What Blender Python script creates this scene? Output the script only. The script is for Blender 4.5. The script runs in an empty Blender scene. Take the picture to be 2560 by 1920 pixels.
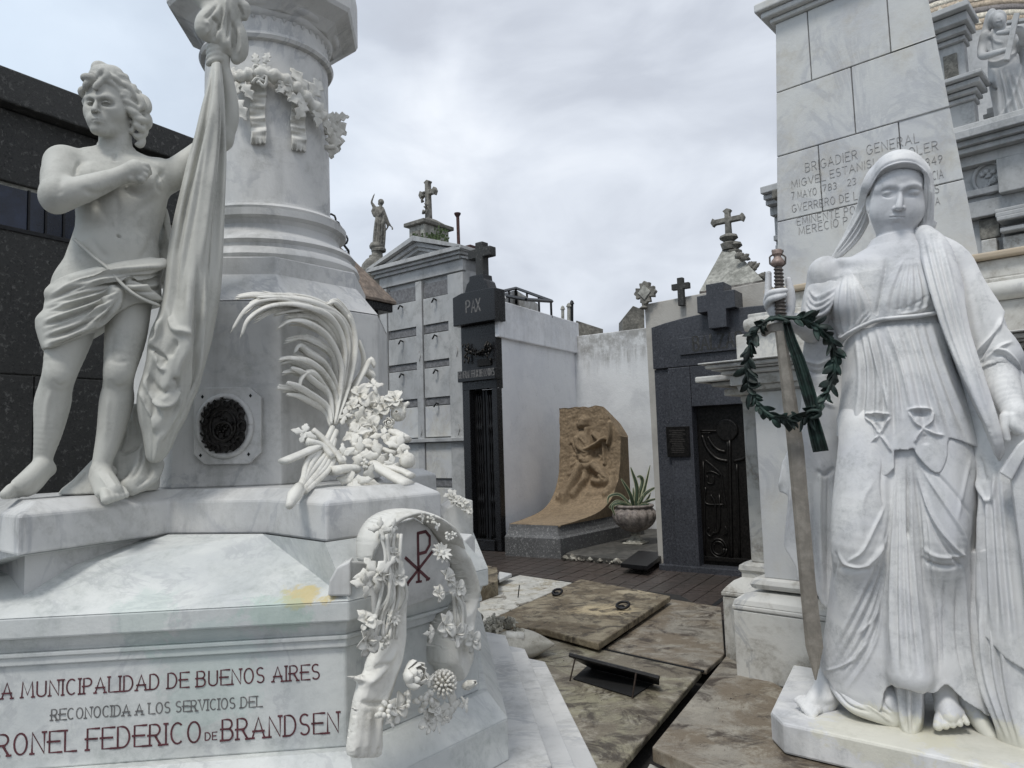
import bpy, math, random
import numpy as np
from mathutils import Vector, Matrix
from math import radians, sin, cos, pi, atan, tan, sqrt

SC = bpy.context.scene
COL = SC.collection
# ------------------------------------------------------------------ camera
IW, IH, FP = 2560.0, 1920.0, 1800.0
PITCH, ROLL = radians(4.75), radians(1.75)
CAMZ = 1.6
cam_d = bpy.data.cameras.new('camera'); cam = bpy.data.objects.new('camera', cam_d); COL.objects.link(cam)
cam_d.sensor_width = 36.0; cam_d.lens = FP / IW * 36.0; cam_d.clip_end = 3000; cam_d.clip_start = 0.05
# rolled clockwise, so that verticals lean as in the photograph
CM = Matrix.Rotation(radians(90) + PITCH, 3, 'X') @ Matrix.Rotation(-ROLL, 3, 'Z')
cam.matrix_world = Matrix.Translation((0, 0, CAMZ)) @ CM.to_4x4()
SC.camera = cam
CMn = np.array(CM); CO = np.array([0, 0, CAMZ])

def ray(px, py):
    return CMn @ np.array([(px - IW/2) / FP, -(py - IH/2) / FP, -1.0])
def P(px, py, Y):
    r = ray(px, py); return CO + r * (Y / r[1])
def PZ(px, py, z):
    r = ray(px, py); return CO + r * ((z - CAMZ) / r[2])
def PPL(px, py, o, n):
    r = ray(px, py); n = np.array(n, float)
    return CO + r * (np.dot(np.array(o) - CO, n) / np.dot(r, n))
def proj(V):
    q = (np.asarray(V) - CO) @ CMn
    d = -q[..., 2]
    return np.stack([IW/2 + FP * q[..., 0] / d, IH/2 - FP * q[..., 1] / d], -1)

# ------------------------------------------------------------------ world and sun (overcast daylight)
W = bpy.data.worlds.new('World'); SC.world = W; W.use_nodes = True
def build_world():
    nt = W.node_tree; nt.nodes.clear(); N = nt.nodes.new; L = nt.links.new
    out = N('ShaderNodeOutputWorld'); bg = N('ShaderNodeBackground')
    sky = N('ShaderNodeTexSky'); sky.sky_type = 'NISHITA'; sky.sun_disc = False
    sky.sun_elevation = radians(58); sky.sun_rotation = radians(-60); sky.air_density = 1.0; sky.dust_density = 2.0
    tc = N('ShaderNodeTexCoord')
    mp = N('ShaderNodeMapping'); mp.inputs['Scale'].default_value = (1, 1, 1.9); L(tc.outputs['Generated'], mp.inputs[0])
    n1 = N('ShaderNodeTexNoise'); n1.inputs['Scale'].default_value = 2.1; n1.inputs['Detail'].default_value = 7; n1.inputs['Roughness'].default_value = .5; n1.inputs['Distortion'].default_value = .35
    L(mp.outputs[0], n1.inputs['Vector'])
    n2 = N('ShaderNodeTexNoise'); n2.inputs['Scale'].default_value = 5.0; n2.inputs['Detail'].default_value = 6; n2.inputs['Distortion'].default_value = .5
    L(mp.outputs[0], n2.inputs['Vector'])
    mx = N('ShaderNodeMix'); mx.inputs[0].default_value = .35; L(n1.outputs[0], mx.inputs[2]); L(n2.outputs[0], mx.inputs[3])
    cr = N('ShaderNodeValToRGB'); L(mx.outputs[0], cr.inputs[0])
    e = cr.color_ramp.elements
    e[0].position = .32; e[0].color = (4.5, 4.75, 5.3, 1)
    e[1].position = .70; e[1].color = (8.6, 8.95, 9.4, 1)
    x = cr.color_ramp.elements.new(.45); x.color = (5.1, 5.45, 6.1, 1)
    x = cr.color_ramp.elements.new(.56); x.color = (6.6, 7.0, 7.65, 1)
    # thinner cloud towards the west (left), where pale blue comes through
    sp = N('ShaderNodeSeparateXYZ'); L(tc.outputs['Generated'], sp.inputs[0])
    mr = N('ShaderNodeMapRange'); mr.inputs[1].default_value = -.1; mr.inputs[2].default_value = -.6; mr.inputs[3].default_value = 0; mr.inputs[4].default_value = .8
    L(sp.outputs[0], mr.inputs[0])
    m2 = N('ShaderNodeMix'); m2.data_type = 'RGBA'; L(mr.outputs[0], m2.inputs[0]); L(cr.outputs[0], m2.inputs[6]); m2.inputs[7].default_value = (5.9, 7.1, 8.4, 1)
    m3 = N('ShaderNodeMix'); m3.data_type = 'RGBA'; m3.inputs[0].default_value = .93; L(sky.outputs[0], m3.inputs[6]); L(m2.outputs[2], m3.inputs[7])
    L(m3.outputs[2], bg.inputs[0]); bg.inputs[1].default_value = .096; L(bg.outputs[0], out.inputs[0])
build_world()
sun_d = bpy.data.lights.new('sun', 'SUN'); sun_d.energy = 1.5; sun_d.angle = radians(14); sun_d.color = (1, .975, .93)
sun = bpy.data.objects.new('sun', sun_d); COL.objects.link(sun)
SUNV = Vector((-.26, -.44, .86)).normalized()
sun.rotation_euler = SUNV.to_track_quat('Z', 'Y').to_euler()
vs = SC.view_settings; vs.view_transform = 'Standard'; vs.look = 'None'; vs.gamma = 1; vs.exposure = .34; vs.use_curve_mapping = False
SC.cycles.use_denoising = True
SC.cycles.max_bounces = 6

# ------------------------------------------------------------------ objects
def tag(o, label=None, cat=None, group=None, kind=None):
    if label: o['label'] = label
    if cat: o['category'] = cat
    if group: o['group'] = group
    if kind: o['kind'] = kind
    return o
def thing(name, loc, label, cat, group=None):
    o = bpy.data.objects.new(name, None); COL.objects.link(o); o.location = tuple(float(c) for c in loc)
    o.empty_display_size = .1
    return tag(o, label, cat, group)
def wloc(o):
    v = Vector((0, 0, 0))
    while o is not None: v += o.location; o = o.parent
    return v
class MB:
    def __init__(s): s.v = []; s.f = []; s.n = 0
    def add(s, V, F):
        V = np.asarray(V, float).reshape(-1, 3); s.v.append(V)
        s.f += [tuple(int(i) + s.n for i in f) for f in F]; s.n += len(V); return s
    def build(s, name, m, parent=None, bevel=0, smooth=False, angle=None, kind=None, seg=2):
        V = np.concatenate(s.v) if s.v else np.zeros((0, 3))
        return mesh_obj(name, V, s.f, m, parent, bevel, smooth, angle, kind, seg)
    def box(s, F, a0, a1, b0, b1, c0, c1):
        c = [(a0,b0,c0),(a1,b0,c0),(a1,b1,c0),(a0,b1,c0),(a0,b0,c1),(a1,b0,c1),(a1,b1,c1),(a0,b1,c1)]
        return s.add([F(*p) for p in c], [(0,3,2,1),(4,5,6,7),(0,1,5,4),(1,2,6,5),(2,3,7,6),(3,0,4,7)])
    def loft(s, rings, cap=True, closed=True):
        n = len(rings[0]); V = [p for r in rings for p in r]; F = []
        for i in range(len(rings)-1):
            for j in range(n if closed else n-1):
                k = (j+1) % n; F.append((i*n+j, i*n+k, (i+1)*n+k, (i+1)*n+j))
        if cap: F.append(tuple(range(n-1, -1, -1))); F.append(tuple((len(rings)-1)*n+j for j in range(n)))
        return s.add(V, F)
    def prism(s, poly, z0, z1):
        return s.loft([[(p[0], p[1], z0) for p in poly], [(p[0], p[1], z1) for p in poly]])
    def lathe(s, c, prof, n=32, a0=0, a1=2*pi):
        full = abs(a1-a0) > 6.28
        rings = [[(c[0]+r*cos(a0+(a1-a0)*j/(n if full else n-1)), c[1]+r*sin(a0+(a1-a0)*j/(n if full else n-1)), c[2]+z) for j in range(n)] for r, z in prof]
        return s.loft(rings, cap=full, closed=full)
    def tube(s, pts, r, n=8, flat=1.0, up=None):
        pts = [Vector(tuple(map(float, p))) for p in pts]; m = len(pts)
        if not hasattr(r, '__len__'): r = [r]*m
        rings = []; prev = None
        for i, p in enumerate(pts):
            t = (pts[min(i+1, m-1)] - pts[max(i-1, 0)]).normalized()
            u = Vector(up) if up is not None else (prev if prev else (Vector((0,0,1)) if abs(t.z) < .9 else Vector((1,0,0))))
            b = t.cross(u)
            if b.length < 1e-5: b = t.orthogonal()
            b.normalize(); u2 = b.cross(t).normalized()
            if up is None: prev = u2
            rings.append([tuple(p + b*(r[i]*cos(2*pi*j/n)) + u2*(r[i]*flat*sin(2*pi*j/n))) for j in range(n)])
        return s.loft(rings)
    def slab(s, poly, n, th):
        """polygon of 3d points extruded by th along -n"""
        n = np.array(n, float); n /= np.linalg.norm(n)
        A = np.array(poly, float); B = A - n*th; m = len(A)
        return s.add(np.concatenate([B, A]), [tuple(range(m-1,-1,-1)), tuple(range(m, 2*m))] + [(j, (j+1)%m, m+(j+1)%m, m+j) for j in range(m)])
def mesh_obj(name, V, F, m, parent=None, bevel=0, smooth=False, angle=None, kind=None, seg=2):
    me = bpy.data.meshes.new(name)
    V = np.asarray(V, float)
    o = bpy.data.objects.new(name, me); COL.objects.link(o)
    if parent is not None:
        o.parent = parent; off = np.array(wloc(parent))
    else:
        if len(V): off = np.array([V[:,0].mean(), V[:,1].mean(), V[:,2].min()])
        else: off = np.zeros(3)
        o.location = tuple(off)
    Vl = V - off
    if isinstance(F, np.ndarray):
        me.vertices.add(len(Vl)); me.vertices.foreach_set('co', Vl.astype('f4').ravel())
        k = F.shape[1]; me.loops.add(F.size); me.loops.foreach_set('vertex_index', F.astype('i4').ravel())
        me.polygons.add(len(F)); me.polygons.foreach_set('loop_start', np.arange(0, F.size, k, dtype='i4'))
        me.update(calc_edges=True)
    else:
        me.from_pydata([tuple(v) for v in Vl], [], F)
        if len(F) < 60000:
            import bmesh
            b = bmesh.new(); b.from_mesh(me); bmesh.ops.recalc_face_normals(b, faces=b.faces); b.to_mesh(me); b.free()
    if smooth or angle:
        me.polygons.foreach_set('use_smooth', [True]*len(me.polygons))
    if angle: me.set_sharp_from_angle(angle=radians(angle))
    if m: me.materials.append(m)
    if bevel:
        b = o.modifiers.new('bevel', 'BEVEL'); b.width = bevel; b.segments = seg; b.limit_method = 'ANGLE'; b.angle_limit = radians(35)
    if kind: o['kind'] = kind
    return o
class Fr:
    def __init__(s, o, yaw=0):
        s.o = np.array(o, float); a = radians(yaw); s.u = np.array([cos(a), sin(a), 0]); s.v = np.array([-sin(a), cos(a), 0]); s.w = np.array([0,0,1.]); s.yaw = yaw
    def __call__(s, a, b, c): return tuple(s.o + s.u*a + s.v*b + s.w*c)
    def px(s, px, py, b=0, c_=None):
        """local (a, c) where the pixel's ray meets the plane v=b"""
        q = PPL(px, py, s.o + s.v*b, s.v) - s.o
        return float(q @ s.u), float(q[2])
    def pz(s, px, py, z):
        q = PZ(px, py, z + s.o[2]) - s.o; return float(q @ s.u), float(q @ s.v)
def cr(pts, n=6, closed=False):
    P_ = [np.array(p, float) for p in pts]
    if len(P_) < 3: 
        return [P_[0]*(1-t)+P_[-1]*t for t in np.linspace(0,1,n+1)]
    m = len(P_); out = []
    rng = range(m if closed else m-1)
    for i in rng:
        if closed: p0,p1,p2,p3 = P_[(i-1)%m],P_[i],P_[(i+1)%m],P_[(i+2)%m]
        else: p1,p2 = P_[i],P_[i+1]; p0 = P_[i-1] if i else 2*p1-p2; p3 = P_[i+2] if i+2 < m else 2*p2-p1
        for t in np.arange(n)/n:
            out.append(.5*((2*p1)+(-p0+p2)*t+(2*p0-5*p1+4*p2-p3)*t*t+(-p0+3*p1-3*p2+p3)*t**3))
    if not closed: out.append(P_[-1])
    return out
def crop(x0, y0, k):
    return lambda *p: [(x0+a*k, y0+b*k) for a, b in p]
def c1(C, x, y): return C((x, y))[0]

# ------------------------------------------------------------------ stroke letters (thin carved capitals on a 0..1 grid: width, strokes)
def _arc(cx, cy, rx, ry, a0, a1, n=8):
    return [(cx+rx*cos(radians(a0+(a1-a0)*i/n)), cy+ry*sin(radians(a0+(a1-a0)*i/n))) for i in range(n+1)]
GL = {
 'A': (.62, [[(0,0),(.31,1),(.62,0)],[(.12,.34),(.5,.34)]]),
 'B': (.52, [[(0,0),(0,1),(.28,1)]+_arc(.28,.77,.2,.23,90,-90)+[(0,.54)],[(.28,.54)]+_arc(.3,.27,.22,.27,90,-90)+[(0,0)]]),
 'C': (.56, [_arc(.3,.5,.3,.5,50,310,14)]),
 'D': (.55, [[(0,0),(0,1),(.2,1)]+_arc(.2,.5,.35,.5,90,-90,12)+[(0,0)]]),
 'E': (.48, [[(.48,1),(0,1),(0,0),(.48,0)],[(0,.52),(.38,.52)]]),
 'F': (.46, [[(.46,1),(0,1),(0,0)],[(0,.52),(.36,.52)]]),
 'G': (.58, [_arc(.3,.5,.3,.5,50,330,14),[(.58,.22),(.58,.45),(.36,.45)]]),
 'H': (.55, [[(0,0),(0,1)],[(.55,0),(.55,1)],[(0,.52),(.55,.52)]]),
 'I': (.02, [[(.01,0),(.01,1)]]),
 'J': (.3, [[(.3,1),(.3,.2)]+_arc(.15,.2,.15,.2,0,-180)]),
 'K': (.5, [[(0,0),(0,1)],[(.5,1),(0,.42)],[(.15,.58),(.5,0)]]),
 'L': (.44, [[(0,1),(0,0),(.44,0)]]),
 'M': (.7, [[(0,0),(.06,1),(.35,.15),(.64,1),(.7,0)]]),
 'N': (.56, [[(0,0),(0,1),(.56,0),(.56,1)]]),
 'O': (.58, [_arc(.29,.5,.29,.5,0,360,18)]),
 'P': (.48, [[(0,0),(0,1),(.24,1)]+_arc(.24,.74,.24,.26,90,-90)+[(0,.48)]]),
 'R': (.52, [[(0,0),(0,1),(.24,1)]+_arc(.24,.74,.24,.26,90,-90)+[(0,.48)],[(.24,.48),(.52,0)]]),
 'S': (.46, [_arc(.23,.75,.22,.25,40,200,9)[:-1]+_arc(.23,.75,.22,.25,200,270,4)+_arc(.23,.25,.23,.25,90,-150,12)]),
 'T': (.52, [[(0,1),(.52,1)],[(.26,1),(.26,0)]]),
 'U': (.54, [[(0,1),(0,.25)]+_arc(.27,.25,.27,.25,180,360)+[(.54,1)]]),
 'V': (.56, [[(0,1),(.28,0),(.56,1)]]),
 'X': (.54, [[(0,1),(.54,0)],[(0,0),(.54,1)]]),
 'Y': (.54, [[(0,1),(.27,.5),(.54,1)],[(.27,.5),(.27,0)]]),
 'Z': (.5, [[(0,1),(.5,1),(0,0),(.5,0)]]),
 '1': (.1, [[(0,.85),(.1,1),(.1,0)]]),
 '2': (.46, [_arc(.22,.74,.22,.26,160,-30,9)+[(0,0),(.46,0)]]),
 '3': (.42, [_arc(.18,.76,.22,.24,140,-90,9)+_arc(.18,.26,.24,.26,90,-140,9)]),
 '4': (.48, [[(.36,0),(.36,1),(0,.3),(.48,.3)]]),
 '6': (.46, [[(.4,1),(.05,.45)]+_arc(.23,.27,.22,.27,150,-210,14)]),
 '7': (.46, [[(0,1),(.46,1),(.14,0)]]),
 '8': (.46, [_arc(.23,.75,.19,.25,0,360,12),_arc(.23,.26,.23,.26,0,360,12)]),
 '9': (.46, [[(.08,0),(.42,.6)]+_arc(.23,.73,.22,.27,-30,330,14)]),
}
def letters(text, F, a0, a1, b, z, h, w, name, m, parent, tilt=0, th=.0004, serif=0, wob=0, arc=None):
    """one line of capitals between a0 and a1 on the plane v=b of frame F (front is -v), each letter a part"""
    adv = sum((GL[c][0]+.24) if c in GL else .36 for c in text) - .24
    sx = (a1-a0)/adv; x = a0; rnd = random.Random(text)
    for c in text:
        if c not in GL: x += .36*sx; continue
        gw, st = GL[c]; mb = MB(); lift = 0
        for s_ in st:
            q = [(x + px_*sx, z + (x-a0)*tilt + py_*h) for px_, py_ in s_]
            segs = [q]
            if serif:
                for e in (q[0], q[-1]):
                    if c in 'ABDEFHIKLMNPRTVXYZ' and e is not None:
                        segs.append([(e[0]-serif, e[1]), (e[0]+serif, e[1])])
            for g in segs:
                L_, R_ = [], []
                for i, p in enumerate(g):
                    p = np.array(p); d = np.array(g[min(i+1, len(g)-1)]) - np.array(g[max(i-1, 0)])
                    d = d/(np.linalg.norm(d)+1e-9); nn = np.array([-d[1], d[0]])*w/2
                    if i in (0, len(g)-1) and len(g) < 5: p = p + d*(w*.4 if i else -w*.4)
                    L_.append(p+nn); R_.append(p-nn)
                bb = b - .0008 - lift*.0004; lift += 1
                k = len(g); V = [F(p[0], bb-th, p[1]) for p in L_] + [F(p[0], bb-th, p[1]) for p in R_] + [F(p[0], b+.003, p[1]) for p in L_] + [F(p[0], b+.003, p[1]) for p in R_]
                Fc = []
                for i in range(k-1):
                    Fc += [(i, i+1, k+i+1, k+i), (i, 2*k+i, 2*k+i+1, i+1), (k+i, k+i+1, 3*k+i+1, 3*k+i)]
                Fc += [(0, k, 3*k, 2*k), (k-1, 3*k-1, 4*k-1, 2*k-1)]
                mb.add(V, Fc)
        mb.build(name, m, parent)
        x += (gw+.24)*sx
# ------------------------------------------------------------------ materials
class NT:
    def __init__(s, name):
        s.m = bpy.data.materials.new(name); s.m.use_nodes = True; s.t = s.m.node_tree; s.t.nodes.clear()
        s.out = s.n('ShaderNodeOutputMaterial'); s.b = s.n('ShaderNodeBsdfPrincipled'); s.t.links.new(s.b.outputs[0], s.out.inputs[0])
        s.geo = s.n('ShaderNodeNewGeometry'); s.pos = s.geo.outputs['Position']
    def n(s, t, **k):
        x = s.t.nodes.new(t)
        for a, b in k.items(): setattr(x, a, b)
        return x
    def put(s, inp, v):
        if isinstance(v, bpy.types.NodeSocket): s.t.links.new(v, inp)
        else:
            if hasattr(inp.default_value, '__len__') and len(inp.default_value) == 4 and hasattr(v, '__len__') and len(v) == 3: v = (*v, 1)
            inp.default_value = v
    def map(s, scale, vec=None, rot=(0,0,0), loc=(0,0,0)):
        x = s.n('ShaderNodeMapping'); s.put(x.inputs[0], vec or s.pos); x.inputs['Scale'].default_value = scale; x.inputs['Rotation'].default_value = rot; x.inputs['Location'].default_value = loc; return x.outputs[0]
    def noise(s, scale, detail=4, rough=.55, dist=0, vec=None):
        x = s.n('ShaderNodeTexNoise'); s.put(x.inputs['Vector'], vec or s.pos); x.inputs['Scale'].default_value = scale; x.inputs['Detail'].default_value = detail; x.inputs['Roughness'].default_value = rough; x.inputs['Distortion'].default_value = dist; return x.outputs[0]
    def vor(s, scale, feat='F1', vec=None, out=0):
        x = s.n('ShaderNodeTexVoronoi', feature=feat); s.put(x.inputs['Vector'], vec or s.pos); x.inputs['Scale'].default_value = scale; return x.outputs[out]
    def rng(s, v, a, b, c=0, d=1):
        x = s.n('ShaderNodeMapRange', interpolation_type='SMOOTHSTEP'); s.put(x.inputs[0], v)
        for i, q in enumerate((a, b, c, d)): x.inputs[i+1].default_value = q
        return x.outputs[0]
    def ma(s, op, a, b=0.0, clamp=False):
        x = s.n('ShaderNodeMath', operation=op, use_clamp=clamp); s.put(x.inputs[0], a); s.put(x.inputs[1], b); return x.outputs[0]
    def mix(s, f, a, b):
        x = s.n('ShaderNodeMix', data_type='RGBA'); s.put(x.inputs[0], f); s.put(x.inputs[6], a); s.put(x.inputs[7], b); return x.outputs[2]
    def dist(s, c, sc=(1,1,1)):
        x = s.n('ShaderNodeVectorMath', operation='SUBTRACT'); s.put(x.inputs[0], s.pos); x.inputs[1].default_value = tuple(c)
        y = s.n('ShaderNodeVectorMath', operation='MULTIPLY'); s.put(y.inputs[0], x.outputs[0]); y.inputs[1].default_value = tuple(sc)
        z = s.n('ShaderNodeVectorMath', operation='LENGTH'); s.put(z.inputs[0], y.outputs[0]); return z.outputs[1]
    def nz(s):
        x = s.n('ShaderNodeSeparateXYZ'); s.put(x.inputs[0], s.geo.outputs['True Normal']); return x.outputs[2]
    def bump(s, h, strength=.3, dist=.01, prev=None):
        x = s.n('ShaderNodeBump'); s.put(x.inputs['Height'], h); x.inputs['Strength'].default_value = strength; x.inputs['Distance'].default_value = dist
        if prev: s.put(x.inputs['Normal'], prev)
        s.last = x.outputs[0]; s.put(s.b.inputs['Normal'], x.outputs[0]); return x.outputs[0]
    def fin(s, col, rough=.5, metal=0, spec=None):
        s.put(s.b.inputs['Base Color'], col); s.put(s.b.inputs['Roughness'], rough); s.put(s.b.inputs['Metallic'], metal)
        if spec is not None: s.b.inputs['Specular IOR Level'].default_value = spec
        return s.m
def marble(name, base=(.66,.66,.64), vein=(.33,.34,.36), vs=1.6, va=.55, cloud=(.56,.57,.58), ca=.6, dirt=None, da=0, dscale=2.5, dth=(.44,.64), tint=None, rough=.5, bump=.25, spots=(), vrot=(.5,.3,.8), grain=45, vw=.05, streak=0):
    t = NT(name)
    v = t.map((1, 1, .8), rot=vrot)
    c = t.noise(vs*.8, 6, .6, .6, v)
    w = t.noise(vs, 9, .62, 1.6, t.map((1,2.2,1), rot=vrot))
    vm = t.rng(t.ma('ABSOLUTE', t.ma('SUBTRACT', w, .5)), 0, vw, 1, 0)
    br = t.rng(t.noise(vs*1.7, 3, .5, 0, v), .42, .62)
    vm = t.ma('MULTIPLY', vm, t.ma('MULTIPLY', br, va))
    col = t.mix(t.ma('MULTIPLY', t.rng(c, .38, .66), ca), base, cloud)
    col = t.mix(vm, col, vein)
    fine = t.noise(grain*2.2, 3, .7)
    col = t.mix(t.rng(fine, .62, .72, 0, .22), col, tuple(x*.6 for x in base))
    if streak:
        sk = t.rng(t.noise(3.2, 6, .65, .3, t.map((1, 1, .16))), .5, .74)
        sk = t.ma('MULTIPLY', sk, streak)
        col = t.mix(sk, col, (.2, .2, .185))
    if dirt:
        dn = t.noise(dscale, 9, .68, .5)
        dn2 = t.rng(dn, *dth)
        dn3 = t.rng(t.noise(dscale*9, 5, .75, .2), .35, .7, .25, 1)
        if tint: col = t.mix(t.rng(t.noise(dscale*.7, 6, .6, .8, t.map((1, 1, 1), loc=(5, 2, 1))), .42, .62, 0, .85), col, tint)
        col = t.mix(t.ma('MULTIPLY', t.ma('MULTIPLY', dn2, dn3), da), col, dirt)
    for (pc, sc, colr, amt, edge) in spots:
        d = t.ma('ADD', t.dist(pc, sc), t.ma('MULTIPLY', t.ma('SUBTRACT', t.noise(11, 11, .78, .5), .5), 1.9))
        col = t.mix(t.rng(d, edge, edge+.22, amt, 0), col, colr)
    h = t.ma('ADD', t.ma('MULTIPLY', t.noise(grain, 5, .65), 1.0), t.ma('MULTIPLY', t.noise(7, 5, .6), 1.2))
    t.bump(h, bump, .006)
    return t.fin(col, t.rng(t.noise(6, 4), .3, .7, rough-.08, rough+.14), spec=.35)
def granite(name, base=(.035,.037,.04), lt=(.16,.17,.18), dk=(.008,.008,.009), sc=70, rough=.35, bump=.25, amt=.8):
    t = NT(name)
    a = t.noise(sc, 4, .75, .3); b = t.noise(sc*2.3, 3, .8, .2)
    col = t.mix(t.rng(a, .52, .68, 0, amt), base, lt)
    col = t.mix(t.rng(b, .54, .64, 0, .85), col, dk)
    col = t.mix(t.rng(t.noise(1.6, 6, .6), .4, .7, 0, .4), col, tuple(x*1.7 for x in base))
    t.bump(t.ma('ADD', a, b), bump, .004)
    return t.fin(col, t.rng(a, .3, .7, rough-.1, rough+.2), spec=.4)
def plaster(name, base=(.66,.68,.72), stain=(.22,.21,.19), zt=3.0, drip=.6, blotch=(.52,.54,.58), rough=.8, dscale=9, rust=None, patch=()):
    t = NT(name)
    col = t.mix(t.rng(t.noise(1.7, 7, .62, .4), .4, .68, 0, .75), base, blotch)
    col = t.mix(t.rng(t.noise(12, 6, .7), .6, .72, 0, .35), col, tuple(x*.72 for x in base))
    sx = t.n('ShaderNodeSeparateXYZ'); t.put(sx.inputs[0], t.pos)
    st = t.noise(dscale, 6, .65, .2, t.map((1, 1, .09)))
    lenm = t.ma('ADD', t.ma('MULTIPLY', st, 1.5), t.ma('SUBTRACT', sx.outputs[2], zt))
    k = t.ma('MULTIPLY', t.rng(lenm, .3, .85), t.rng(t.noise(5, 8, .75), .3, .62))
    col = t.mix(t.ma('MULTIPLY', k, drip), col, stain)
    if rust:
        k2 = t.ma('MULTIPLY', t.rng(t.noise(dscale*.8, 7, .7, .2, t.map((1,1,.07), loc=(7,3,0))), .54, .66), t.rng(lenm, .2, .9))
        col = t.mix(k2, col, rust)
    for (pc, sc, colr, amt, edge) in patch:
        d = t.ma('ADD', t.dist(pc, sc), t.ma('MULTIPLY', t.ma('SUBTRACT', t.noise(7, 8, .7, .2), .5), 1.4))
        col = t.mix(t.rng(d, edge, edge+.08, amt, 0), col, colr)
    cr_ = t.ma('ABSOLUTE', t.ma('SUBTRACT', t.noise(.9, 8, .6, 1.0), .5))
    col = t.mix(t.rng(cr_, 0, .003, .22, 0), col, (.3,.3,.3))
    t.bump(t.ma('ADD', t.noise(5, 8, .65), t.ma('MULTIPLY', t.noise(60, 4), .3)), .45, .02)
    return t.fin(col, rough, spec=.2)
def simple(name, col, rough=.6, metal=0, n=30, var=.35, bump=.3, dist=.004, alt=None, asc=4, aamt=.6):
    t = NT(name)
    c = t.mix(t.rng(t.noise(n, 6, .7), .35, .68), tuple(x*(1-var) for x in col), tuple(min(1, x*(1+var)) for x in col))
    if alt: c = t.mix(t.rng(t.noise(asc, 7, .68, .5), .45, .62, 0, aamt), c, alt)
    t.bump(t.noise(n*1.5, 5, .7), bump, dist)
    return t.fin(c, rough, metal)

BM = np.array([-1.17, 3.45, 0])          # axis of the left monument
M = {}
M['marbleL'] = marble('grey_veined_marble', base=(.63,.625,.605), cloud=(.49,.495,.495), dirt=(.28,.28,.26), da=.6, rough=.45, streak=.55, dscale=3.5, vs=2.1)
M['marbleP'] = marble('pedestal_marble', base=(.66,.67,.645), cloud=(.45,.475,.48), dirt=(.30,.33,.31), da=.55, dscale=4.5, rough=.42, streak=.28, vs=3.1, va=.35,
    spots=[(P(760,1490,2.24), (6.5,7,14), (.58,.45,.16), .7, .35), (P(700,1540,2.22), (5.5,6,9), (.36,.52,.43), .4, .4), (P(360,1540,2.2), (7,6,5), (.40,.52,.46), .3, .5), (P(520,1700,2.2), (4,6,4), (.42,.55,.5), .3, .6)])
M['marbleF'] = marble('carved_marble', base=(.74,.72,.66), cloud=(.6,.6,.57), va=.08, dirt=(.33,.31,.25), da=.55, dscale=9, rough=.55, grain=60)
M['statueL'] = marble('statue_marble_grey', base=(.52,.515,.47), cloud=(.42,.42,.39), va=.05, dirt=(.26,.26,.235), da=.45, dscale=6, streak=.25, rough=.6, bump=.18, grain=90)
M['statueR'] = marble('statue_marble_white', base=(.72,.715,.70), cloud=(.55,.555,.58), va=.14, vs=3.4, ca=.75, dirt=(.33,.34,.34), da=.6, dscale=6, streak=.42, spots=[(PZ(2000,1640,.31), (4,4,6), (.62,.60,.42), .6, .7), (PZ(2200,1830,.31), (3,3,8), (.64,.61,.46), .5, .6), (PZ(2450,1860,.31), (3,3,8), (.64,.61,.46), .5, .6)], rough=.55, bump=.2, grain=80)
M['marbleS'] = marble('obelisk_marble', base=(.60,.60,.575), cloud=(.49,.50,.525), vein=(.36,.37,.40), vs=1.7, va=.45, vw=.07, dirt=(.40,.35,.26), da=.5, dscale=1.8, streak=.15, rough=.5, vrot=(.2,.7,.5))
M['marbleS2'] = marble('plinth_marble', base=(.62,.61,.57), cloud=(.47,.47,.46), vein=(.30,.31,.33), vs=1.9, va=.55, dirt=(.17,.145,.105), da=.85, dth=(.42,.62), dscale=2.6, rough=.5, vrot=(.2,.9,.5), streak=.2)
M['marbleB'] = marble('old_grey_marble', base=(.48,.48,.47), cloud=(.34,.35,.36), vein=(.22,.23,.24), vs=1.6, va=.35, dirt=(.16,.16,.15), da=.5, dscale=3.5, rough=.6, streak=.45)
def stained(name, base, brown, dark, pale, a=(.5, .5, .3), sc=2.2, spots=(), rough=.42, bump=.4):
    t = NT(name)
    w1 = t.noise(sc, 12, .72, .6); w2 = t.noise(sc*1.9, 12, .74, .9, t.map((1,1,1), loc=(3,7,2))); w3 = t.noise(sc*3.1, 12, .76, .4, t.map((1,1,1), loc=(9,1,5)))
    col = t.mix(t.rng(t.noise(sc*5, 8, .7), .35, .7), base, tuple(x*.72 for x in base))
    col = t.mix(t.rng(w1, .56-a[0]*.2, .60-a[0]*.06, 0, .9), col, brown)
    col = t.mix(t.rng(w3, .50, .62, 0, a[2]*1.6), col, pale)
    for (pc, sc_, colr, amt, edge) in spots:
        d = t.ma('ADD', t.dist(pc, sc_), t.ma('MULTIPLY', t.ma('SUBTRACT', t.noise(9, 9, .75, .4), .5), 1.4))
        col = t.mix(t.rng(d, edge, edge+.4, amt, 0), col, colr)
    col = t.mix(t.rng(w2, .60-a[1]*.2, .66-a[1]*.08, 0, .93), col, dark)
    col = t.mix(t.rng(t.noise(70, 3, .8), .60, .70, 0, .7), col, dark)
    col = t.mix(t.rng(t.noise(38, 4, .8, 0, t.map((1,1,1), loc=(2,2,2))), .66, .72, 0, .5), col, pale)
    t.bump(t.ma('ADD', t.noise(60, 6, .75), t.ma('MULTIPLY', w2, 1.5)), bump, .008)
    return t.fin(col, t.rng(w1, .35, .65, rough-.12, rough+.2), spec=.4)
M['slabA'] = stained('stained_slab_marble', (.34,.315,.22), (.17,.145,.11), (.06,.048,.036), (.46,.43,.36), (.8,.6,.32))
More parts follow.
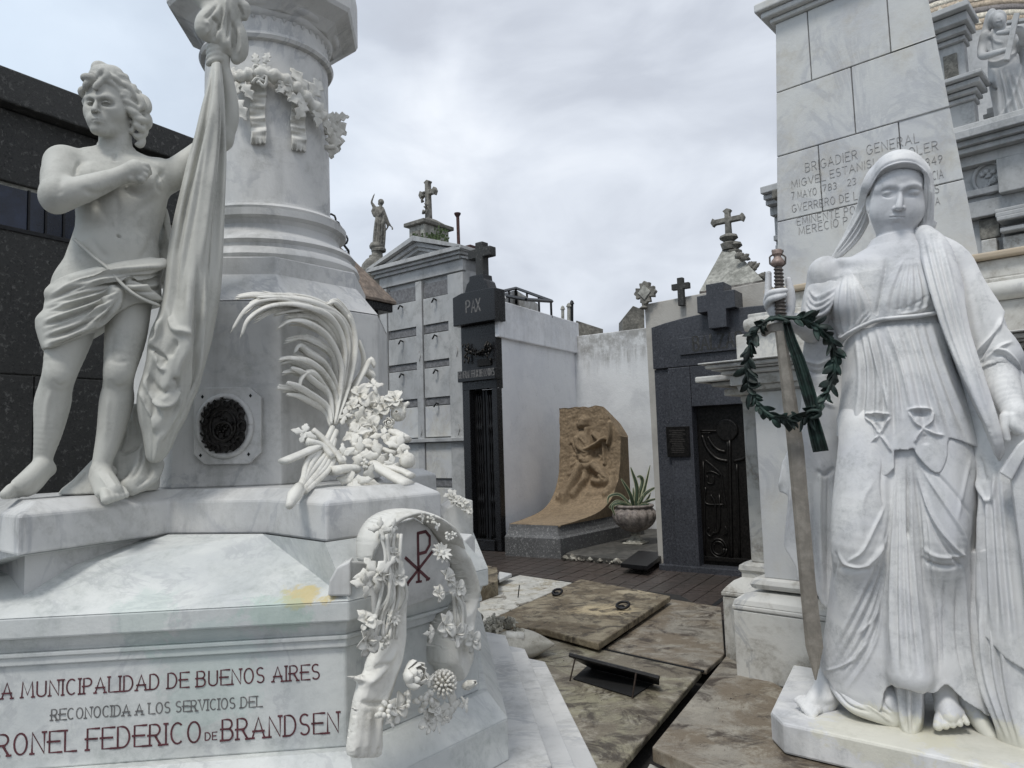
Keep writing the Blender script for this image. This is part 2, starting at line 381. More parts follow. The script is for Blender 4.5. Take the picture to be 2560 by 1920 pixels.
M['slabB'] = stained('brown_lichen_slab', (.30,.255,.175), (.135,.105,.068), (.055,.043,.03), (.36,.31,.22), (.75,.6,.3), 3.0, [(PZ(1510,1525,.22), (2.4,3.4,8), (.50,.41,.26), .8, .4), (PZ(1590,1480,.22), (2.8,3.4,8), (.46,.39,.27), .7, .3)], .6, .6)
M['slabC'] = stained('pale_stained_slab', (.56,.55,.50), (.33,.29,.21), (.12,.10,.07), (.62,.60,.55), (.35,.3,.5), 2.8, rough=.5)
M['slabD'] = stained('rusty_stained_slab', (.33,.30,.25), (.175,.138,.095), (.058,.044,.033), (.45,.42,.35), (.8,.55,.3), 1.9)
M['granL'] = granite('rough_black_granite', base=(.030,.030,.028), lt=(.15,.148,.14), sc=27, rough=.6, bump=1.0)
M['granD'] = granite('dark_blue_granite', base=(.045,.047,.054), lt=(.12,.125,.14), sc=42, rough=.3, amt=.7)
M['granS'] = granite('grey_speckled_granite', base=(.10,.10,.10), lt=(.36,.36,.35), sc=34, rough=.55, amt=.9)
M['granK'] = granite('black_polished_granite', base=(.012,.012,.013), lt=(.03,.03,.032), sc=50, rough=.25, bump=.1)
M['plasW'] = plaster('white_painted_plaster', base=(.86,.865,.88), blotch=(.76,.77,.80), zt=3.55, drip=.25)
M['plasG'] = plaster('white_mouldy_plaster', base=(.60,.61,.62), blotch=(.48,.49,.50), zt=3.35, drip=.7, patch=[])
M['plasR'] = plaster('streaked_old_render', base=(.47,.45,.41), blotch=(.35,.33,.30), stain=(.06,.05,.045), zt=3.9, drip=.95, dscale=5, rust=(.13,.07,.05))
M['conc'] = simple('weathered_cement', (.33,.325,.29), .85, 0, 14, .35, .5, .01, alt=(.14,.14,.12), asc=2.2)
M['stoneD'] = simple('dark_weathered_stone', (.20,.19,.165), .85, 0, 16, .4, .5, .01, alt=(.05,.05,.045), asc=3)
M['roofB'] = simple('brown_stone_roof', (.21,.165,.13), .8, 0, 14, .35, .5, .01, alt=(.05,.045,.04), asc=2.5)
M['tile'] = simple('brown_paving_tile', (.066,.052,.045), .38, 0, 22, .35, .3, .004, alt=(.04,.035,.03), asc=1.5)
M['stoneM'] = simple('mid_grey_stone', (.17,.17,.175), .8, 0, 18, .3)
M['rubM'] = simple('dirty_masonry', (.26,.24,.2), .9, 0, 20, .5, .5, .01, alt=(.07,.06,.05), asc=9, aamt=.8)
M['conc2'] = simple('dark_damp_cement', (.085,.08,.07), .7, 0, 10, .4, .5, .01, alt=(.03,.03,.026), asc=2)
M['joint'] = simple('dark_soil_joint', (.02,.018,.016), .9)
M['ground'] = simple('dark_ground', (.06,.055,.05), .9, 0, 6, .4, .5, .02)
M['iron'] = simple('black_iron', (.012,.012,.013), .45, .4, 30, .4)
M['ironR'] = simple('rusty_iron', (.05,.035,.028), .8, .2, 30, .4)
M['rust'] = simple('rust_red', (.075,.035,.03), .8, 0, 10, .5, .4, .01, alt=(.035,.02,.02), asc=4)
M['bronze'] = simple('dark_bronze', (.022,.02,.018), .38, .7, 40, .5)
M['bronL'] = simple('worn_bronze_text', (.05,.045,.04), .5, .5, 40, .3)
M['bronG'] = simple('green_bronze', (.014,.022,.019), .55, .4, 26, .5, .4, .003, alt=(.035,.075,.06), asc=9, aamt=.55)
M['sword'] = simple('brown_bronze', (.27,.245,.21), .5, .15, 16, .2, .3, .003, alt=(.18,.16,.135), asc=7, aamt=.6)
M['grip'] = simple('pink_brown_bronze', (.27,.2,.17), .5, .2, 20, .25)
M['gripd'] = simple('dark_grip_bronze', (.10,.085,.075), .5, .2, 20, .25)
M['sand'] = simple('ochre_sandstone', (.255,.19,.12), .85, 0, 26, .22, .6, .01, alt=(.14,.10,.06), asc=3, aamt=.5)
M['redL'] = simple('dark_red_paint', (.10,.03,.035), .6, 0, 40, .3)
M['greyL'] = simple('dark_grey_letter', (.15,.145,.14), .7)
M['faintL'] = simple('faint_letter', (.34,.33,.32), .7)
M['midL'] = simple('worn_letter', (.27,.26,.25), .7, 0, 90, .5, .3, .004, alt=(.42,.41,.40), asc=30, aamt=.8)
M['black'] = simple('black_void', (.004,.004,.004), .9)
M['glass'] = simple('dark_blue_glass', (.014,.022,.045), .12, 0, 3, .5, 0)
M['foil'] = simple('crumpled_silver_foil', (.6,.6,.6), .35, .6, 5, .2, 1.0, .05)
M['agave'] = simple('agave_green', (.055,.085,.05), .5, 0, 20, .3)
M['agaveE'] = simple('agave_pale_edge', (.45,.46,.30), .5, 0, 20, .15)
M['urn'] = simple('mottled_pink_stone', (.26,.225,.2), .8, 0, 18, .4, .4, .01, alt=(.10,.08,.08), asc=6)
M['urnB'] = simple('pale_lime_stone', (.42,.40,.34), .8, 0, 14, .4, .4, .01, alt=(.12,.11,.09), asc=5)
M['soil'] = simple('dark_soil', (.02,.016,.012), .9)
M['leaf'] = simple('weed_green', (.06,.09,.03), .7)
M['urnB2'] = marble('weathered_white_marble', base=(.52,.50,.44), cloud=(.4,.39,.34), va=.1, dirt=(.15,.13,.09), da=.7, dscale=6, rough=.6)
M['statueR2'] = marble('grey_statue_marble', base=(.50,.50,.49), cloud=(.38,.39,.40), va=.1, dirt=(.2,.2,.2), da=.5, dscale=4, rough=.6)
M['tanm'] = marble('tan_marble', base=(.5,.42,.31), cloud=(.42,.34,.25), va=.2, rough=.5)
M['mosA'] = simple('mosaic_tan', (.42,.34,.25), .6); M['mosB'] = simple('mosaic_cream', (.6,.55,.45), .6); M['mosC'] = simple('mosaic_grey', (.2,.18,.17), .6)
# ------------------------------------------------------------------ setting
W0 = Fr((0, 0, 0), 0)
def prism_obj(name, pts, z0, z1, m, parent=None, bevel=.004, **k):
    return MB().prism(pts, z0, z1).build(name, m, parent, bevel, **k)
g = MB().box(W0, -60, 60, -20, 120, -1.2, -.02).build('ground', M['ground'], None); tag(g, 'dark damp ground under the cemetery lanes', kind='structure')
K3 = crop(820, 440, .3977); K4 = crop(1100, 680, .458); KL = crop(1560, 500, .3014); KM = crop(1560, 900, .3615)
KG = crop(1140, 1300, .3797); KR = crop(1840, 0, .458); KA = crop(1840, 360, .4703); KB = crop(1840, 1100, .494)
K2 = crop(800, 1160, .4583); KP = crop(380, 600, .434); KQ = crop(0, 1180, .4461); KC = crop(480, 0, .3858); KU = crop(1380, 980, .26525)
def fpoly(F, C, pts, b=0):
    out = []
    for p in C(*pts):
        a, c = F.px(p[0], p[1], b); out.append(F(a, b, c))
    return out
def fslab(F, C, pts, b, th, name, m, parent, bevel=.006):
    """outline on the plane v=b, facing -v, with thickness th behind it"""
    return MB().slab(fpoly(F, C, pts, b), -F.v, th).build(name, m, parent, bevel)

# lane paving: tiles as parts of the lane
lane = MB().box(W0, -12, 12, 4.9, 40, -.02, -.012).build('lane', M['joint'], None); tag(lane, 'dark tiled lane between the tombs', kind='structure')
FT = Fr(PZ(1640, 1440, 0), -31)
tv, tf = None, None
cells = []
ts = .2
for i in range(-26, 16):
    for j in range(-20, 5):
        x, y, _ = FT((i+.5)*ts, (j+.5)*ts, 0)
        q = proj([[x, y, 0]])[0]
        if y < 4.9 or q[0] < 1120 or q[0] > 1900 or y > 11.4: continue
        cells.append((y, i, j))
cells.sort()
tme = None
for k, (y, i, j) in enumerate(cells[:300]):
    c = FT((i+.5)*ts, (j+.5)*ts, 0)
    if tme is None:
        FL = Fr((0, 0, 0), -31); h = ts/2-.005
        o = MB().loft([[FL(-h, -h, -.012), FL(h, -h, -.012), FL(h, h, -.012), FL(-h, h, -.012)], [FL(-h, -h, -.002), FL(h, -h, -.002), FL(h, h, -.002), FL(-h, h, -.002)], [FL(-h+.006, -h+.006, 0), FL(h-.006, -h+.006, 0), FL(h-.006, h-.006, 0), FL(-h+.006, h-.006, 0)]]).build('tile', M['tile'], lane)
        o.data.transform(Matrix.Translation(wloc(lane))); tme = o.data
    else:
        o = bpy.data.objects.new('tile', tme); COL.objects.link(o); o.parent = lane
    o.location = Vector(c) - wloc(lane) + Vector((0, 0, random.Random(k).uniform(-.002, .002)))
mb = MB()
for (y, i, j) in cells[300:]:
    a, b = i*ts, j*ts; mb.box(FT, a+.005, a+ts-.005, b+.005, b+ts-.005, -.012, 0)
if len(cells) > 300: mb.build('far_tiles', M['tile'], lane, kind='stuff')
print('tiles', len(cells))
# dark drainage joint in the lane
MB().box(FT, 1.0, 1.05, -3.4, -.3, -.01, .003).build('drain_strip', M['black'], lane)

# ------------------------------------------------------------------ floor slabs of the plots
def plan(C, pts, z): return [PZ(p[0], p[1], z)[:2] for p in C(*pts)]
ZS = .15
bed = prism_obj('slab_bed', [PZ(*p, .02)[:2] for p in [(1150,1450),(1300,1440),(1700,1490),(1820,1560),(1900,1700),(2500,1990),(2500,2300),(1000,2300),(1000,1600)]], -.02, .03, M['joint'], None, 0)
tag(bed, 'dark bedding under the marble floor slabs', kind='structure')
def slab(pts, z0, z1, m, label, group='marble floor slabs of the plots', name='floor_slab', C=KG, bevel=.008):
    o = prism_obj(name, plan(C, pts, z1), z0, z1, m, None, bevel); return tag(o, label, 'slab', group)
slab([(640,735),(948,845),(1618,990),(1050,1660),(700,2400),(-700,2400),(-700,1200),(60,700)], .11, ZS, M['slabA'], 'large brown stained marble floor slab with the open black hatch')
slab([(985,838),(1418,520),(1745,572),(1768,880),(1650,985)], .11, ZS-.004, M['slabD'], 'rust stained marble floor slab between the lifted slab and the plinth')
slab([(60,470),(420,362),(765,412),(250,640),(60,700)], .11, ZS+.004, M['slabC'], 'pale grey weathered floor slab with two thin iron rods standing on it')
lifted = slab([(255,640),(820,388),(1412,500),(938,812),(585,718),(430,708)], .17, .22, M['slabB'], 'thick brown lichen covered slab lying raised with two iron rings', None)
tag(slab([(1290,1492),(1778,893),(2200,1130),(3400,1600),(3400,2300),(2400,2000)], .10, ZS+.02, M['slabD'], 'brown stained slab carrying the base of the veiled woman statue'), group='marble floor slabs of the plots')
slab([(1275,1598),(1500,1700),(1700,2300),(900,2300)], .03, .07, M['slabC'], 'low pale slab at the bottom edge under the overhanging stained slab')
slab([(-60,305),(135,285),(272,312),(276,400),(100,460),(-60,520)], .1, .29, M['slabB'], 'mossy dark stone block beside the white steps')
slab([(285,338),(368,352),(285,392),(262,380)], .2, .235, M['marbleS'], 'small white marble offcut on the mossy block', None)
# support blocks under the lifted slab
c = PZ(1330, 1560, .15)
o = prism_obj('stone_block', [(c[0]-.12,c[1]-.1),(c[0]+.5,c[1]-.2),(c[0]+.6,c[1]+.6),(c[0]-.1,c[1]+.6)], .14, .17, M['ground'], None, 0)
tag(o, 'low dark stone block hidden under the raised brown slab', 'block')
# dark tube set flush, standing in for the dark joint between slabs
a_, b_ = PZ(*c1(KG, 955, 838), ZS+.012), PZ(*c1(KG, 1630, 985), ZS+.012)
o = MB().tube([a_-[0,0,.012], b_-[0,0,.012]], .009, 6).build('joint_line', M['iron'], None); tag(o, 'thin dark line marking the joint between two slabs', 'strip')
# iron rods and rings
def rod(p0, p1, label, r=.006):
    a = PZ(*c1(KG, *p1), ZS); q = c1(KG, *p0); b = P(q[0], q[1], a[1])
    o = MB().tube([a, b], r, 6).build('iron_rod', M['iron'], None, smooth=True); return tag(o, label, 'rod', 'thin iron rods on the slabs')
rod((262,410),(252,485), 'thin rusty rod standing on the pale slab, nearer the mossy block')
rod((418,428),(408,513), 'thin rusty rod standing alone on the pale slab by the lifted slab')
def ring(px, label, r):
    p = PZ(*c1(KG, *px), .22); t = thing('iron_ring', p, label, 'ring', 'rusty lifting rings')
    pts = [(p[0]+r*cos(k*pi/6)*.95, p[1]+r*sin(k*pi/6)*.7, p[2]+.016+.02*(1+sin(k*pi/6+.4))) for k in range(13)]
    MB().tube(pts, .011, 8).build('loop', M['iron'], t, smooth=True)
    MB().lathe((p[0]-.01, p[1]+.03, p[2]), [(.0,0),(.035,0),(.036,.018),(.02,.03),(.0,.032)], 10).build('boss', M['iron'], t, angle=40)
ring((668,500), 'small rusty iron ring near the back of the lifted brown slab', .045)
ring((1100,590), 'larger iron lifting ring at the front right of the lifted slab', .055)
# open hatch with its metal lid
n0 = [PZ(*c1(KG, *p), ZS+.004) for p in ((770,1048),(1165,1168),(1325,1062),(885,945))]
h = thing('metal_hatch', n0[0], 'black metal hatch lid propped open on two thin rods in the stained slab', 'hatch')
MB().loft([[tuple(p) for p in n0], [tuple(p+np.array([0,0,.004])) for p in n0]]).build('opening', M['black'], h)
far = [PZ(*c1(KG, *p), ZS+.02) for p in ((890,965),(1338,1075))]
la = PZ(*c1(KG, 750, 1060), ZS); lb = PZ(*c1(KG, 1160, 1175), ZS)
q = c1(KG, 748, 888); L0 = P(q[0], q[1], la[1]+.02); q = c1(KG, 1338, 1040); L1 = P(q[0], q[1], lb[1]+.05)
MB().slab([L0, L1, far[1], far[0]], (0,.3,1), .012).build('lid', M['iron'], h, .002)
MB().tube([L0, L1], .013, 6).build('lid_rim', M['iron'], h)
MB().tube([la, P(*c1(KG, 787, 900), la[1])], .005, 6).build('prop_rod', M['ironR'], h)
MB().tube([lb, P(*c1(KG, 1186, 1005), lb[1])], .005, 6).build('prop_rod', M['ironR'], h)
# debris along the edge of the planter platform
# ------------------------------------------------------------------ crosses
def cross_mb(F, a, b, z0, z1, span, w, th, zarm=None, taper=0):
    mb = MB(); H = z1-z0; zc = zarm if zarm is not None else z0+H*.66
    s = w/2
    out = [(-s,z0),(s,z0),(s,zc-s),(span/2,zc-s),(span/2,zc+s),(s,zc+s),(s,z1),(-s,z1),(-s,zc+s),(-span/2,zc+s),(-span/2,zc-s),(-s,zc-s)]
    mb.slab([F(a+x, b, z) for x, z in out], -F.v, th); return mb
def trefoil_cross(F, a, b, z0, z1, span, w, th):
    mb = MB(); H = z1-z0; zc = z0+H*.68; s = w/2; e = w*.9
    out = [(-s*1.3,z0),(s*1.3,z0),(s,zc-s),(span/2-e,zc-s),(span/2-e*.5,zc-e),(span/2,zc),(span/2-e*.5,zc+e),(span/2-e,zc+s),(s,zc+s),(s,z1-e),(e,z1-e*.5),(0,z1),(-e,z1-e*.5),(-s,z1-e),(-s,zc+s),(-span/2+e,zc+s),(-span/2+e*.5,zc+e),(-span/2,zc),(-span/2+e*.5,zc-e),(-span/2+e,zc-s),(-s,zc-s)]
    mb.slab([F(a+x, b, z) for x, z in out], -F.v, th); return mb
# ------------------------------------------------------------------ black tomb with PAX
B0 = PZ(1168, 1371, 0); FB = Fr(B0, -38)
def zof(F, C, x, y, b=0): p = c1(C, x, y); return F.px(p[0], p[1], b)[1]
def aof(F, C, x, y, b=0): p = c1(C, x, y); return F.px(p[0], p[1], b)[0]
aR = FB.px(1253, 1340, 0)[0]
T = thing('black_tomb', FB(aR/2, .5, 0), 'narrow black granite tomb with PAX on its top stone and an iron gate', 'tomb')
zd = zof(FB, K3, 900, 1345)         # lintel bottom
ztx0, ztx1 = zof(FB, K3, 920, 1288, -.06), zof(FB, K3, 920, 1218, -.06)
zp0 = zof(FB, K3, 920, 925, -.14); zp1 = zof(FB, K3, 920, 700, -.14)
MB().box(FB, -.02, .13, 0, .5, 0, zd).build('jamb', M['granK'], T, .006)
MB().box(FB, aR-.1, aR, 0, .12, 0, zd).build('jamb', M['granK'], T, .006)
MB().box(FB, -.02, aR, 0, .15, zd, zp0).build('upper_wall', M['granK'], T, .006)
MB().box(FB, .13, aR-.1, -.04, .15, 0, .16).build('threshold', M['granK'], T, .006)
MB().box(FB, .13, aR-.06, .16, .2, .16, zd).build('inner_wall', M['black'], T)
MB().box(FB, -.05, aR+.03, -.07, .1, ztx0, ztx1).build('name_lintel', M['granK'], T, .006)
letters('GENERAL FELIX BENAVIDES', FB, -.03, aR+.01, -.07, ztx0+.06, (ztx1-ztx0)*.6, .014, 'letter', M['greyL'], T)
aL = aof(FB, K3, 785, 900, -.14); aRR = aof(FB, K3, 1050, 850, -.14)
pk = [(aL, zp0), (aRR, zp0), (aRR, zp0+.5), (aRR*.5+aL*.5+.28, zp1-.05), (aRR*.5+aL*.5-.25, zp1-.05), (aL, zp0+.46)]
MB().slab([FB(a, -.14, z) for a, z in pk], -FB.v, .26).build('top_stone', M['granK'], T, .012)
for i, x in enumerate((868, 902, 932)):
    ch = 'PAX'[i]; a = aof(FB, K3, x, 830, -.14); z = zof(FB, K3, 900, 856, -.14)
    letters(ch, FB, a, a+.078, -.14, z+.0, .19, .024, 'letter', M['greyL'], T)
am = (aL+aRR)/2+.04
MB().loft([[FB(am-x, -.10, z), FB(am+x, -.10, z), FB(am+x, .12, z), FB(am-x, .12, z)] for x, z in ((.25, zp1-.06),(.2, zp1+.08),(.15, zp1+.12),(.14, zp1+.2))]).build('cross_foot', M['granK'], T, .006)
zc1 = zof(FB, K3, 915, 425, 0)
cross_mb(FB, am, -.02, zp1+.18, zc1, .46, .15, .15, zarm=zof(FB, K3, 915, 485, 0)-.02).build('cross', M['granL'], T, .012)
# bronze garland on the upper wall and small plate
gl = []
for t in np.linspace(0, 1, 15): gl.append(FB(.12+t*(aR-.24), -.05, zof(FB, K3, 940, 1090)-.09*sin(pi*t)+.02))
mb = MB()
rr = random.Random(3)
mb.tube(gl, [.03+.012*sin(i*2.4) for i in range(15)], 7)
for i, p in enumerate(gl):
    for s in range(3):
        q = np.array(p)+np.array([rr.uniform(-.03,.03), -.03, rr.uniform(-.035,.035)]); mb.tube([q, q+np.array([.03*rr.uniform(-1,1), -.012, .04*rr.uniform(-1,1)])], [.014,.002], 5)
for e in (gl[0], gl[-1]):
    e = np.array(e)
    for k in range(14): 
        q = e+np.array([rr.uniform(-.05,.05), -.02, rr.uniform(-.2,.09)]); mb.tube([q, q+np.array([.01, -.01, -.05])], [.02,.006], 5)
mb.build('bronze_garland', M['bronze'], T, smooth=True)
MB().box(FB, .33, .6, -.03, .0, zof(FB, K3, 940, 1200), zof(FB, K3, 940, 1155)).build('small_plate', M['bronze'], T, .004)
# iron gate: two leaves of upright bars
gate0, gate1 = .13, aR-.1
for (g0, g1) in ((gate0, (gate0+gate1)/2), ((gate0+gate1)/2, gate1)):
    mb = MB()
    mb.box(FB, g0+.01, g0+.05, .1, .14, .16, zd-.02); mb.box(FB, g1-.05, g1-.01, .1, .14, .16, zd-.02)
    for z in (.2, .45, 1.0, 1.6, zd-.2): mb.box(FB, g0+.02, g1-.02, .105, .135, z, z+.04)
    L = mb.build('gate_leaf', M['iron'], T, .003)
    nb = 3
    for k in range(nb):
        a = g0+.05+(g1-g0-.1)*(k+.5)/nb; pts = []; rad = []
        for i in range(40): pts.append(FB(a+.006*sin(i*1.6), .095+.006*cos(i*1.6), .18+(zd-.25)*i/39)); rad.append(.014 if i % 10 else .026)
        MB().tube(pts, rad, 6).build('twisted_bar', M['iron'], L, smooth=True)
    MB().box(FB, g0+.05, g1-.05, .15, .16, .2, .9).build('kick_plate', M['iron'], L)
MB().lathe(FB(.58, .07, 1.3), [(0,0),(.03,0),(.03,.1),(0,.1)], 10).build('lock', M['iron'], T, .002)

# ------------------------------------------------------------------ niche wall tomb
N = thing('niche_wall_tomb', FB(-.9, .5, 0), 'tall grey marble niche tomb with two columns of sealed panels under a pediment', 'tomb')
nb_ = .12
def nz(y, x=685): return zof(FB, K3, x, y, nb_)
na0, na1 = aof(FB, K3, 335, 1100, nb_), -.03
m0, m1 = aof(FB, K3, 562, 1000, nb_), aof(FB, K3, 600, 1000, nb_)
r0 = aof(FB, K3, 768, 1100, nb_); l1 = aof(FB, K3, 380, 1100, nb_)
ztop = nz(640)
MB().box(FB, na0+.02, na1, nb_+.05, .5, 0, ztop+.3).build('wall', M['marbleB'], N, .01)
for (a, b) in ((na0, l1), (m0, m1), (r0, na1)): MB().box(FB, a, b, nb_-.03, nb_+.06, 0, ztop).build('pilaster', M['marbleB'], N, .006)
rows = [(660,752,'s'),(757,925,'p'),(930,978,'s'),(985,1155,'p'),(1160,1198,'s'),(1203,1390,'p'),(1395,1438,'s'),(1445,1640,'w'),(1675,1900,'w'),(1910,1950,'s'),(1960,2150,'w')]
hk = []
for (c0, c1_) in ((l1, m0), (m1, r0)):
    for (y1, y0, ty) in rows:
        z0, z1 = nz(y0), nz(y1)
        if z0 < .05: z0 = .05
        if ty == 's': MB().box(FB, c0+.012, c1_-.012, nb_+.015, nb_+.06, z0, z1).build('strip', M['stoneM'], N, .004)
        else:
            MB().box(FB, c0+.015, c1_-.015, nb_-.01, nb_+.06, z0, z1).build('niche_panel', M['marbleB'] if ty == 'p' else M['marbleS'], N, .006)
            if ty == 'p' or y1 == 1445:
                a = (c0+c1_)/2+.02; z = z1-.06 if ty == 'p' else z1+.03
                MB().tube([FB(a, nb_-.01, z), FB(a+.02, nb_-.09, z+.01), FB(a+.0, nb_-.1, z-.03), FB(a-.035, nb_-.08, z-.045)], .014, 6).build('hook', M['iron'], N, smooth=True)
MB().box(FB, na0-.02, na1+.02, nb_-.1, nb_+.05, nz(1672), nz(1648)).build('shelf', M['marbleB'], N, .008)
for a in ((l1+na0)/2, (m0+m1)/2, (r0+na1)/2):
    for y in (1120, 1600): 
        z = nz(y); MB().slab([FB(a+x, nb_-.045, z+q) for x, q in ((-.03,0),(0,-.09),(.03,0),(0,.09))], -FB.v, .03).build('carved_lozenge', M['marbleB'], N, .004)
# frieze, cornice and pediment
zc = nz(640); zc2 = nz(560)
MB().box(FB, na0, na1, nb_-.02, .5, zc+.03, zc2).build('frieze', M['marbleB'], N, .006)
for k, (p, d) in enumerate(((.05, .06), (.1, .05), (.16, .07))):
    z = zc2 + (0, .06, .11)[k]; MB().box(FB, na0-p, na1+p-.08, nb_-.02-p, .45, z, z+d).build('cornice', M['marbleB'], N, .006)
zb = zc2+.18; ap = (na0+na1)/2+.02; zap = zof(FB, K3, 515, 405, nb_)
MB().slab([FB(na0, nb_+.02, zb), FB(na1, nb_+.02, zb), FB(ap, nb_+.02, zap-.12)], -FB.v, .4).build('tympanum', M['marbleB'], N)
for s, e in ((na0-.18, 1), (na1+.1, -1)):
    for k, (off, dd, pr) in enumerate(((0, .09, .18), (-.09, .08, .1), (-.17, .06, .05))):
        A = np.array([s, zb+off]); B = np.array([ap, zap+off]); 
        if off: A = A+(B-A)*.06
        MB().slab([FB(A[0], nb_-pr, A[1]), FB(B[0], nb_-pr, B[1]), FB(B[0], nb_-pr, B[1]-dd), FB(A[0], nb_-pr, A[1]-dd*.6)], -FB.v, .5).build('raking_cornice', M['marbleB'], N, .004)
# block with cross on the pediment
pb = .22
q0, q1 = aof(FB, K3, 510, 350, pb), aof(FB, K3, 600, 350, pb)
zz0, zz1 = zof(FB, K3, 560, 425, pb)-.3, zof(FB, K3, 590, 300, pb)
S_ = thing('cross_pedestal', FB((q0+q1)/2, pb, zz0), 'stained stone block with a carved leafy cross standing above the pediment', 'pedestal')
MB().box(FB, q0, q1+.02, pb, pb+.62, zz0, zz1).build('block', M['conc'], S_, .01)
MB().box(FB, q0-.07, q1+.08, pb-.07, pb+.7, zz1, zz1+.07).build('cap', M['stoneD'], S_, .012)
MB().loft([[FB(q0-.02,pb-.02,zz1+.07),FB(q1+.03,pb-.02,zz1+.07),FB(q1+.03,pb+.64,zz1+.07),FB(q0-.02,pb+.64,zz1+.07)],[FB((q0+q1)/2-.1,pb+.2,zz1+.17),FB((q0+q1)/2+.1,pb+.2,zz1+.17),FB((q0+q1)/2+.1,pb+.4,zz1+.17),FB((q0+q1)/2-.1,pb+.4,zz1+.17)]]).build('sloped_top', M['stoneD'], S_)
MB().box(FB, q0+.08, q1-.08, pb-.012, pb, zz0+.38, zz1-.1).build('inset_tablet', M['stoneD'], S_, .004)
zt = zof(FB, K3, 575, 45, pb+.3); am_ = (q0+q1)/2+.02
trefoil_cross(FB, am_, pb+.25, zz1+.14, zt, .42, .085, .09).build('cross', M['stoneD'], S_, .012)
mb = MB(); rr = random.Random(8)
for k in range(6):
    t = rr.random(); z = zz1+.25+(zt-zz1-.3)*t; da = rr.uniform(-.2, .2) if abs(t-.65) < .1 else rr.uniform(-.06, .06)
    p = np.array(FB(am_+da, pb+.2, z)); mb.tube([p, p+np.array([rr.uniform(-.05,.05), -.05, rr.uniform(-.03,.06)])], [.035,.006], 5)
mb.build('carved_leaves', M['stoneD'], S_, smooth=True)
# weeds on the cornice
mb = MB()
for k in range(260):
    p = np.array(FB(q0+.15+rr.random()**1.2*.75, pb-.03+rr.uniform(-.08,.1), zz0+.42-rr.random()*.25)); d = np.array([rr.uniform(-1,1), rr.uniform(-1,.3), rr.uniform(0,1.3)])*.055; w = np.cross(d, (0,1,.3))*.3
    mb.add([p, p+d*.5+w, p+d, p+d*.5-w], [(0,1,2,3)])
tag(mb.build('weed_clump', M['leaf'], None), 'green weeds growing at the foot of the cross block on the pediment', 'plant', kind='stuff')

# ------------------------------------------------------------------ things behind the niche wall
def at(C, x, y, Y): p = c1(C, x, y); return P(p[0], p[1], Y)
o = MB().tube([at(K3, 822, 450, 12.6), at(K3, 815, 240, 12.6)], .03, 10).build('pipe', M['rust'], None)
R_ = thing('rusty_pipe', at(K3, 822, 450, 12.6), 'tall rusty pipe with a flared cap above the niche tomb', 'pipe'); o.location = Vector((o.location)) - R_.location; o.parent = R_
pc = at(K3, 814, 240, 12.6); MB().lathe(pc, [(.032,-.05),(.06,0),(.06,.02),(0,.03)], 12).build('cap', M['rust'], R_)
FW = Fr(at(K3, 805, 600, 12.2), -38)
o = MB().box(FW, 0, .34, 0, .15, -1.5, zof(FW, K3, 850, 440)).build('rusty_wall', M['rust'], None, .01); tag(o, 'dark red rusty wall end rising behind the black tomb', 'wall')
o = MB().box(FW, -.2, 0, -.2, .0, -4.5, zof(FW, K3, 790, 432)).build('pale_wall', M['plasG'], None, .01); tag(o, 'narrow pale rendered wall edge beside the pediment', 'wall')
# foil covered parapet
F2 = Fr(at(K3, 805, 800, 11.8), -38); V = []; nx_, nz_ = 60, 16
f0 = zof(F2, K3, 840, 860); f1 = zof(F2, K3, 840, 625); rr = random.Random(5)
for j in range(nz_):
    for i in range(nx_): 
        e = 0 if j < nz_-1 else rr.uniform(-.03, .03); V.append(F2(i/(nx_-1)*1.05, rr.uniform(-.02, .02), f0+(f1-.5*i/(nx_-1)-f0)*j/(nz_-1)+e))
fo = thing('foil_parapet', F2(1.5, 0, f0), 'crumpled silver foil covering a low parapet behind the black tomb', 'parapet')
mesh_obj('foil', V, [(j*nx_+i, j*nx_+i+1, (j+1)*nx_+i+1, (j+1)*nx_+i) for j in range(nz_-1) for i in range(nx_-1)], M['foil'], fo)
# lantern frame above the white wall
q = [at(K4, 290, 118, 12.6), at(K4, 415, 88, 14.2), at(K4, 612, 160, 12.4), at(K4, 470, 150, 11.3)]
Lt = thing('roof_lantern', q[0]-np.array([0,0,.6]), 'glazed roof lantern with a thin black frame above the white wall', 'skylight')
for i in range(4):
    a, b = q[i], q[(i+1)%4]; MB().tube([a, b], .03, 4).build('frame_bar', M['iron'], Lt)
for (a, b) in ((q[1], q[2]), (q[0], q[1])):
    for t in (0, .33, .66, .97):
        p = a+(b-a)*t; MB().tube([p, p-np.array([0,0,.3])], .02, 4).build('mullion', M['iron'], Lt)
MB().slab([q[0]-[0,-.04,.03], q[1]-[0,-.04,.03], q[1]-[0,-.04,.6], q[0]-[0,-.04,.6]], (0,-1,0), .02).build('pane', M['plasG'], Lt)
MB().slab([q[1]-[0,-.04,.03], q[2]-[.25,-.04,.03], q[2]-[.25,-.04,.6], q[1]-[0,-.04,.6]], (0,-1,0), .02).build('pane', M['plasG'], Lt)
for (x, y0, y1, r, lab, mm) in ((670,205,232,.03,'small grey vent pipe above the white wall, leftmost of three','conc'), (704,190,245,.035,'grey vent pipe with a conical cap above the white wall','conc'), (720,175,245,.03,'black vent pipe above the white wall, rightmost of three','iron')):
    t = thing('vent_pipe', at(K4, x, y1+30, 13.6), lab, 'vent', 'vents above the white wall')
    MB().tube([at(K4, x, y1+30, 13.6), at(K4, x, y0, 13.6)], r, 8).build('pipe', M[mm], t)
    MB().lathe(at(K4, x, y0, 13.6), [(r*1.6,0),(r*.9,.06),(0,.08)], 8).build('cap', M[mm], t)
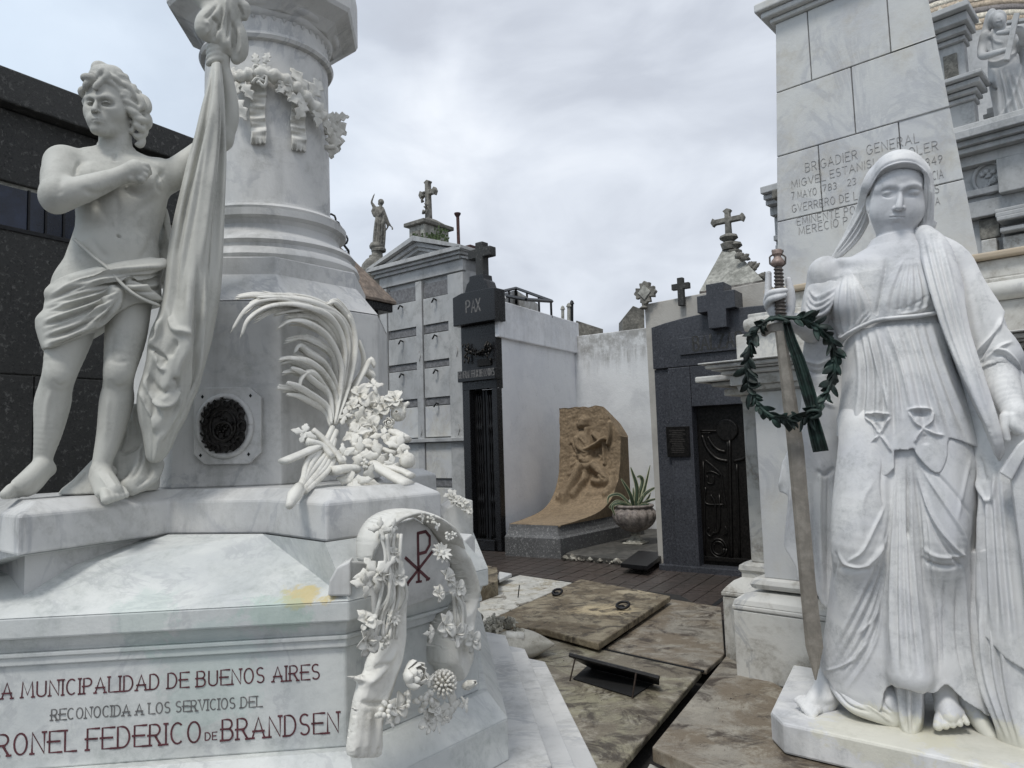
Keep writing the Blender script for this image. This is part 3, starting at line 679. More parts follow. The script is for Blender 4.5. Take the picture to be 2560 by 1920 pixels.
o = MB().slab([at(K4, 745, 265, 14), at(K4, 890, 312, 14), at(K4, 890, 430, 14), at(K4, 745, 430, 14)], (0,-1,0), .4).build('low_dark_roof', M['stoneD'], None); tag(o, 'dark sloping roof edge seen over the corner of the white walls', 'roof')
# ------------------------------------------------------------------ white walls
wA = np.array(FB(aR, .02, 0)); FWs = Fr(wA, 59)            # side wall: u runs back
def side_len(px):
    q = PPL(px, 1000, wA, FWs.v); return float((q-wA) @ FWs.u)
sl = side_len(1441)
sw = thing('white_side_wall', wA, 'white painted plaster wall with a projecting parapet beside the black tomb', 'wall')
MB().box(FWs, 0, sl+.1, .0, .05, 0, 3.3).build('wall_face', M['plasW'], sw, .01)
MB().box(FWs, -.02, sl+.1, -.06, .02, 3.24, 3.82).build('parapet', M['plasW'], sw, .015)
cB = np.array(FWs(sl, 0, 0)); FWb = Fr(cB, -33)
M['plasG2'] = plaster('white_wall_with_tan_patch', base=(.74,.75,.75), blotch=(.58,.59,.60), zt=3.3, drip=.75, patch=[(P(1603, 1150, 12.2), (3.2,3,2.0), (.36,.21,.12), .9, .78)])
bl = FWb.px(1610, 1000, 0)[0]
o = MB().box(FWb, -.3, bl+.6, 0, .3, 0, 3.56).build('white_back_wall', M['plasG2'], None, .015); tag(o, 'white mould stained wall with a tan patch behind the sandstone relief', 'wall')

# ------------------------------------------------------------------ granite base and platform of the relief
FS = Fr(PZ(1263, 1389, 0), -31)
sw_ = FS.px(1402, 1397, 0)[0]
gb = thing('granite_grave_base', FS(sw_/2, 1, 0), 'grey speckled granite grave base with a sloped pale front under the sandstone', 'grave base')
MB().loft([[FS(0,0,z), FS(sw_,0,z), FS(sw_*1.38,2.3,z), FS(0,2.3,z)] for z in (-.02, .27)]).build('lower_block', M['granS'], gb, .006)
prf = [(0, .27), (.03, .30), (.055, .35), (.07, .40), (.075, .44)]
MB().loft([[FS(d*.5, d, z), FS(sw_-d, d, z), FS(sw_*1.38-d, 2.3, z), FS(d*.5, 2.3, z)] for d, z in prf]).build('sloped_moulding', M['granS'], gb)
# platform with broken edge
pf = [FS(sw_, .5, 0), FS(sw_+.05, .05, 0), FS(sw_+.62, -.10, 0), FS(sw_+1.25, -.12, 0), FS(sw_+1.7, .35, 0), FS(sw_+1.7, 3, 0), FS(sw_, 3, 0)]
o = prism_obj('platform', [p[:2] for p in pf], -.02, .075, M['conc2'] if 'conc2' in M else M['stoneD'], None, .01); tag(o, 'low dark cement platform under the urn with a crumbling edge', kind='structure')
rr = random.Random(11)
rub = thing('rubble_edge', FS(sw_+.6, -.1, 0), 'crumbled pale masonry bits along the edge of the dark platform', 'rubble')
for k in range(60):
    t = rr.random(); a = sw_+.03+t*1.35; b = -.02-.1*t-rr.random()*.09; r = rr.uniform(.012, .075)*rr.random()**.4; c = np.array(FS(a, b, r*.6))
    V = [c+np.array([rr.uniform(.6,1)*r*x, rr.uniform(.6,1)*r*y, rr.uniform(.5,.9)*r*z]) for x, y, z in ((1,0,0),(-1,0,0),(0,1,0),(0,-1,0),(0,0,1),(0,0,-1),(.6,.6,.6),(-.6,-.6,.6))]
    import bmesh
    bm = bmesh.new(); [bm.verts.new(tuple(v)) for v in V]; bmesh.ops.convex_hull(bm, input=bm.verts); me = bpy.data.meshes.new('rubble'); 
    bmesh.ops.delete(bm, geom=[v for v in bm.verts if not v.link_faces], context='VERTS')
    VV = [tuple(v.co) for v in bm.verts]; bm.verts.index_update(); FF = [tuple(v.index for v in f.verts) for f in bm.faces]; bm.free(); bpy.data.meshes.remove(me)
    mesh_obj('rubble_piece', VV, FF, M['rubM'] if rr.random() < .75 else M['urnB'], rub)
# dark board on the platform edge
bd = [PZ(*c1(K4, *p), .12) for p in ((985,1590),(1085,1520),(1212,1530),(1212,1545),(1130,1605))]
o = MB().slab(bd, (0,0,1), .05).build('dark_board', M['iron'], None, .004); tag(o, 'flat black metal cover lying on the platform below the urn', 'cover')

# ------------------------------------------------------------------ dark granite tomb
G0 = PZ(1656, 1424, 0); FG = Fr(G0, -35)
GT = thing('dark_granite_tomb', FG(1.2, .5, 0), 'dark blue granite tomb with a large raised cross and a bronze door', 'tomb')
gz = lambda y, x=700, b=0: zof(FG, KL, x, y, b)
d0, d1 = aof(FG, KM, 490, 800), aof(FG, KM, 900, 800); gw = d1+1.0
zdoor = zof(FG, KM, 640, 312); zth = zof(FG, KM, 700, 1440)
# arched outline
tops = []
for t in np.linspace(0, 1, 13):
    a = gw*t; z = gz(1060, 218)+(gz(885, 1000)-gz(1060, 218))*sin(pi*min(t*1.0, 1))**.8 if t < .5 else gz(1060, 218)+(gz(885, 1000)-gz(1060, 218))*sin(pi*t)**.8
    tops.append((a, z))
zmid = gz(1400, 300)
MB().slab([FG(0, 0, zmid), FG(gw, 0, zmid)] + [FG(a, 0, z) for a, z in tops[::-1]], -FG.v, .25).build('arched_head', M['granD'], GT, .01)
MB().box(FG, 0, .19, .035, .5, 0, zmid-.004).build('side_strip', M['granD'], GT, .006)
MB().box(FG, .195, d0, 0, .5, 0, zmid-.004).build('left_jamb', M['granD'], GT, .008)
MB().box(FG, d1, gw, 0, .5, 0, zmid-.004).build('right_jamb', M['granD'], GT, .008)
MB().box(FG, d0+.003, d1-.003, .005, .5, zdoor, zmid-.004).build('lintel_stone', M['granD'], GT, .006)
MB().box(FG, -.02, gw, -.05, .4, -.02, .07).build('plinth', M['granD'], GT, .006)
MB().box(FG, d0+.003, d1-.003, -.03, .4, .07, zth).build('threshold', M['granD'], GT, .006)
MB().box(FG, 0, gw, .5, 2.6, 0, zmid).build('body', M['granD'], GT)
a0, a1 = aof(FG, KL, 455, 1200, -.03), gw-.7
MB().box(FG, a0, a1, -.03, .02, gz(1290, 470), gz(1150, 470)).build('name_panel', M['granD'], GT, .006)
zl = gz(1258, 640, -.03)
aa = aof(FG, KL, 575, 1220, -.03); ab = aof(FG, KL, 905, 1190, -.03)
letters('BALZAR', FG, aa, aa+(ab-aa)*1.22, -.03, zl+.02, .17, .028, 'letter', M['granL'], GT)
fslab(FG, KL, [(676,702),(824,676),(828,752),(915,740),(923,888),(845,902),(850,1052),(702,1070),(690,928),(608,940),(602,800),(680,786)], -.14, .3, 'large_cross', M['granD'], GT, .008)
fslab(FG, KM, [(288,462),(445,457),(455,668),(300,672)], -.03, .04, 'bronze_plaque', M['bronze'], GT, .004)
pa0, pa1 = aof(FG, KM, 300, 560, -.03), aof(FG, KM, 440, 560, -.03)
for k in range(13):
    z = zof(FG, KM, 370, 492+k*12.5, -.03); r = random.Random(k); w = r.uniform(.55, 1)
    MB().box(FG, pa0+.02+(1-w)*.12, pa1-.02-(1-w)*.12, -.034, -.029, z, z+.012).build('text_line', M['bronL'], GT)
# bronze door in relief
db = .16
D = MB().box(FG, d0-.05, d1+.05, db, db+.05, zth, zdoor).build('door', M['bronze'], GT)
def ds(pts, r=.012, name='door_ornament', b=db-.01):
    q = [FG(*[aof(FG, KM, x, y, b), b, zof(FG, KM, x, y, b)]) for x, y in pts]
    MB().tube(cr(q, 5), r, 6).build(name, M['bronze'], D, smooth=True)
pz = [FG(aof(FG, KM, 715, 485, db)+.135*cos(t), db-.03, zof(FG, KM, 715, 485, db)+.135*sin(t)) for t in np.linspace(0, 2*pi, 24, endpoint=False)]
MB().slab(pz, -FG.v, .04).build('door_disc', M['bronze'], D, .015)
ds([(540,520),(575,610),(640,680),(720,700)], .022); ds([(580,530),(610,580),(650,620),(700,635)], .02); ds([(760,700),(830,680),(870,640)], .022)
ds([(530,490),(600,490),(665,490)], .016); ds([(530,505),(600,505)], .01)
ds([(730,540),(735,900),(745,1380)], .02); ds([(715,540),(720,900),(730,1380)], .012); ds([(780,720),(790,1000),(800,1360)], .014); ds([(548,700),(555,1000),(560,1360)], .012)
ds([(560,690),(620,740),(670,790),(680,850),(700,1000),(705,1010)], .012); ds([(570,780),(600,770),(640,785),(660,800)], .01); ds([(575,800),(580,850),(620,850),(615,800)], .01)
ds([(565,880),(565,990),(690,1000)], .012); ds([(600,930),(630,1000),(630,1160),(640,1200)], .012); ds([(660,930),(660,1160),(620,1200)], .012)
for r_ in (.1, .07): 
    q = [FG(aof(FG, KM, 655, 1300, db)+r_*cos(t), db-.01, zof(FG, KM, 655, 1300, db)+r_*1.1*sin(t)) for t in np.linspace(0, 2*pi, 16)]; MB().tube(q, .013, 6).build('door_ring', M['bronze'], D, smooth=True)
ds([(590,1160),(570,1190),(600,1220),(620,1190)], .01); ds([(700,1150),(715,1190),(690,1210)], .01)
MB().box(FG, d0+.02, d1-.02, db-.03, db, zth+.05, zth+.1).build('door_rail', M['bronze'], D, .004)
# rendered wall rising behind it
RW = thing('streaked_rear_wall', FG(1, 1, 0), 'old rendered wall with dark run stains behind the granite tomb', 'wall')
zr0 = zof(FG, KL, 160, 850, .14); zr1 = zof(FG, KL, 1140, 660, .14); ar1 = aof(FG, KL, 1148, 700, .14)
MB().slab([FG(-.17, .27, 0), FG(ar1, .27, 0), FG(ar1, .27, zr1), FG(-.20, .27, zr0)], -FG.v, .14).build('front_wall', M['plasR'], RW, .01)
MB().box(FG, ar1-.15, ar1-.003, .42, 2.5, 0, zr1-.01).build('end_wall', M['plasR'], RW, .01)
MB().box(FG, -.17, -.02, .42, 3, 0, 3.4).build('side_wall', M['plasR'], RW, .01)
# crosses on that wall
ax = aof(FG, KL, 468, 710, .2)
o = cross_mb(FG, ax, .18, zr0-.1, zof(FG, KL, 468, 645, .2), .23, .075, .07, zarm=zof(FG, KL, 468, 716, .2)).build('stone_cross', M['granL'], None, .004); tag(o, 'small plain dark cross on top of the streaked wall', 'cross')
ax = aof(FG, KL, 175, 765, .2); az = zof(FG, KL, 175, 768, .2); pts = []
for k in range(48):
    t = k/48*2*pi; r = .10+.045*abs(cos(2*t))**.35*(1 if abs(cos(2*t)) > .45 else .35)+.012*cos(12*t); pts.append(FG(ax+r*cos(t), .18, az+r*sin(t)))
qf = thing('clover_cross', FG(ax, .18, az-.2), 'weathered clover shaped cross finial at the left end of the streaked wall', 'cross')
MB().slab(pts, -FG.v, .07).build('rim', M['stoneD'], qf, .006)
MB().slab([FG(ax+.09*cos(t), .165, az+.1*sin(t)) for t in np.linspace(0, 2*pi, 4, endpoint=False)], -FG.v, .03).build('diamond', M['conc'], qf, .004)
MB().lathe(FG(ax-.03, .2, az-.22), [(.03,0),(.06,.02),(.02,.05),(.03,.12)], 8).build('stem', M['stoneD'], qf)
o = MB().slab([at(KL, -10, 985, 13), at(KL, 75, 878, 13), at(KL, 170, 915, 13), at(KL, 170, 1080, 13), at(KL, -10, 1080, 13)], (0,-1,0), .5).build('dark_gable', M['stoneD'], None); tag(o, 'dark gable roof end peeking between the white wall and streaked wall', 'roof')
# pyramid roof with cross and crockets
Yp = 11.5
ap_ = at(KL, 850, 352, Yp+.4); bl_ = at(KL, 625, 760, Yp); br_ = at(KL, 1150, 662, Yp-.6); bk = br_+np.array([.9, 1.6, 0]); bk2 = bl_+np.array([1, 1.7, 0])
zb_ = min(bl_[2], br_[2])
PR = thing('pyramid_roof', ap_-np.array([0,0,2]), 'steep grey cement pyramid roof topped by a cross with leafy crockets', 'roof')
MB().add([bl_, br_, bk, bk2, ap_], [(0,1,4),(1,2,4),(2,3,4),(3,0,4),(0,3,2,1)]).build('roof_faces', M['conc'], PR)
MB().loft([[tuple(p) for p in (bl_, br_, bk, bk2)][::-1], [(p[0], p[1], 0) for p in (bl_, br_, bk, bk2)][::-1]]).build('tower_walls', M['plasR'], PR)
for (s, dx) in (((870,335),0), ((905,400),0)):
    c = at(KL, *s, Yp+.3); 
    MB().lathe(c-np.array([0,0,.16]), [(.12,0),(.15,.1),(.08,.14),(.16,.2),(.14,.24),(.06,.27)], 8).build('finial_base', M['stoneD'], PR, angle=40)
FP_ = Fr(at(KL, 862, 310, Yp+.3), -35)
trefoil_cross(FP_, 0, 0, -.12, zof(FP_, KL, 850, 65), .58, .085, .1).build('cross', M['stoneD'], PR, .012)
rr = random.Random(2)
for (x, y) in ((955,465),(990,480),(1045,550),(1070,570),(1120,640),(1150,650)):
    c = at(KL, x, y, Yp-.2); mb = MB()
    for k in range(7):
        d = np.array([rr.uniform(-.3,1), rr.uniform(-.5,.5), rr.uniform(-.4,.8)])*.12; mb.tube([c-d*.4, c+d*.6, c+d], [.05,.04,.008], 5)
    mb.build('crocket', M['stoneD'], PR, smooth=True)
# ------------------------------------------------------------------ organic helpers: petals, leaves, relief patches
def petal(mb, c, d, nrm, L, Wd, curl=.5, cup=.3, lob=0, th=.004, nu=7, nv=5, ph=0):
    """closed thin petal from c along d (unit-ish), with face normal nrm; curl bends it over along its length"""
    c = np.array(c, float); d = np.array(d, float); d /= np.linalg.norm(d); n = np.array(nrm, float); n -= d*(n@d); n /= np.linalg.norm(n)+1e-9; s = np.cross(d, n)
    top, bot = [], []
    for i in range(nu):
        t = i/(nu-1); w = Wd*(sin(pi*min(1, t*.86+.1))**.7)*(1 - .25*t)
        if lob: w *= .72+.28*cos(lob*2*pi*t+ph)
        if i == nu-1: w *= .25
        ang = curl*t*1.4
        base = c + d*(L*(sin(ang)/(curl*1.4) if abs(curl) > .05 else t)) + n*(-L*(1-cos(ang))/(curl*1.4) if abs(curl) > .05 else 0)
        nn = n*cos(ang)+d*sin(ang)
        for j in range(nv):
            q = (j/(nv-1)-.5)*2
            p = base + s*(q*w) + nn*(cup*w*(q*q-.35)) + nn*(.06*Wd*sin(6*t+3*q+ph))
            top.append(p + nn*th*(1-.6*abs(q))); bot.append(p - nn*th*(1-.6*abs(q)))
    k = nu*nv; F = []
    for i in range(nu-1):
        for j in range(nv-1):
            a = i*nv+j; F.append((a, a+1, a+nv+1, a+nv)); F.append((k+a, k+a+nv, k+a+nv+1, k+a+1))
    ed = [j for j in range(nv)] + [i*nv+nv-1 for i in range(1, nu)] + [(nu-1)*nv+j for j in range(nv-2, -1, -1)] + [i*nv for i in range(nu-2, 0, -1)]
    for i in range(len(ed)): a, b = ed[i], ed[(i+1) % len(ed)]; F.append((b, a, k+a, k+b))
    mb.add(np.array(top+bot), F)
def basis(n):
    n = np.array(n, float); n /= np.linalg.norm(n); u = np.cross(n, (0, 0, 1)); u /= np.linalg.norm(u)+1e-9; return n, u, np.cross(u, n)
def ball(mb, c, r, n=8, sq=(1,1,1)):
    rings = []
    for i in range(1, n-1):
        a = pi*i/(n-1); rings.append([(c[0]+r*sq[0]*sin(a)*cos(2*pi*j/n), c[1]+r*sq[1]*sin(a)*sin(2*pi*j/n), c[2]+r*sq[2]*cos(a)) for j in range(n)])
    mb.loft(rings)
def flower(mb, c, n, r, kind, rr):
    n, u, v = basis(n); c = np.array(c, float)
    if kind == 'rose':
        for ring_, (k, op, l) in enumerate(((3, .25, .8), (4, .55, .95), (5, 1.05, 1.1), (5, 1.5, 1.15))):
            for i in range(k):
                a = 2*pi*i/k + ring_*.9+rr.uniform(-.15,.15); o = u*cos(a)+v*sin(a); dd = n*cos(op)+o*sin(op)
                petal(mb, c+o*r*.06, dd, -o*cos(op)+n*sin(op), r*l, r*.52, -.55-.25*ring_, .55, th=r*.035)
        ball(mb, c+n*r*.25, r*.28)
    elif kind == 'mum':
        ball(mb, c, r*.5)
        for i in range(60):
            z = 1-(i+.5)/60*1.15; a = i*2.4; q = sqrt(max(0, 1-z*z)); dd = n*z+(u*cos(a)+v*sin(a))*q
            mb.tube([c+dd*r*.35, c+dd*r*.8, c+dd*r*.95], [r*.06, r*.11, r*.10], 6)
    elif kind == 'daisy':
        for k, (m, op) in enumerate(((11, 1.15), (9, .75))):
            for i in range(m):
                a = 2*pi*i/m+k*.3; o = u*cos(a)+v*sin(a); dd = n*cos(op)+o*sin(op)
                petal(mb, c, dd, n, r, r*.2, .5, .3, th=r*.05)
        ball(mb, c+n*r*.2, r*.25)
    elif kind == 'lily':
        for i in range(6):
            a = 2*pi*i/6+rr.uniform(-.2,.2); o = u*cos(a)+v*sin(a); dd = n*rr.uniform(.45,.9)+o*.8
            petal(mb, c-n*r*.1, dd, n, r*rr.uniform(.85,1.2), r*rr.uniform(.40,.54), rr.uniform(.5,1.1), .55, 1.5 if i % 2 else 0, th=r*.06, ph=i)
        for i in range(3): mb.tube([c, c+n*r*.7+u*r*.1*(i-1)], [r*.04, r*.05], 5)
    elif kind == 'bud':
        for i in range(5):
            a = 2*pi*i/5; o = u*cos(a)+v*sin(a)
            petal(mb, c+o*r*.15, n+o*.18, o, r*1.6, r*.45, .25, -.6, th=r*.05)
        ball(mb, c+n*r*.6, r*.42)
    elif kind == 'berries':
        for i in range(13): ball(mb, c+(u*rr.uniform(-1,1)+v*rr.uniform(-1,1)+n*rr.uniform(0,1))*r*.8, r*.3, 7)
    elif kind == 'leaves':
        for i in range(4):
            a = 2*pi*i/4+rr.uniform(-.5,.5); o = u*cos(a)+v*sin(a)
            petal(mb, c-n*r*.1, o+n*rr.uniform(.1,.6), n+o*rr.uniform(-.4,.4), r*rr.uniform(1.0,1.45), r*rr.uniform(.38,.55), rr.uniform(.2,1.0), rr.uniform(-.3,.5), 2, th=r*.06, ph=i)
def seg_dist(X, Y, pts):
    """distance to polyline, and parameter, arrays X,Y"""
    best = np.full(X.shape, 1e9); side = np.zeros(X.shape); tt = np.zeros(X.shape)
    n = len(pts)-1
    for i in range(n):
        ax, ay = pts[i][:2]; bx, by = pts[i+1][:2]; dx, dy = bx-ax, by-ay; L2 = dx*dx+dy*dy+1e-9
        t = np.clip(((X-ax)*dx+(Y-ay)*dy)/L2, 0, 1); ex, ey = X-ax-t*dx, Y-ay-t*dy; d = np.sqrt(ex*ex+ey*ey)
        m = d < best; best = np.where(m, d, best); side = np.where(m, np.sign(dx*ey-dy*ex), side); tt = np.where(m, (i+t)/n, tt)
    return best, side, tt
def in_poly(X, Y, poly):
    ins = np.zeros(X.shape, bool); n = len(poly); j = n-1
    for i in range(n):
        xi, yi = poly[i][:2]; xj, yj = poly[j][:2]
        if abs(yj-yi) > 1e-9: ins ^= ((yi > Y) != (yj > Y)) & (X < (xj-xi)*(Y-yi)/(yj-yi)+xi)
        j = i
    return ins
def relief(F, C, outline, b, th, name, m, parent, res=.004, edge=.02, strokes=(), bulge=0, skirt=None, smooth_out=3):
    """sculpted patch standing th proud of plane v=b; outline and strokes in picture-crop coordinates mapped once onto the plane"""
    ol = [F.px(p[0], p[1], b) for p in C(*outline)]
    if smooth_out: ol = [tuple(p) for p in cr(ol, smooth_out, True)]
    A = np.array(ol); lo, hi = A.min(0)-res*2, A.max(0)+res*2
    gx = np.arange(lo[0], hi[0], res); gz_ = np.arange(lo[1], hi[1], res); X, Z = np.meshgrid(gx, gz_)
    ins = in_poly(X, Z, ol); d, _, _ = seg_dist(X, Z, ol+[ol[0]])
    sd = np.where(ins, d, -d)
    H = th*np.clip(sd/edge+.1, 0, 1)**.5 + bulge*np.clip(sd/.08, 0, 1)**.7*1.0
    for pts, w, amp in strokes:
        q = [F.px(p[0], p[1], b) for p in C(*pts)]; q = [tuple(p) for p in cr(q, 4)]
        dd, _, t = seg_dist(X, Z, q); H = H + amp*np.exp(-(dd/w)**2)*np.clip(t*6, .15, 1)*np.clip((1-t)*6, .15, 1)
    keep = sd > -res*.7
    gz1, gx1 = np.gradient(sd, res); bd = keep & (sd < res*.8); X = np.where(bd, X-sd*gx1, X); Z = np.where(bd, Z-sd*gz1, Z)
    idx = -np.ones(X.shape, int); idx[keep] = np.arange(keep.sum())
    a, c, h = X[keep], Z[keep], np.where(sd[keep] > res*.8, H[keep], 0)
    o_, u_, v_ = F.o, F.u, F.v
    Vf = o_ + a[:,None]*u_ + (b-h)[:,None]*v_ + c[:,None]*np.array([0,0,1.])
    q = (idx[:-1,:-1] >= 0) & (idx[:-1,1:] >= 0) & (idx[1:,1:] >= 0) & (idx[1:,:-1] >= 0)
    Fq = np.stack([idx[:-1,:-1][q], idx[:-1,1:][q], idx[1:,1:][q], idx[1:,:-1][q]], -1)
    if skirt is not None:
        Vb = o_ + a[:,None]*u_ + (b+skirt+0*h)[:,None]*v_ + c[:,None]*np.array([0,0,1.]); n = len(Vf)
        e = {}
        for f in Fq:
            for k in range(4):
                x, y = int(f[k]), int(f[(k+1)%4]); 
                if (y, x) in e: del e[(y, x)]
                else: e[(x, y)] = 1
        S = np.array([(y, x, x+n, y+n) for x, y in e]); Fq = np.concatenate([Fq, Fq[:, ::-1]+n, S]); Vf = np.concatenate([Vf, Vb])
    return mesh_obj(name, Vf, Fq, m, parent, smooth=True)
# ------------------------------------------------------------------ big dark granite building at the far left
DB0 = P(0, 1100, 4.5); DB0[2] = 0; FD = Fr(DB0, 58)
hz = zof(FD, crop(0,100,.3858), 0, 205); w1, w0 = zof(FD, crop(0,100,.3858), 100, 950), zof(FD, crop(0,100,.3858), 100, 1215)
DBt = thing('dark_granite_building', FD(1, 1, 0), 'big rough black granite building with a strip window behind the marble youth', 'building')
zj = zof(FD, crop(0,640,.3858), 100, 768); zcop = zof(FD, crop(0,100,.3858), 0, 430)
def pan(a0, a1, z0, z1, b=0): MB().box(FD, a0+.003, a1-.003, b, b+.2, z0+.003, z1-.003).build('granite_panel', M['granL'], DBt, .008)
va = FD.px(85, 1000, 0)[0]; AE = 1.62
pan(-2.2, va, -.1, zj); pan(va, AE, -.1, zj)
pan(-2.2, AE, zj, w0)
pan(-2.2, AE, w1+.02, zcop)
MB().box(FD, -2.2, AE+.0, -.1, .2, zcop+.004, hz).build('coping', M['granL'], DBt, .012)
MB().box(FD, -2.2, AE, .03, .2, -.1, hz-.05).build('backing', M['conc'], DBt)
MB().box(FD, -2.2, AE-.2, .2, 3.5, -.1, hz-.05).build('body', M['granL'], DBt)
MB().box(FD, -2.2, AE, .06, .1, w0-.02, w1+.04).build('window_back', M['black'], DBt)
gx = [-2.1] + [FD.px(x, 540, .03)[0] for x in (-150, -40, 68, 111, 156, 200, 245)] 
for i in range(len(gx)-1):
    MB().box(FD, gx[i]+.008, gx[i+1]-.008, .015, .035, w0+.005, w1-.005).build('window_pane', M['glass'], DBt)
    MB().box(FD, gx[i+1]-.006, gx[i+1]+.006, .005, .03, w0, w1).build('window_bar', M['iron'], DBt)
MB().box(FD, -2.2, AE, -.01, .03, w0-.03, w0-.002).build('window_sill', M['iron'], DBt, .003)

# ------------------------------------------------------------------ brown roofed tomb behind the column
FE = Fr((0, 0, 0), -35); E0 = P(*c1(K3, 90, 1000), 8.4)-FE.v*1.4; E0[2] = 0; FE = Fr(E0, -35)
BT = thing('brown_roofed_tomb', FE(-1, 1, 0), 'dark stone tomb with a brown sloping stone roof behind the column', 'tomb')
ze = zof(FE, K3, 200, 880, 1.4)-.12
MB().box(FE, -2.6, .0, 0, 1.4, 0, ze).build('body', M['stoneD'], BT, .02)
MB().box(FE, -.28, .03, 1.2, 1.43, 0, ze-.35).build('corner_pilaster', M['stoneD'], BT, .012)
for k, (p, z0, z1) in enumerate(((.05, ze-.35, ze-.25), (.1, ze-.1, ze), (.2, ze, ze+.08), (.3, ze+.08, ze+.2), (.42, ze+.2, ze+.3))):
    MB().box(FE, -2.6, p, -p, 1.4+p, z0, z1).build('cornice', M['stoneD'] if k < 3 else M['granK'], BT, .01)
zr = ze+.3; e = at(K3, 470, 820, 7.5); up = at(K3, 175, 590, 8.3); tp = at(K3, 20, 462, 8.5)
MB().loft([[FE(-2.9,-.45,zr), FE(.45,-.45,zr), FE(.45,1.85,zr), FE(-2.9,1.85,zr)], [FE(-2.9,-.45,zr+.03), FE(.45,-.45,zr+.03), FE(.45,1.85,zr+.03), FE(-2.9,1.85,zr+.03)],
  [FE(-2.3,.2,zr+1.2), FE(-.40,.2,zr+1.2), FE(-.40,1.1,zr+1.2), FE(-2.3,1.1,zr+1.2)], [FE(-2,.4,zr+1.4), FE(-.95,.4,zr+1.4), FE(-.95,.8,zr+1.4), FE(-2,.8,zr+1.4)]]).build('stone_roof', M['roofB'], BT)
c = at(K3, 285, 1145, 7.2); MB().lathe(c, [(0,-.1),(.07,-.07),(.09,0),(.07,.07),(0,.1)], 10).build('lamp_scroll', M['iron'], BT, smooth=True)
MB().tube([c, c-np.array([0,0,1.2])], .06, 8).build('lamp_post', M['iron'], BT)
# small iron filigree beyond the column
fc = at(K3, 5, 330, 9); mb = MB()
for k in range(4):
    q = fc+np.array([.02+.05*k, 0, .12-.09*k]); mb.tube([q+np.array([.07*cos(t), 0, .07*sin(t)]) for t in np.linspace(0, 2*pi, 10)], .014, 5)
mb.tube([fc-np.array([.2,0,-.3]), fc+np.array([.25,0,-.3])], .016, 5)
mb.tube([fc+np.array([.0,0,-.3]), fc+np.array([.25,0,-.3]), fc+np.array([.2,0,-4])], .016, 5)
tag(mb.build('iron_filigree', M['iron'], None), 'small black iron filigree cross tip just right of the column base', 'cross')
# dome of the tomb with the raised-arm statue
YD = 14.0; dc = at(K3, 300, 640, YD); ds_ = .3977/1800*YD
DM = thing('domed_tomb', (dc[0], dc[1], 0), 'dark round domed tomb seen behind the pediment, carrying a statue', 'tomb')
MB().lathe(dc, [(110*ds_, -2.5), (110*ds_, -.1), (118*ds_, -.05), (118*ds_, 0), (100*ds_, .02), (98*ds_, .12), (85*ds_, .26), (60*ds_, .36), (40*ds_, .40), (40*ds_, .44)], 28).build('dome', M['stoneD'], DM, angle=50)
pt = at(K3, 310, 535, YD); pb0 = zof(Fr(pt, 0), K3, 310, 470)+pt[2]
MB().lathe((pt[0], pt[1], pt[2]), [(50*ds_, 0), (50*ds_, .05), (36*ds_, .09), (34*ds_, .22), (48*ds_, .26), (50*ds_, .3), (44*ds_, .34), (40*ds_, .36)], 20).build('pedestal', M['stoneD'], DM, angle=50)
MB().box(W0, dc[0]-.6, dc[0]+.6, dc[1]-.6, dc[1]+.6, 0, dc[2]-2.4).build('drum', M['stoneD'], DM)

# ------------------------------------------------------------------ left monument
FM = Fr(BM, 6); BF = -1.22
mon = thing('column_monument', BM, 'white marble monument with inscribed pedestal, octagonal block and round column', 'monument')
m_ = lambda x, y: FM.px(x, y, BF)
zt1 = m_(868, 1495)[1]; zt0 = m_(866, 1546)[1]; zm0 = m_(863, 1615)[1]; zd0 = m_(860, 1868)[1]
a1 = m_(863, 1617)[0]
def octa(off=0, back=1.22, left=-1.25):
    """base outline pushed out by off"""
    L = .61*.7071; o = off; k = off*.4142
    return [(left-.2, BF-o), (a1+k, BF-o), (a1+L+o, BF+L-k), (a1+L+o, back-L+k), (a1+k, back+o), (left-.2, back+o)]
def mp(pts, z): return [FM(a, b, z) for a, b in pts]
def layer(o0, z0, o1, z1, name, m, bev=.004): return MB().loft([mp(octa(o0), z0), mp(octa(o1), z1)]).build(name, m, mon, bev)
for o_, z0, z1, i in ((.5, .12, .25, 0), (.37, .25, .35, 1), (.25, .35, .45, 2)): layer(o_, z0, o_, z1, 'step', M['marbleL'], .006)
layer(.1, .45, .1, .60, 'plinth', M['marbleP'], .006); layer(.1, .60, .03, zd0, 'plinth_slope', M['marbleP'], 0)
layer(0, zd0, 0, zm0, 'pedestal_die', M['marbleP'], .006)
mh = zt0-zm0
layer(.012, zm0, .012, zm0+mh*.3, 'moulding', M['marbleP'], .003)
layer(.02, zm0+mh*.3, .02, zm0+mh*.45, 'moulding', M['marbleP'], .003)
layer(.008, zm0+mh*.45, .026, zm0+mh, 'moulding', M['marbleP'], .003)
layer(.045, zt0, .045, zt1, 'top_slab', M['marbleP'], .006)
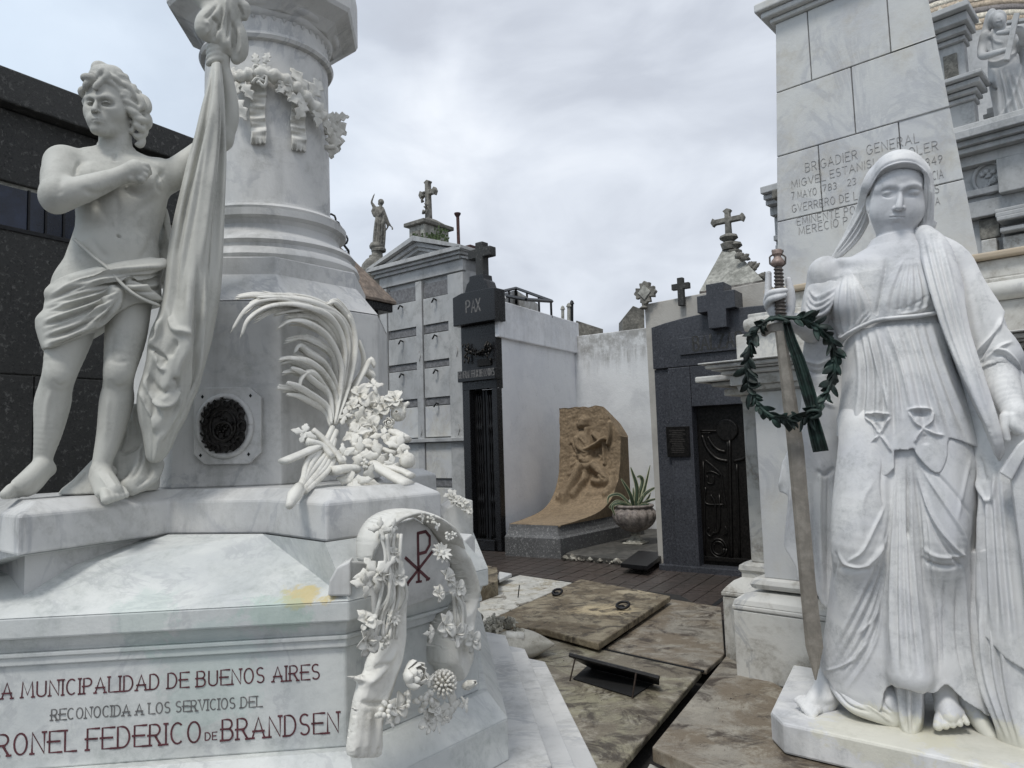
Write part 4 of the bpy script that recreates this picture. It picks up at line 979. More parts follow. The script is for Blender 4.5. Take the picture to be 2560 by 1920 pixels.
# ledge with diagonal buttresses
zl1, zl0 = 1.43, 1.31
I_ = FM.pz(667, 1249, zl1); T1 = FM.pz(816, 1259, zl1); T2 = FM.pz(1098, 1230, zl1); IL = FM.pz(421, 1253, zl1); TL = FM.pz(47, 1289, zl1)
print('ledge', I_, T1, T2, IL, TL, 'a1', a1, zt1, zt0, zm0, zd0)
dg = np.array([.7071, .7071])
T1 = np.array(T1); T2 = T1 + dg*float((np.array(T2)-T1) @ dg); I2 = T2+np.array([-.7071,.7071])*.42
TL = np.array(TL); TL2 = TL-np.array([.7071,-.7071])*.0+np.array([-.7071, .7071])*.62; IL2 = TL2+dg*.5
ledge = [tuple(I_), tuple(T1), tuple(T2), tuple(I2), (I2[0], .55), (T2[0]-.02, .55+T2[0]-I2[0]), (T1[0], 1.25), (I_[0], .95), (-.3, .95), (-1.5, 1.3), tuple(IL2), tuple(TL2), tuple(TL), tuple(IL)]
def inset(poly, d):
    out = []; n = len(poly)
    ar = sum(poly[i][0]*poly[(i+1)%n][1]-poly[(i+1)%n][0]*poly[i][1] for i in range(n)); sg = 1 if ar > 0 else -1
    for i in range(n):
        p = np.array(poly[i]); a = p-np.array(poly[i-1]); b = np.array(poly[(i+1)%n])-p; a = a/np.linalg.norm(a); b = b/np.linalg.norm(b)
        na = np.array([-a[1], a[0]])*sg; nb = np.array([-b[1], b[0]])*sg; k = na+nb; k = k/max(.35, (k@k)/2); out.append(tuple(p+k*d))
    return out
MB().loft([mp(ledge, zl0), mp(ledge, zl1), mp(inset(ledge, .06), 1.468)]).build('ledge_block', M['marbleL'], mon, .008)
for j_ in (m_,):
    q = FM.pz(419, 1250, zl1); 
    MB().box(Fr(FM(q[0], q[1], 0), 6), -.003, .0, -.004, .02, zl0, zl1+.01).build('block_joint', M['greyL'], mon)
# sloped skirt from the slab to the ledge
o = octa(.045); S = mp(inset(ledge, -.02), zl0+.003)
V = [FM(*o[0], zt1), FM(*o[1], zt1), FM(*o[2], zt1), FM(*o[3], zt1)] + [S[13], S[0], S[1], S[2], S[3], S[12]]
lw = FM(-1.45, BF-.045, zt1)
MB().add(V, [(0, 1, 5, 4), (1, 6, 5), (1, 2, 7, 6), (2, 3, 8, 7), (0, 4, 9)]).build('sloped_top', M['marbleP'], mon)
MB().loft([mp(inset(ledge, .03), zt1-.2), mp(inset(ledge, .03), zl0)]).build('core', M['marbleL'], mon)
MB().loft([mp(octa(-.3), zt1-.1), mp(octa(-.5), zl0-.02)]).build('core', M['marbleL'], mon)
# octagonal block with drum above
p_r = FM.pz(700, 1213, 1.468); p_l = FM.pz(434, 1221, 1.468); bf = (p_r[1]+p_l[1])/2
hr, hl = p_r[0], p_l[0]; Ld = .5*.7071
print('die', p_r, p_l)
def dpoly(o, l=None):
    L = l or Ld; k = o*.4142
    return [(hl-k, bf-o), (hr+k, bf-o), (hr+L+o, bf+L-k), (hr+L+o, -bf-L+k), (hr+k, -bf+o), (hl-k, -bf+o), (hl-L-o, -bf-L+k), (hl-L-o, bf+L-k)]
zda = FM.px(560, 752, bf)[1]; zdb = FM.px(560, 726, bf)[1]
MB().loft([mp(dpoly(0), 1.468), mp(dpoly(0), zda)]).build('octagon_block', M['marbleL'], mon, .006)
MB().loft([mp(dpoly(0), zda+.002), mp(dpoly(-.10), zda+.13)]).build('octagon_shoulder', M['marbleL'], mon, 0)
zdr = FM.px(560, 640, bf+.1)[1]
MB().loft([mp(dpoly(-.105), zda+.1), mp(dpoly(-.105), zdr)]).build('octagon_drum', M['marbleL'], mon, .006)
cz = lambda y, r: FM.px(600, y, -r)[1]
z0 = zdr
prof = [(.40, z0), (.425, z0+.02), (.435, z0+.045), (.425, z0+.07), (.40, z0+.085), (.40, z0+.10), (.415, z0+.115), (.40, z0+.135), (.375, z0+.14), (.37, z0+.15)]
zr_ = cz(536, .36)
prof += [(.345, z0+.17), (.335, zr_-.03), (.345, zr_-.01), (.37, zr_), (.372, zr_+.03), (.355, zr_+.035), (.36, zr_+.045), (.345, zr_+.06), (.32, zr_+.062), (.318, zr_+.08)]
MB().lathe((BM[0], BM[1], 0), prof, 96).build('column_base', M['marbleL'], mon, angle=40)
zs1 = cz(96, .3)
MB().lathe((BM[0], BM[1], 0), [(.295, zr_+.07), (.29, zs1)], 96).build('column_shaft', M['marbleL'], mon, angle=40)
z = zs1
MB().lathe((BM[0], BM[1], 0), [(.29, z), (.31, z+.005), (.318, z+.02), (.31, z+.038), (.296, z+.042), (.292, z+.05), (.292, z+.12), (.30, z+.125), (.31, z+.135), (.315, z+.15), (.33, z+.155), (.345, z+.17), (.35, z+.19), (.335, z+.2), (.36, z+.22), (.38, z+.26)], 96).build('column_capital', M['marbleL'], mon, angle=40)
def ring8(r, rot=22.5): return [(r*cos(radians(rot+45*i)), r*sin(radians(rot+45*i))) for i in range(8)]
zq = z+.16
MB().loft([mp(ring8(.33), zq-.02), mp(ring8(.38), zq+.02), mp(ring8(.45), zq+.06), mp(ring8(.46), zq+.08), mp(ring8(.46), zq+.3)]).build('abacus', M['marbleL'], mon, .004)
mb = MB()
for k in range(40):
    a = 2*pi*k/40; c_ = np.array(FM(.293*cos(a), .293*sin(a), z+.118)); mb.tube([c_, c_-np.array([0,0,.014])], [.013,.002], 6)
mb.build('capital_beads', M['marbleL'], mon, kind='stuff')
# inscription
for txt, L_, R_, yL, yR, h_, w_, mm in (('A LA MUNICIPALIDAD DE BUENOS AIRES', -72, 798, None, (798,1697), .044, .0042, 'redL'), ('RECONOCIDA A LOS SERVICIOS DEL', 131, 653, None, (653,1766), .031, .0032, 'greyL')):
    pa0, pa1 = m_(L_, 1700)[0], m_(R_, 1700)[0]; zb = m_(*yR)[1]
    letters(txt, FM, pa0, pa1, BF, zb, h_, w_, 'letter', M[mm], mon, serif=.0035)
zb = m_(852, 1830)[1]
letters('CORONEL FEDERICO', FM, m_(-95, 1860)[0], m_(500, 1850)[0], BF, zb, .060, .0052, 'letter', M['redL'], mon, serif=.005)
letters('DE', FM, m_(513, 1850)[0], m_(542, 1850)[0], BF, zb+.004, .022, .003, 'letter', M['redL'], mon)
letters('BRANDSEN', FM, m_(556, 1845)[0], m_(846, 1830)[0], BF, zb, .060, .0052, 'letter', M['redL'], mon, serif=.005)
# oval plaque
pl = MB().slab(fpoly(FM, KP, [(300,850),(560,848),(630,905),(628,1225),(560,1290),(300,1295),(238,1235),(240,905)], bf-.03), -FM.v, .03).build('plaque_plate', M['marbleL'], mon, .004)
oc = FM.px(*c1(KP, 420, 1072), bf-.03)
rx_ = FM.px(*c1(KP, 582, 1072), bf-.03)[0]-oc[0]; rz_ = oc[1]-FM.px(*c1(KP, 420, 1255), bf-.03)[1]
MB().tube([FM(oc[0]+rx_*.94*cos(t), bf-.035, oc[1]+rz_*.94*sin(t)) for t in np.linspace(0, 2*pi, 49)], .012, 8).build('oval_rim', M['marbleL'], mon, smooth=True)
sh = [FM(oc[0]+rx_*.74*sgn_*(abs(cos(t))**.7)*(1+.05*cos(14*t)), bf-.052, oc[1]+rz_*.80*(1 if sin(t) > 0 else -1)*(abs(sin(t))**.75)*(1+.04*cos(11*t))) for t in np.linspace(0, 2*pi, 90, endpoint=False) for sgn_ in ((1,) if cos(t) >= 0 else (-1,))]
em = MB().slab(sh, -FM.v, .03).build('bronze_emblem', M['bronze'], mon, .004)
mb = MB(); rr = random.Random(4)
for t in np.linspace(0, 2*pi, 22): 
    ca, sa_ = cos(t), sin(t); qa, qc = oc[0]+rx_*.66*(1 if ca > 0 else -1)*abs(ca)**.7, oc[1]+rz_*.72*(1 if sa_ > 0 else -1)*abs(sa_)**.75
    mb.tube([FM(qa+.012*cos(s), bf-.058-.001*s, qc+.014*sin(s)) for s in np.linspace(t, t+4.2, 9)], [.004]*8+[.002], 5)
mb.tube([FM(oc[0]+rx_*.45*cos(t), bf-.06, oc[1]+rz_*.5*sin(t)) for t in np.linspace(0, 2*pi, 30)], .005, 6)
mb.tube([FM(oc[0]+.035*cos(t), bf-.062, oc[1]-.02+.035*sin(t)) for t in np.linspace(0, 2*pi, 20)], .006, 6)
for k in range(46):
    q = np.array(FM(oc[0]+rr.gauss(0,.026), bf-.056, oc[1]+rr.gauss(-.005,.032))); mb.tube([q, q-FM.v*.007+np.array([rr.uniform(-.012,.012),0,rr.uniform(-.014,.014)])], [.006,.002], 6)
mb.build('emblem_relief', M['bronze'], em, smooth=True, kind='stuff')
for x, y in ((290,903),(567,897),(279,1241),(556,1234)):
    a, c = FM.px(*c1(KP, x, y), bf-.031); MB().slab([FM(a-.006, bf-.0312, c), FM(a, bf-.0312, c-.008), FM(a+.006, bf-.0312, c), FM(a, bf-.0312, c+.008)], -FM.v, .001).build('screw_hole', M['black'], mon)

# arched diagonal panel with monogram
C1 = np.array(FM(a1, BF, 0)); FC = Fr(C1, 51)
ab = -.06
MB().slab(fpoly(FC, K2, [(300,850),(290,520),(340,400),(420,325),(520,298),(600,345),(655,430),(715,540),(715,700)], ab), -FC.v, .45).build('arched_panel', M['marbleL'], mon, .008)
for nm, pts, b_ in (('corner_scroll', [(168,528),(250,535),(300,600),(300,760),(168,770)], -.03), ('corner_scroll', [(700,620),(720,520),(760,440),(830,380),(848,400),(850,620),(770,690)], .0)):
    MB().slab(fpoly(FC, K2, pts, b_), -FC.v, .2).build(nm, M['marbleL'], mon, .006)
MB().slab(fpoly(FM, K2, [(42,722),(50,640),(90,565),(166,526),(170,722)], BF-.045), -FM.v, .12).build('corner_scroll', M['marbleL'], mon, .006)
def fcs(pts, w, mm='redL', b=ab):
    q = [FC.px(p[0], p[1], b) for p in K2(*pts)]; mb = MB()
    for i in range(len(q)-1):
        p, r = np.array(q[i]), np.array(q[i+1]); d = (r-p)/np.linalg.norm(r-p); n = np.array([-d[1], d[0]])*w/2; bb = b-.001-.0003*i
        mb.add([FC(*(x[0], bb, x[1])) for x in (p+n-d*w*.3, r+n+d*w*.3, r-n+d*w*.3, p-n-d*w*.3)], [(0,1,2,3)])
    return mb
mono = [[(533,378),(538,642)],[(533,378),(575,368),(597,395),(597,440),(575,480),(538,490)],[(466,512),(592,628)],[(610,480),(470,660)],[(525,644),(552,640)],[(580,633),(597,624)],[(462,662),(480,658)]]
for k_, s in enumerate(mono): fcs(s, .011 if k_ < 4 else .008).build('monogram_stroke', M['redL'], mon)
arc_ = [(232,500),(236,400),(290,305),(380,255),(480,243),(570,258),(650,300),(705,350),(770,480),(700,445),(640,372),(560,300),(490,290),(425,310),(380,345),(330,390),(290,430),(262,480),(256,530),(240,530)]
gar = thing('marble_scarf', FC(.2, ab-.05, .7), 'carved marble scarf hung with flowers draped over the arched monogram panel', 'carving')
relief(FC, K2, arc_, ab-.02, .05, 'scarf_top', M['marbleF'], gar, strokes=[([(250,480),(260,390),(320,320),(420,275),(520,265)], .012, .014), ([(560,275),(650,330),(730,440)], .012, .014), ([(246,440),(300,330),(380,280)], .006, -.012)], skirt=.03)
relief(FC, K2, [(440,520),(455,640),(464,760),(432,1060),(385,1240),(335,1400),(325,1580),(245,1602),(160,1590),(165,1480),(190,1300),(212,1195),(160,1162),(240,1150),(270,1060),(340,960),(380,850),(400,700),(410,560)], ab-.05, .025, 'scarf_end', M['marbleF'], gar,
    strokes=[([(440,780),(420,1000),(360,1180),(300,1350),(290,1560)], .012, .012), ([(400,980),(300,1130),(230,1190)], .012, .012), ([(350,1080),(270,1110)], .008, -.012), ([(330,1300),(250,1300),(200,1290)], .007, -.012), ([(240,1340),(220,1560)], .014, .008), ([(180,1540),(200,1590)], .006, -.01), ([(240,1530),(245,1590)], .006, -.01), ([(290,1530),(290,1590)], .006, -.01)], skirt=.012)
relief(FC, K2, [(640,330),(700,345),(765,470),(815,600),(834,720),(806,900),(800,1010),(778,1130),(735,1185),(690,1120),(660,1080),(668,930),(700,830),(770,780),(785,700),(745,580),(690,470)], ab-.01, .045, 'scarf_end', M['marbleF'], gar,
    strokes=[([(730,450),(790,600),(815,730)], .012, .014), ([(700,900),(690,1040),(730,1150)], .012, .012), ([(780,850),(770,1100)], .01, .01), ([(740,880),(735,1080)], .008, -.01)], skirt=.08)
rr = random.Random(21)
nf = -FC.v*.9+np.array([0,0,.25])
def fl(x, y, r, kind, b=-.1, name=None):
    a, c = FC.px(*c1(K2, x, y), ab+b); mb = MB(); rw = r*.4583/1800*2.45
    flower(mb, FC(a, ab+b, c), nf+np.array([rr.uniform(-.35,.35), rr.uniform(-.2,.2), rr.uniform(-.25,.25)]), rw, kind, rr)
    mb.build(name or {'rose':'rose','mum':'blossom','daisy':'daisy','lily':'lily','bud':'bud','berries':'berry_cluster','leaves':'leaf_cluster'}[kind], M['marbleF'], gar, smooth=True)
for x, y, r, k in ((310,590,88,'leaves'),(345,610,60,'lily'),(405,490,48,'lily'),(420,620,55,'lily'),(250,660,60,'leaves'),(250,850,60,'lily'),(395,840,48,'daisy'),(260,960,75,'lily'),(345,975,30,'berries'),(300,870,50,'leaves'),(330,350,45,'leaves'),(400,345,40,'leaves'),
  (660,490,62,'daisy'),(700,625,62,'lily'),(755,680,55,'lily'),(650,705,50,'lily'),(690,880,72,'lily'),(745,930,75,'lily'),(605,920,45,'leaves'),(835,965,60,'lily'),(800,900,45,'leaves'),(690,400,26,'berries'),(600,310,26,'berries'),(640,340,24,'leaves'),(560,290,22,'leaves'),(720,390,22,'berries'),
  (480,1165,98,'rose'),(670,1200,78,'mum'),(785,1215,62,'bud'),(425,1330,72,'lily'),(560,1290,50,'berries'),(620,1330,55,'lily'),(590,1400,65,'lily'),(715,1320,72,'leaves'),(335,1345,45,'berries'),(545,1440,22,'bud'),(790,1310,40,'leaves'),(640,1400,50,'leaves'),(480,1280,40,'berries'),(380,1390,36,'leaves'),(680,1380,45,'lily'),(590,1180,40,'leaves')):
    fl(x, y, r, k)
mb = MB()
for k in range(9):
    x = 310+k*14; pts = [(x+rr.uniform(-14,14), 380), (330+k*10, 500), (320+k*14+rr.uniform(-10,10), 700), (290+k*16, 820), (270+k*15, 950)]
    mb.tube(cr([FC(FC.px(*c1(K2, *p), ab-.08)[0], ab-.08-rr.random()*.03, FC.px(*c1(K2, *p), ab-.08)[1]) for p in pts], 4), .006, 6)
for k in range(6):
    pts = [(700+k*10, 700), (735+k*9, 780), (740+k*12, 900)]; mb.tube(cr([FC(FC.px(*c1(K2, *p), ab-.08)[0], ab-.08-rr.random()*.03, FC.px(*c1(K2, *p), ab-.08)[1]) for p in pts], 4), .006, 6)
mb.build('stems', M['marbleF'], gar, smooth=True, kind='stuff')
# second scarf piece on the far corner
q = P(1152, 1248, 3.6); mb = MB(); rr2 = random.Random(9)
for k in range(9):
    c_ = P(1125+k*5.5, 1235+k*5+rr2.uniform(-8,8), 3.55); flower(mb, c_, (.5,-.7,.5), .035, rr2.choice(['lily','leaves','daisy']), rr2)
tag(mb.build('marble_flowers', M['marbleF'], None, smooth=True), 'small carved marble flowers on the far back corner of the pedestal', 'carving')
MB().slab([P(x, y, 3.62) for x, y in ((1108,1290),(1120,1270),(1150,1252),(1182,1250),(1186,1440),(1108,1440))], (.3,-.9,0), .2).build('far_corner_scroll', M['marbleL'], mon, .006)

# ------------------------------------------------------------------ palm frond and flowers leaning on the block
pf_ = thing('marble_palm_frond', PZ(830, 1230, 1.468), 'carved marble palm frond with flowers and fruit leaning against the octagonal block', 'carving')
def YK(x, y): return 2.56+.42*np.clip((x-560)/650, 0, 1)-.34*np.clip((y-1000)/500, 0, 1.1)
def kp(x, y, dy=0): p = c1(KP, x, y); return P(p[0], p[1], YK(x, y)+dy)
fr = [[(1050,1060),(1075,850),(1090,650),(980,480),(800,370),(620,320),(480,330)],
 [(1052,1060),(1085,850),(1100,640),(1010,460),(820,350),(640,345),(540,400),(460,520)],
 [(1054,1060),(1090,850),(1110,620),(1030,450),(850,375),(680,380),(560,450),(515,550)],
 [(1056,1060),(1095,850),(1120,600),(1050,450),(880,400),(720,400),(590,465)],
 [(1058,1060),(1100,850),(1130,600),(1080,460),(960,395),(820,405),(700,430)],
 [(1052,1060),(1080,880),(1090,720),(1020,570),(900,480),(800,465),(720,510)],
 [(1055,1060),(1110,850),(1140,620),(1110,480),(1040,400),(1000,365)],
 [(1058,1060),(1120,850),(1155,650),(1150,500),(1110,420),(1050,360),(1010,370)],
 [(1060,1060),(1130,850),(1170,650),(1165,520),(1130,430)],
 [(1050,1000),(1070,850),(1040,680),(960,600),(870,565),(765,582)],
 [(1050,1010),(1065,860),(1000,720),(900,650),(850,610),(820,650)],
 [(1048,1020),(1060,900),(1000,780),(900,700),(800,680),(730,690)],
 [(1046,1030),(1050,920),(980,800),(880,730),(800,700),(745,712)],
 [(1044,1030),(1040,930),(980,830),(900,780),(820,755),(750,765)],
 [(1040,1040),(1030,920),(960,800),(900,760),(860,800),(850,850)],
 [(1030,1060),(1010,970),(940,900),(840,860),(760,852),(722,848)],
 [(1028,1070),(1000,990),(930,940),(850,900),(775,888)],
 [(1035,1060),(1010,960),(900,880),(830,840),(775,820)],
 [(1070,1050),(1140,880),(1190,800),(1230,760),(1275,790),(1250,830)],
 [(1070,1050),(1150,870),(1210,760),(1220,680),(1190,580)],
 [(1075,1050),(1160,870),(1230,740),(1260,690),(1285,730)],
 [(1060,1050),(1110,800),(1130,620),(1050,500),(900,440),(760,440)],
 [(1062,1060),(1120,820),(1150,600),(1090,450),(930,360),(760,330),(600,330)],
 [(1045,1040),(1020,900),(940,820),(860,760),(800,735)]]
rrp = random.Random(8)
for k, l in enumerate(fr):
    n_ = len(l); pts = cr([kp(x, y, -.02*(k % 3)) for x, y in l], 6); m = len(pts)
    rad = [.0085*(.55+.9*sin(pi*min(1, i/(m-1)*1.0))**.8)*(1 if i < m-1 else .2)+.001 for i in range(m)]
    MB().tube(pts, rad, 8, .5, up=(-.3,-.9,.2)).build('palm_leaflet', M['marbleF'], pf_, smooth=True)
    for v_ in (-1.6, -.7, .8, 1.7):
        m2 = max(3, len(l)-(abs(v_) > 1)); q2 = cr([kp(x+v_*(2.5*i-4), y-v_*3.2*i+rrp.uniform(-4, 4), .012*abs(v_)-.008*(k % 2)) for i, (x, y) in enumerate(l[:m2])], 6); mm_ = len(q2)
        MB().tube(q2, [.0068*(.5+.8*sin(pi*i/(mm_-1))**.8)*(1 if i < mm_-1 else .15)+.0008 for i in range(mm_)], 7, .45, up=(-.5+.3*v_,-.8,.3)).build('palm_leaflet', M['marbleF'], pf_, smooth=True)
stx = [[(1040,1080),(980,1200),(920,1290),(850,1440),(790,1520)],[(1060,1100),(1000,1230),(900,1360),(800,1500)],[(1050,1150),(1010,1290),(930,1380),(840,1470)],[(1010,1200),(900,1260),(870,1380),(820,1470)],[(1060,1250),(1010,1330),(950,1390),(880,1450)],[(1020,1230),(960,1330),(900,1400),(830,1490)]]
for l in stx: MB().tube(cr([kp(x, y, -.05) for x, y in l], 5), .011, 7).build('stalk', M['marbleF'], pf_, smooth=True)
MB().tube([kp(x, y, -.06) for x, y in ((850,1420),(815,1475),(790,1535))], [.017,.022,.012], 8).build('stalk_end', M['marbleF'], pf_, smooth=True)
for l, r_ in (([(760,1275),(880,1225),(950,1190)], .034), ([(925,1095),(990,1150),(1060,1230),(1100,1290)], .034), ([(1040,1330),(1110,1320),(1170,1320)], .05), ([(1270,1290),(1370,1350),(1480,1410)], .045), ([(1150,1180),(1300,1200),(1400,1230)], .03), ([(890,1160),(980,1190),(1040,1260)], .04), ([(1340,1300),(1440,1330),(1500,1360)], .03), ([(1380,1100),(1440,1130),(1470,1150)], .04)):
    MB().tube(cr([kp(x, y, -.06) for x, y in l], 4), r_*.72, 12, .5).build('ribbon_roll', M['marbleF'], pf_, smooth=True)
rr = random.Random(33)
def fp(x, y, r, kind, dy=-.08):
    mb = MB(); flower(mb, kp(x, y, dy), (rr.uniform(-.2,.5), -1, rr.uniform(-.1,.6)), r*.434/1800*2.7, kind, rr)
    mb.build({'rose':'rose','mum':'blossom','daisy':'daisy','lily':'lily','bud':'bud','berries':'berry_cluster','leaves':'leaf_cluster'}[kind], M['marbleF'], pf_, smooth=True)
for x, y, r, k in ((1200,900,85,'lily'),(1260,960,100,'lily'),(1180,1050,90,'leaves'),(1330,960,80,'lily'),(1400,920,70,'lily'),(1440,960,50,'leaves'),(1180,1110,80,'leaves'),(1260,1080,80,'lily'),(1420,1030,60,'bud'),(1190,1230,90,'leaves'),(1310,1240,85,'leaves'),
  (1240,1300,40,'berries'),(1420,1190,70,'leaves'),(1150,1390,85,'leaves'),(1230,1400,90,'leaves'),(1190,1470,90,'leaves'),(1260,1480,60,'leaves'),(1110,1010,50,'leaves'),(880,1110,60,'leaves'),(1330,1120,60,'leaves'),(1280,840,50,'leaves'),(1370,1060,50,'rose'),(1100,1240,60,'leaves'),(1460,1250,45,'leaves'),(1390,1290,50,'leaves'),(1150,960,60,'lily')):
    fp(x, y, r, k)
for x, y, r in ((1470,1270,48),(1400,1170,45),(1240,1180,40),(1420,1000,50)):
    mb = MB(); ball(mb, kp(x, y, -.06), r*.434/1800*2.7, 14); mb.build('fruit', M['marbleF'], pf_, smooth=True)
# ribbon and oak leaf branch round the shaft
rb = thing('oak_garland', (BM[0], BM[1]-.3, zs1-.5), 'carved oak leaf garland with two fringed ribbons around the column shaft', 'carving')
def cyl(x, y, r=.30):
    p = c1(KC, x, y); d = ray(*p); ox, oy = -BM[0], -BM[1]; A = d[0]**2+d[1]**2; B = 2*(ox*d[0]+oy*d[1]); Cc = ox*ox+oy*oy-r*r; D_ = B*B-4*A*Cc
    t = (-B-sqrt(max(D_, 0)))/(2*A); return CO+d*t
for x0, x1, y0, y1, sk in ((378,478,530,905,0),(642,738,600,940,20)):
    V = []; nx_, ny_ = 16, 40
    for j in range(ny_):
        for i in range(nx_):
            t = j/(ny_-1); s = i/(nx_-1); x = x0+(x1-x0)*s+6*sin(t*9); y = y0+(y1-y0)*t+sk*s+(10*sin(s*23) if j > ny_-4 else 0)
            r = .312+.006*sin(t*30+2*s)+.004*cos(t*60)+(.01*abs(sin(s*22)) if j > ny_-7 else 0); V.append(cyl(x, y+(30*(j-ny_+6)/6 if j > ny_-7 else 0), r))
    for j in range(ny_):
        for i in range(nx_): V.append(cyl(x0+(x1-x0)*i/(nx_-1), y0+(y1-y0+30)*j/(ny_-1), .28))
    k = nx_*ny_; F = [(j*nx_+i, j*nx_+i+1, (j+1)*nx_+i+1, (j+1)*nx_+i) for j in range(ny_-1) for i in range(nx_-1)]
    for j in range(ny_-1): F += [(j*nx_, (j+1)*nx_, k+(j+1)*nx_, k+j*nx_), (j*nx_+nx_-1, k+j*nx_+nx_-1, k+(j+1)*nx_+nx_-1, (j+1)*nx_+nx_-1)]
    F += [((ny_-1)*nx_+i, (ny_-1)*nx_+i+1, k+(ny_-1)*nx_+i+1, k+(ny_-1)*nx_+i) for i in range(nx_-1)]
    mesh_obj('ribbon', V, F, M['marbleF'], rb, smooth=True)
MB().tube(cr([cyl(*p, .335) for p in ((255,510),(330,500),(400,480),(520,490),(620,530),(700,600),(790,690),(845,770))], 5), [.03+.008*sin(i*1.7) for i in range(36)], 9).build('branch', M['marbleF'], rb, smooth=True)
rr = random.Random(77)
def oak(x, y, ang, L, r=.345, lift=.25):
    c_ = cyl(x, y, r); n = np.array([c_[0]-BM[0], c_[1]-BM[1], 0]); n /= np.linalg.norm(n); u = np.cross((0,0,1), n); a = radians(ang)
    d = u*cos(a)+np.array([0,0,1])*sin(a)+n*lift; mb = MB(); petal(mb, c_, d, n, L, L*.38, .55, .2, 3, .006, nu=13, nv=7); mb.build('oak_leaf', M['marbleF'], rb, smooth=True)
for x, y, a, L in ((740,610,125,.13),(760,620,55,.13),(740,640,-160,.1),(730,650,-110,.11),(790,650,-40,.11),(830,700,-60,.12),(700,600,150,.1),(300,540,-120,.11),(270,640,-60,.12),(330,540,-60,.09),(420,420,100,.06),(470,410,70,.06),(800,690,-80,.1),(850,760,-50,.1),(560,520,-30,.08),(610,540,-70,.08),(520,480,150,.07),(360,500,160,.07),(290,480,150,.07),(640,560,-150,.08)): oak(x, y, a, L)
for dx, dy, a, L in ((0,0,-50,.13),(30,60,-80,.14),(10,30,10,.09),(40,120,-100,.13)):
    c_ = P(*c1(KC, 890+dx, 740+dy), 3.42); mb = MB(); aa = radians(a); petal(mb, c_, (cos(aa), -.1, sin(aa)), (.2,-1,.1), L, L*.38, .4, .2, 3, .007, nu=13, nv=7); mb.build('oak_leaf', M['marbleF'], rb, smooth=True)
MB().tube([cyl(860, 855, .29), P(*c1(KC, 905, 850), 3.42)], .016, 7).build('metal_pin', M['marbleF'], rb, smooth=True)
MB().tube([cyl(860, 955, .29), P(*c1(KC, 925, 952), 3.42)], .012, 7).build('metal_pin', M['marbleF'], rb, smooth=True)
for l in ([(400,490),(405,430),(470,470),(420,540)],[(420,500),(480,500),(470,560),(430,530)],[(390,540),(420,510),(470,530)]):
    MB().tube(cr([cyl(*p, .35) for p in l], 4), .012, 7, .6).build('ribbon_knot', M['marbleF'], rb, smooth=True)
# ------------------------------------------------------------------ right monument (obelisk)
S0 = PZ(1842, 1696, ZS); FO = Fr(S0, -42)
def zo(C, x, y, b=0): p = c1(C, x, y); return FO.px(p[0], p[1], b)[1]
def ao(C, x, y, b=0): p = c1(C, x, y); return FO.px(p[0], p[1], b)[0]
OM = thing('obelisk_monument', FO(.6, .5, 0), 'tall pale marble obelisk monument with moulded plinth and carved inscription', 'monument')
AW = 2.2
def lay(a, b, z0, z1, name='moulding', m='marbleS2', bev=.008, a1=AW, d=1.6): return MB().box(FO, a, a1, b, d, z0, z1).build(name, M[m], OM, bev)
zA = zo(KG, 1840, 590); zB = zo(KG, 1860, 560); zC = zo(KG, 1880, 492)
lay(0, 0, .0, zA, 'plinth_block'); lay(-.006, -.006, zA+.003, zB, 'fillet'); 
MB().loft([[FO(a, a, z), FO(AW, a, z), FO(AW, 1.6, z), FO(a, 1.6, z)] for a, z in ((.0, zB+.003), (.01, zB+.03), (.05, zB+.06), (.08, zC), (.09, zC+.005))]).build('sloped_moulding', M['marbleS2'], OM, angle=30)
zD = zo(KG, 1960, 445, .12); zE = zo(KG, 1990, 375, .12)
MB().loft([[FO(a, a, z), FO(AW, a, z), FO(AW, 1.6, z), FO(a, 1.6, z)] for a, z in ((.10, zD), (.088, zD+.01), (.08, zD+.03), (.09, zD+.055), (.11, zE)) ]).build('torus', M['marbleS2'], OM, angle=30)
sa = ao(KG, 2030, 365, .12); zF = zo(KM, 860, 225, .12)
lay(sa, .12, zE, zF, 'pilaster_shaft', 'marbleS', .006)
# set-back pilaster further left
b2 = .42; c0 = ao(KG, 1755, 520, b2); zz = zo(KG, 1760, 500, b2)
def lay2(a, b, z0, z1, name='rear_moulding', m='marbleS2', a1=.9, bev=.008): return MB().box(FO, a, a1, b, 1.5, z0, z1).build(name, M[m], OM, bev)
lay2(c0, b2, -.1, zz, 'rear_plinth'); lay2(c0-.008, b2-.008, zz+.003, zz+.03)
MB().loft([[FO(c0+a, b2+a, z), FO(.9, b2+a, z), FO(.9, 1.5, z), FO(c0+a, 1.5, z)] for a, z in ((0, zz+.033), (.02, zz+.06), (.06, zz+.1), (.1, zz+.12), (.1, zz+.15), (.085, zz+.17), (.09, zz+.2), (.12, zz+.22))]).build('rear_moulding', M['marbleS2'], OM, angle=30)
sa2 = ao(KM, 845, 800, b2+.13)
lay2(sa2, b2+.13, zz+.22, zF-.02, 'rear_pilaster', 'marbleS2')
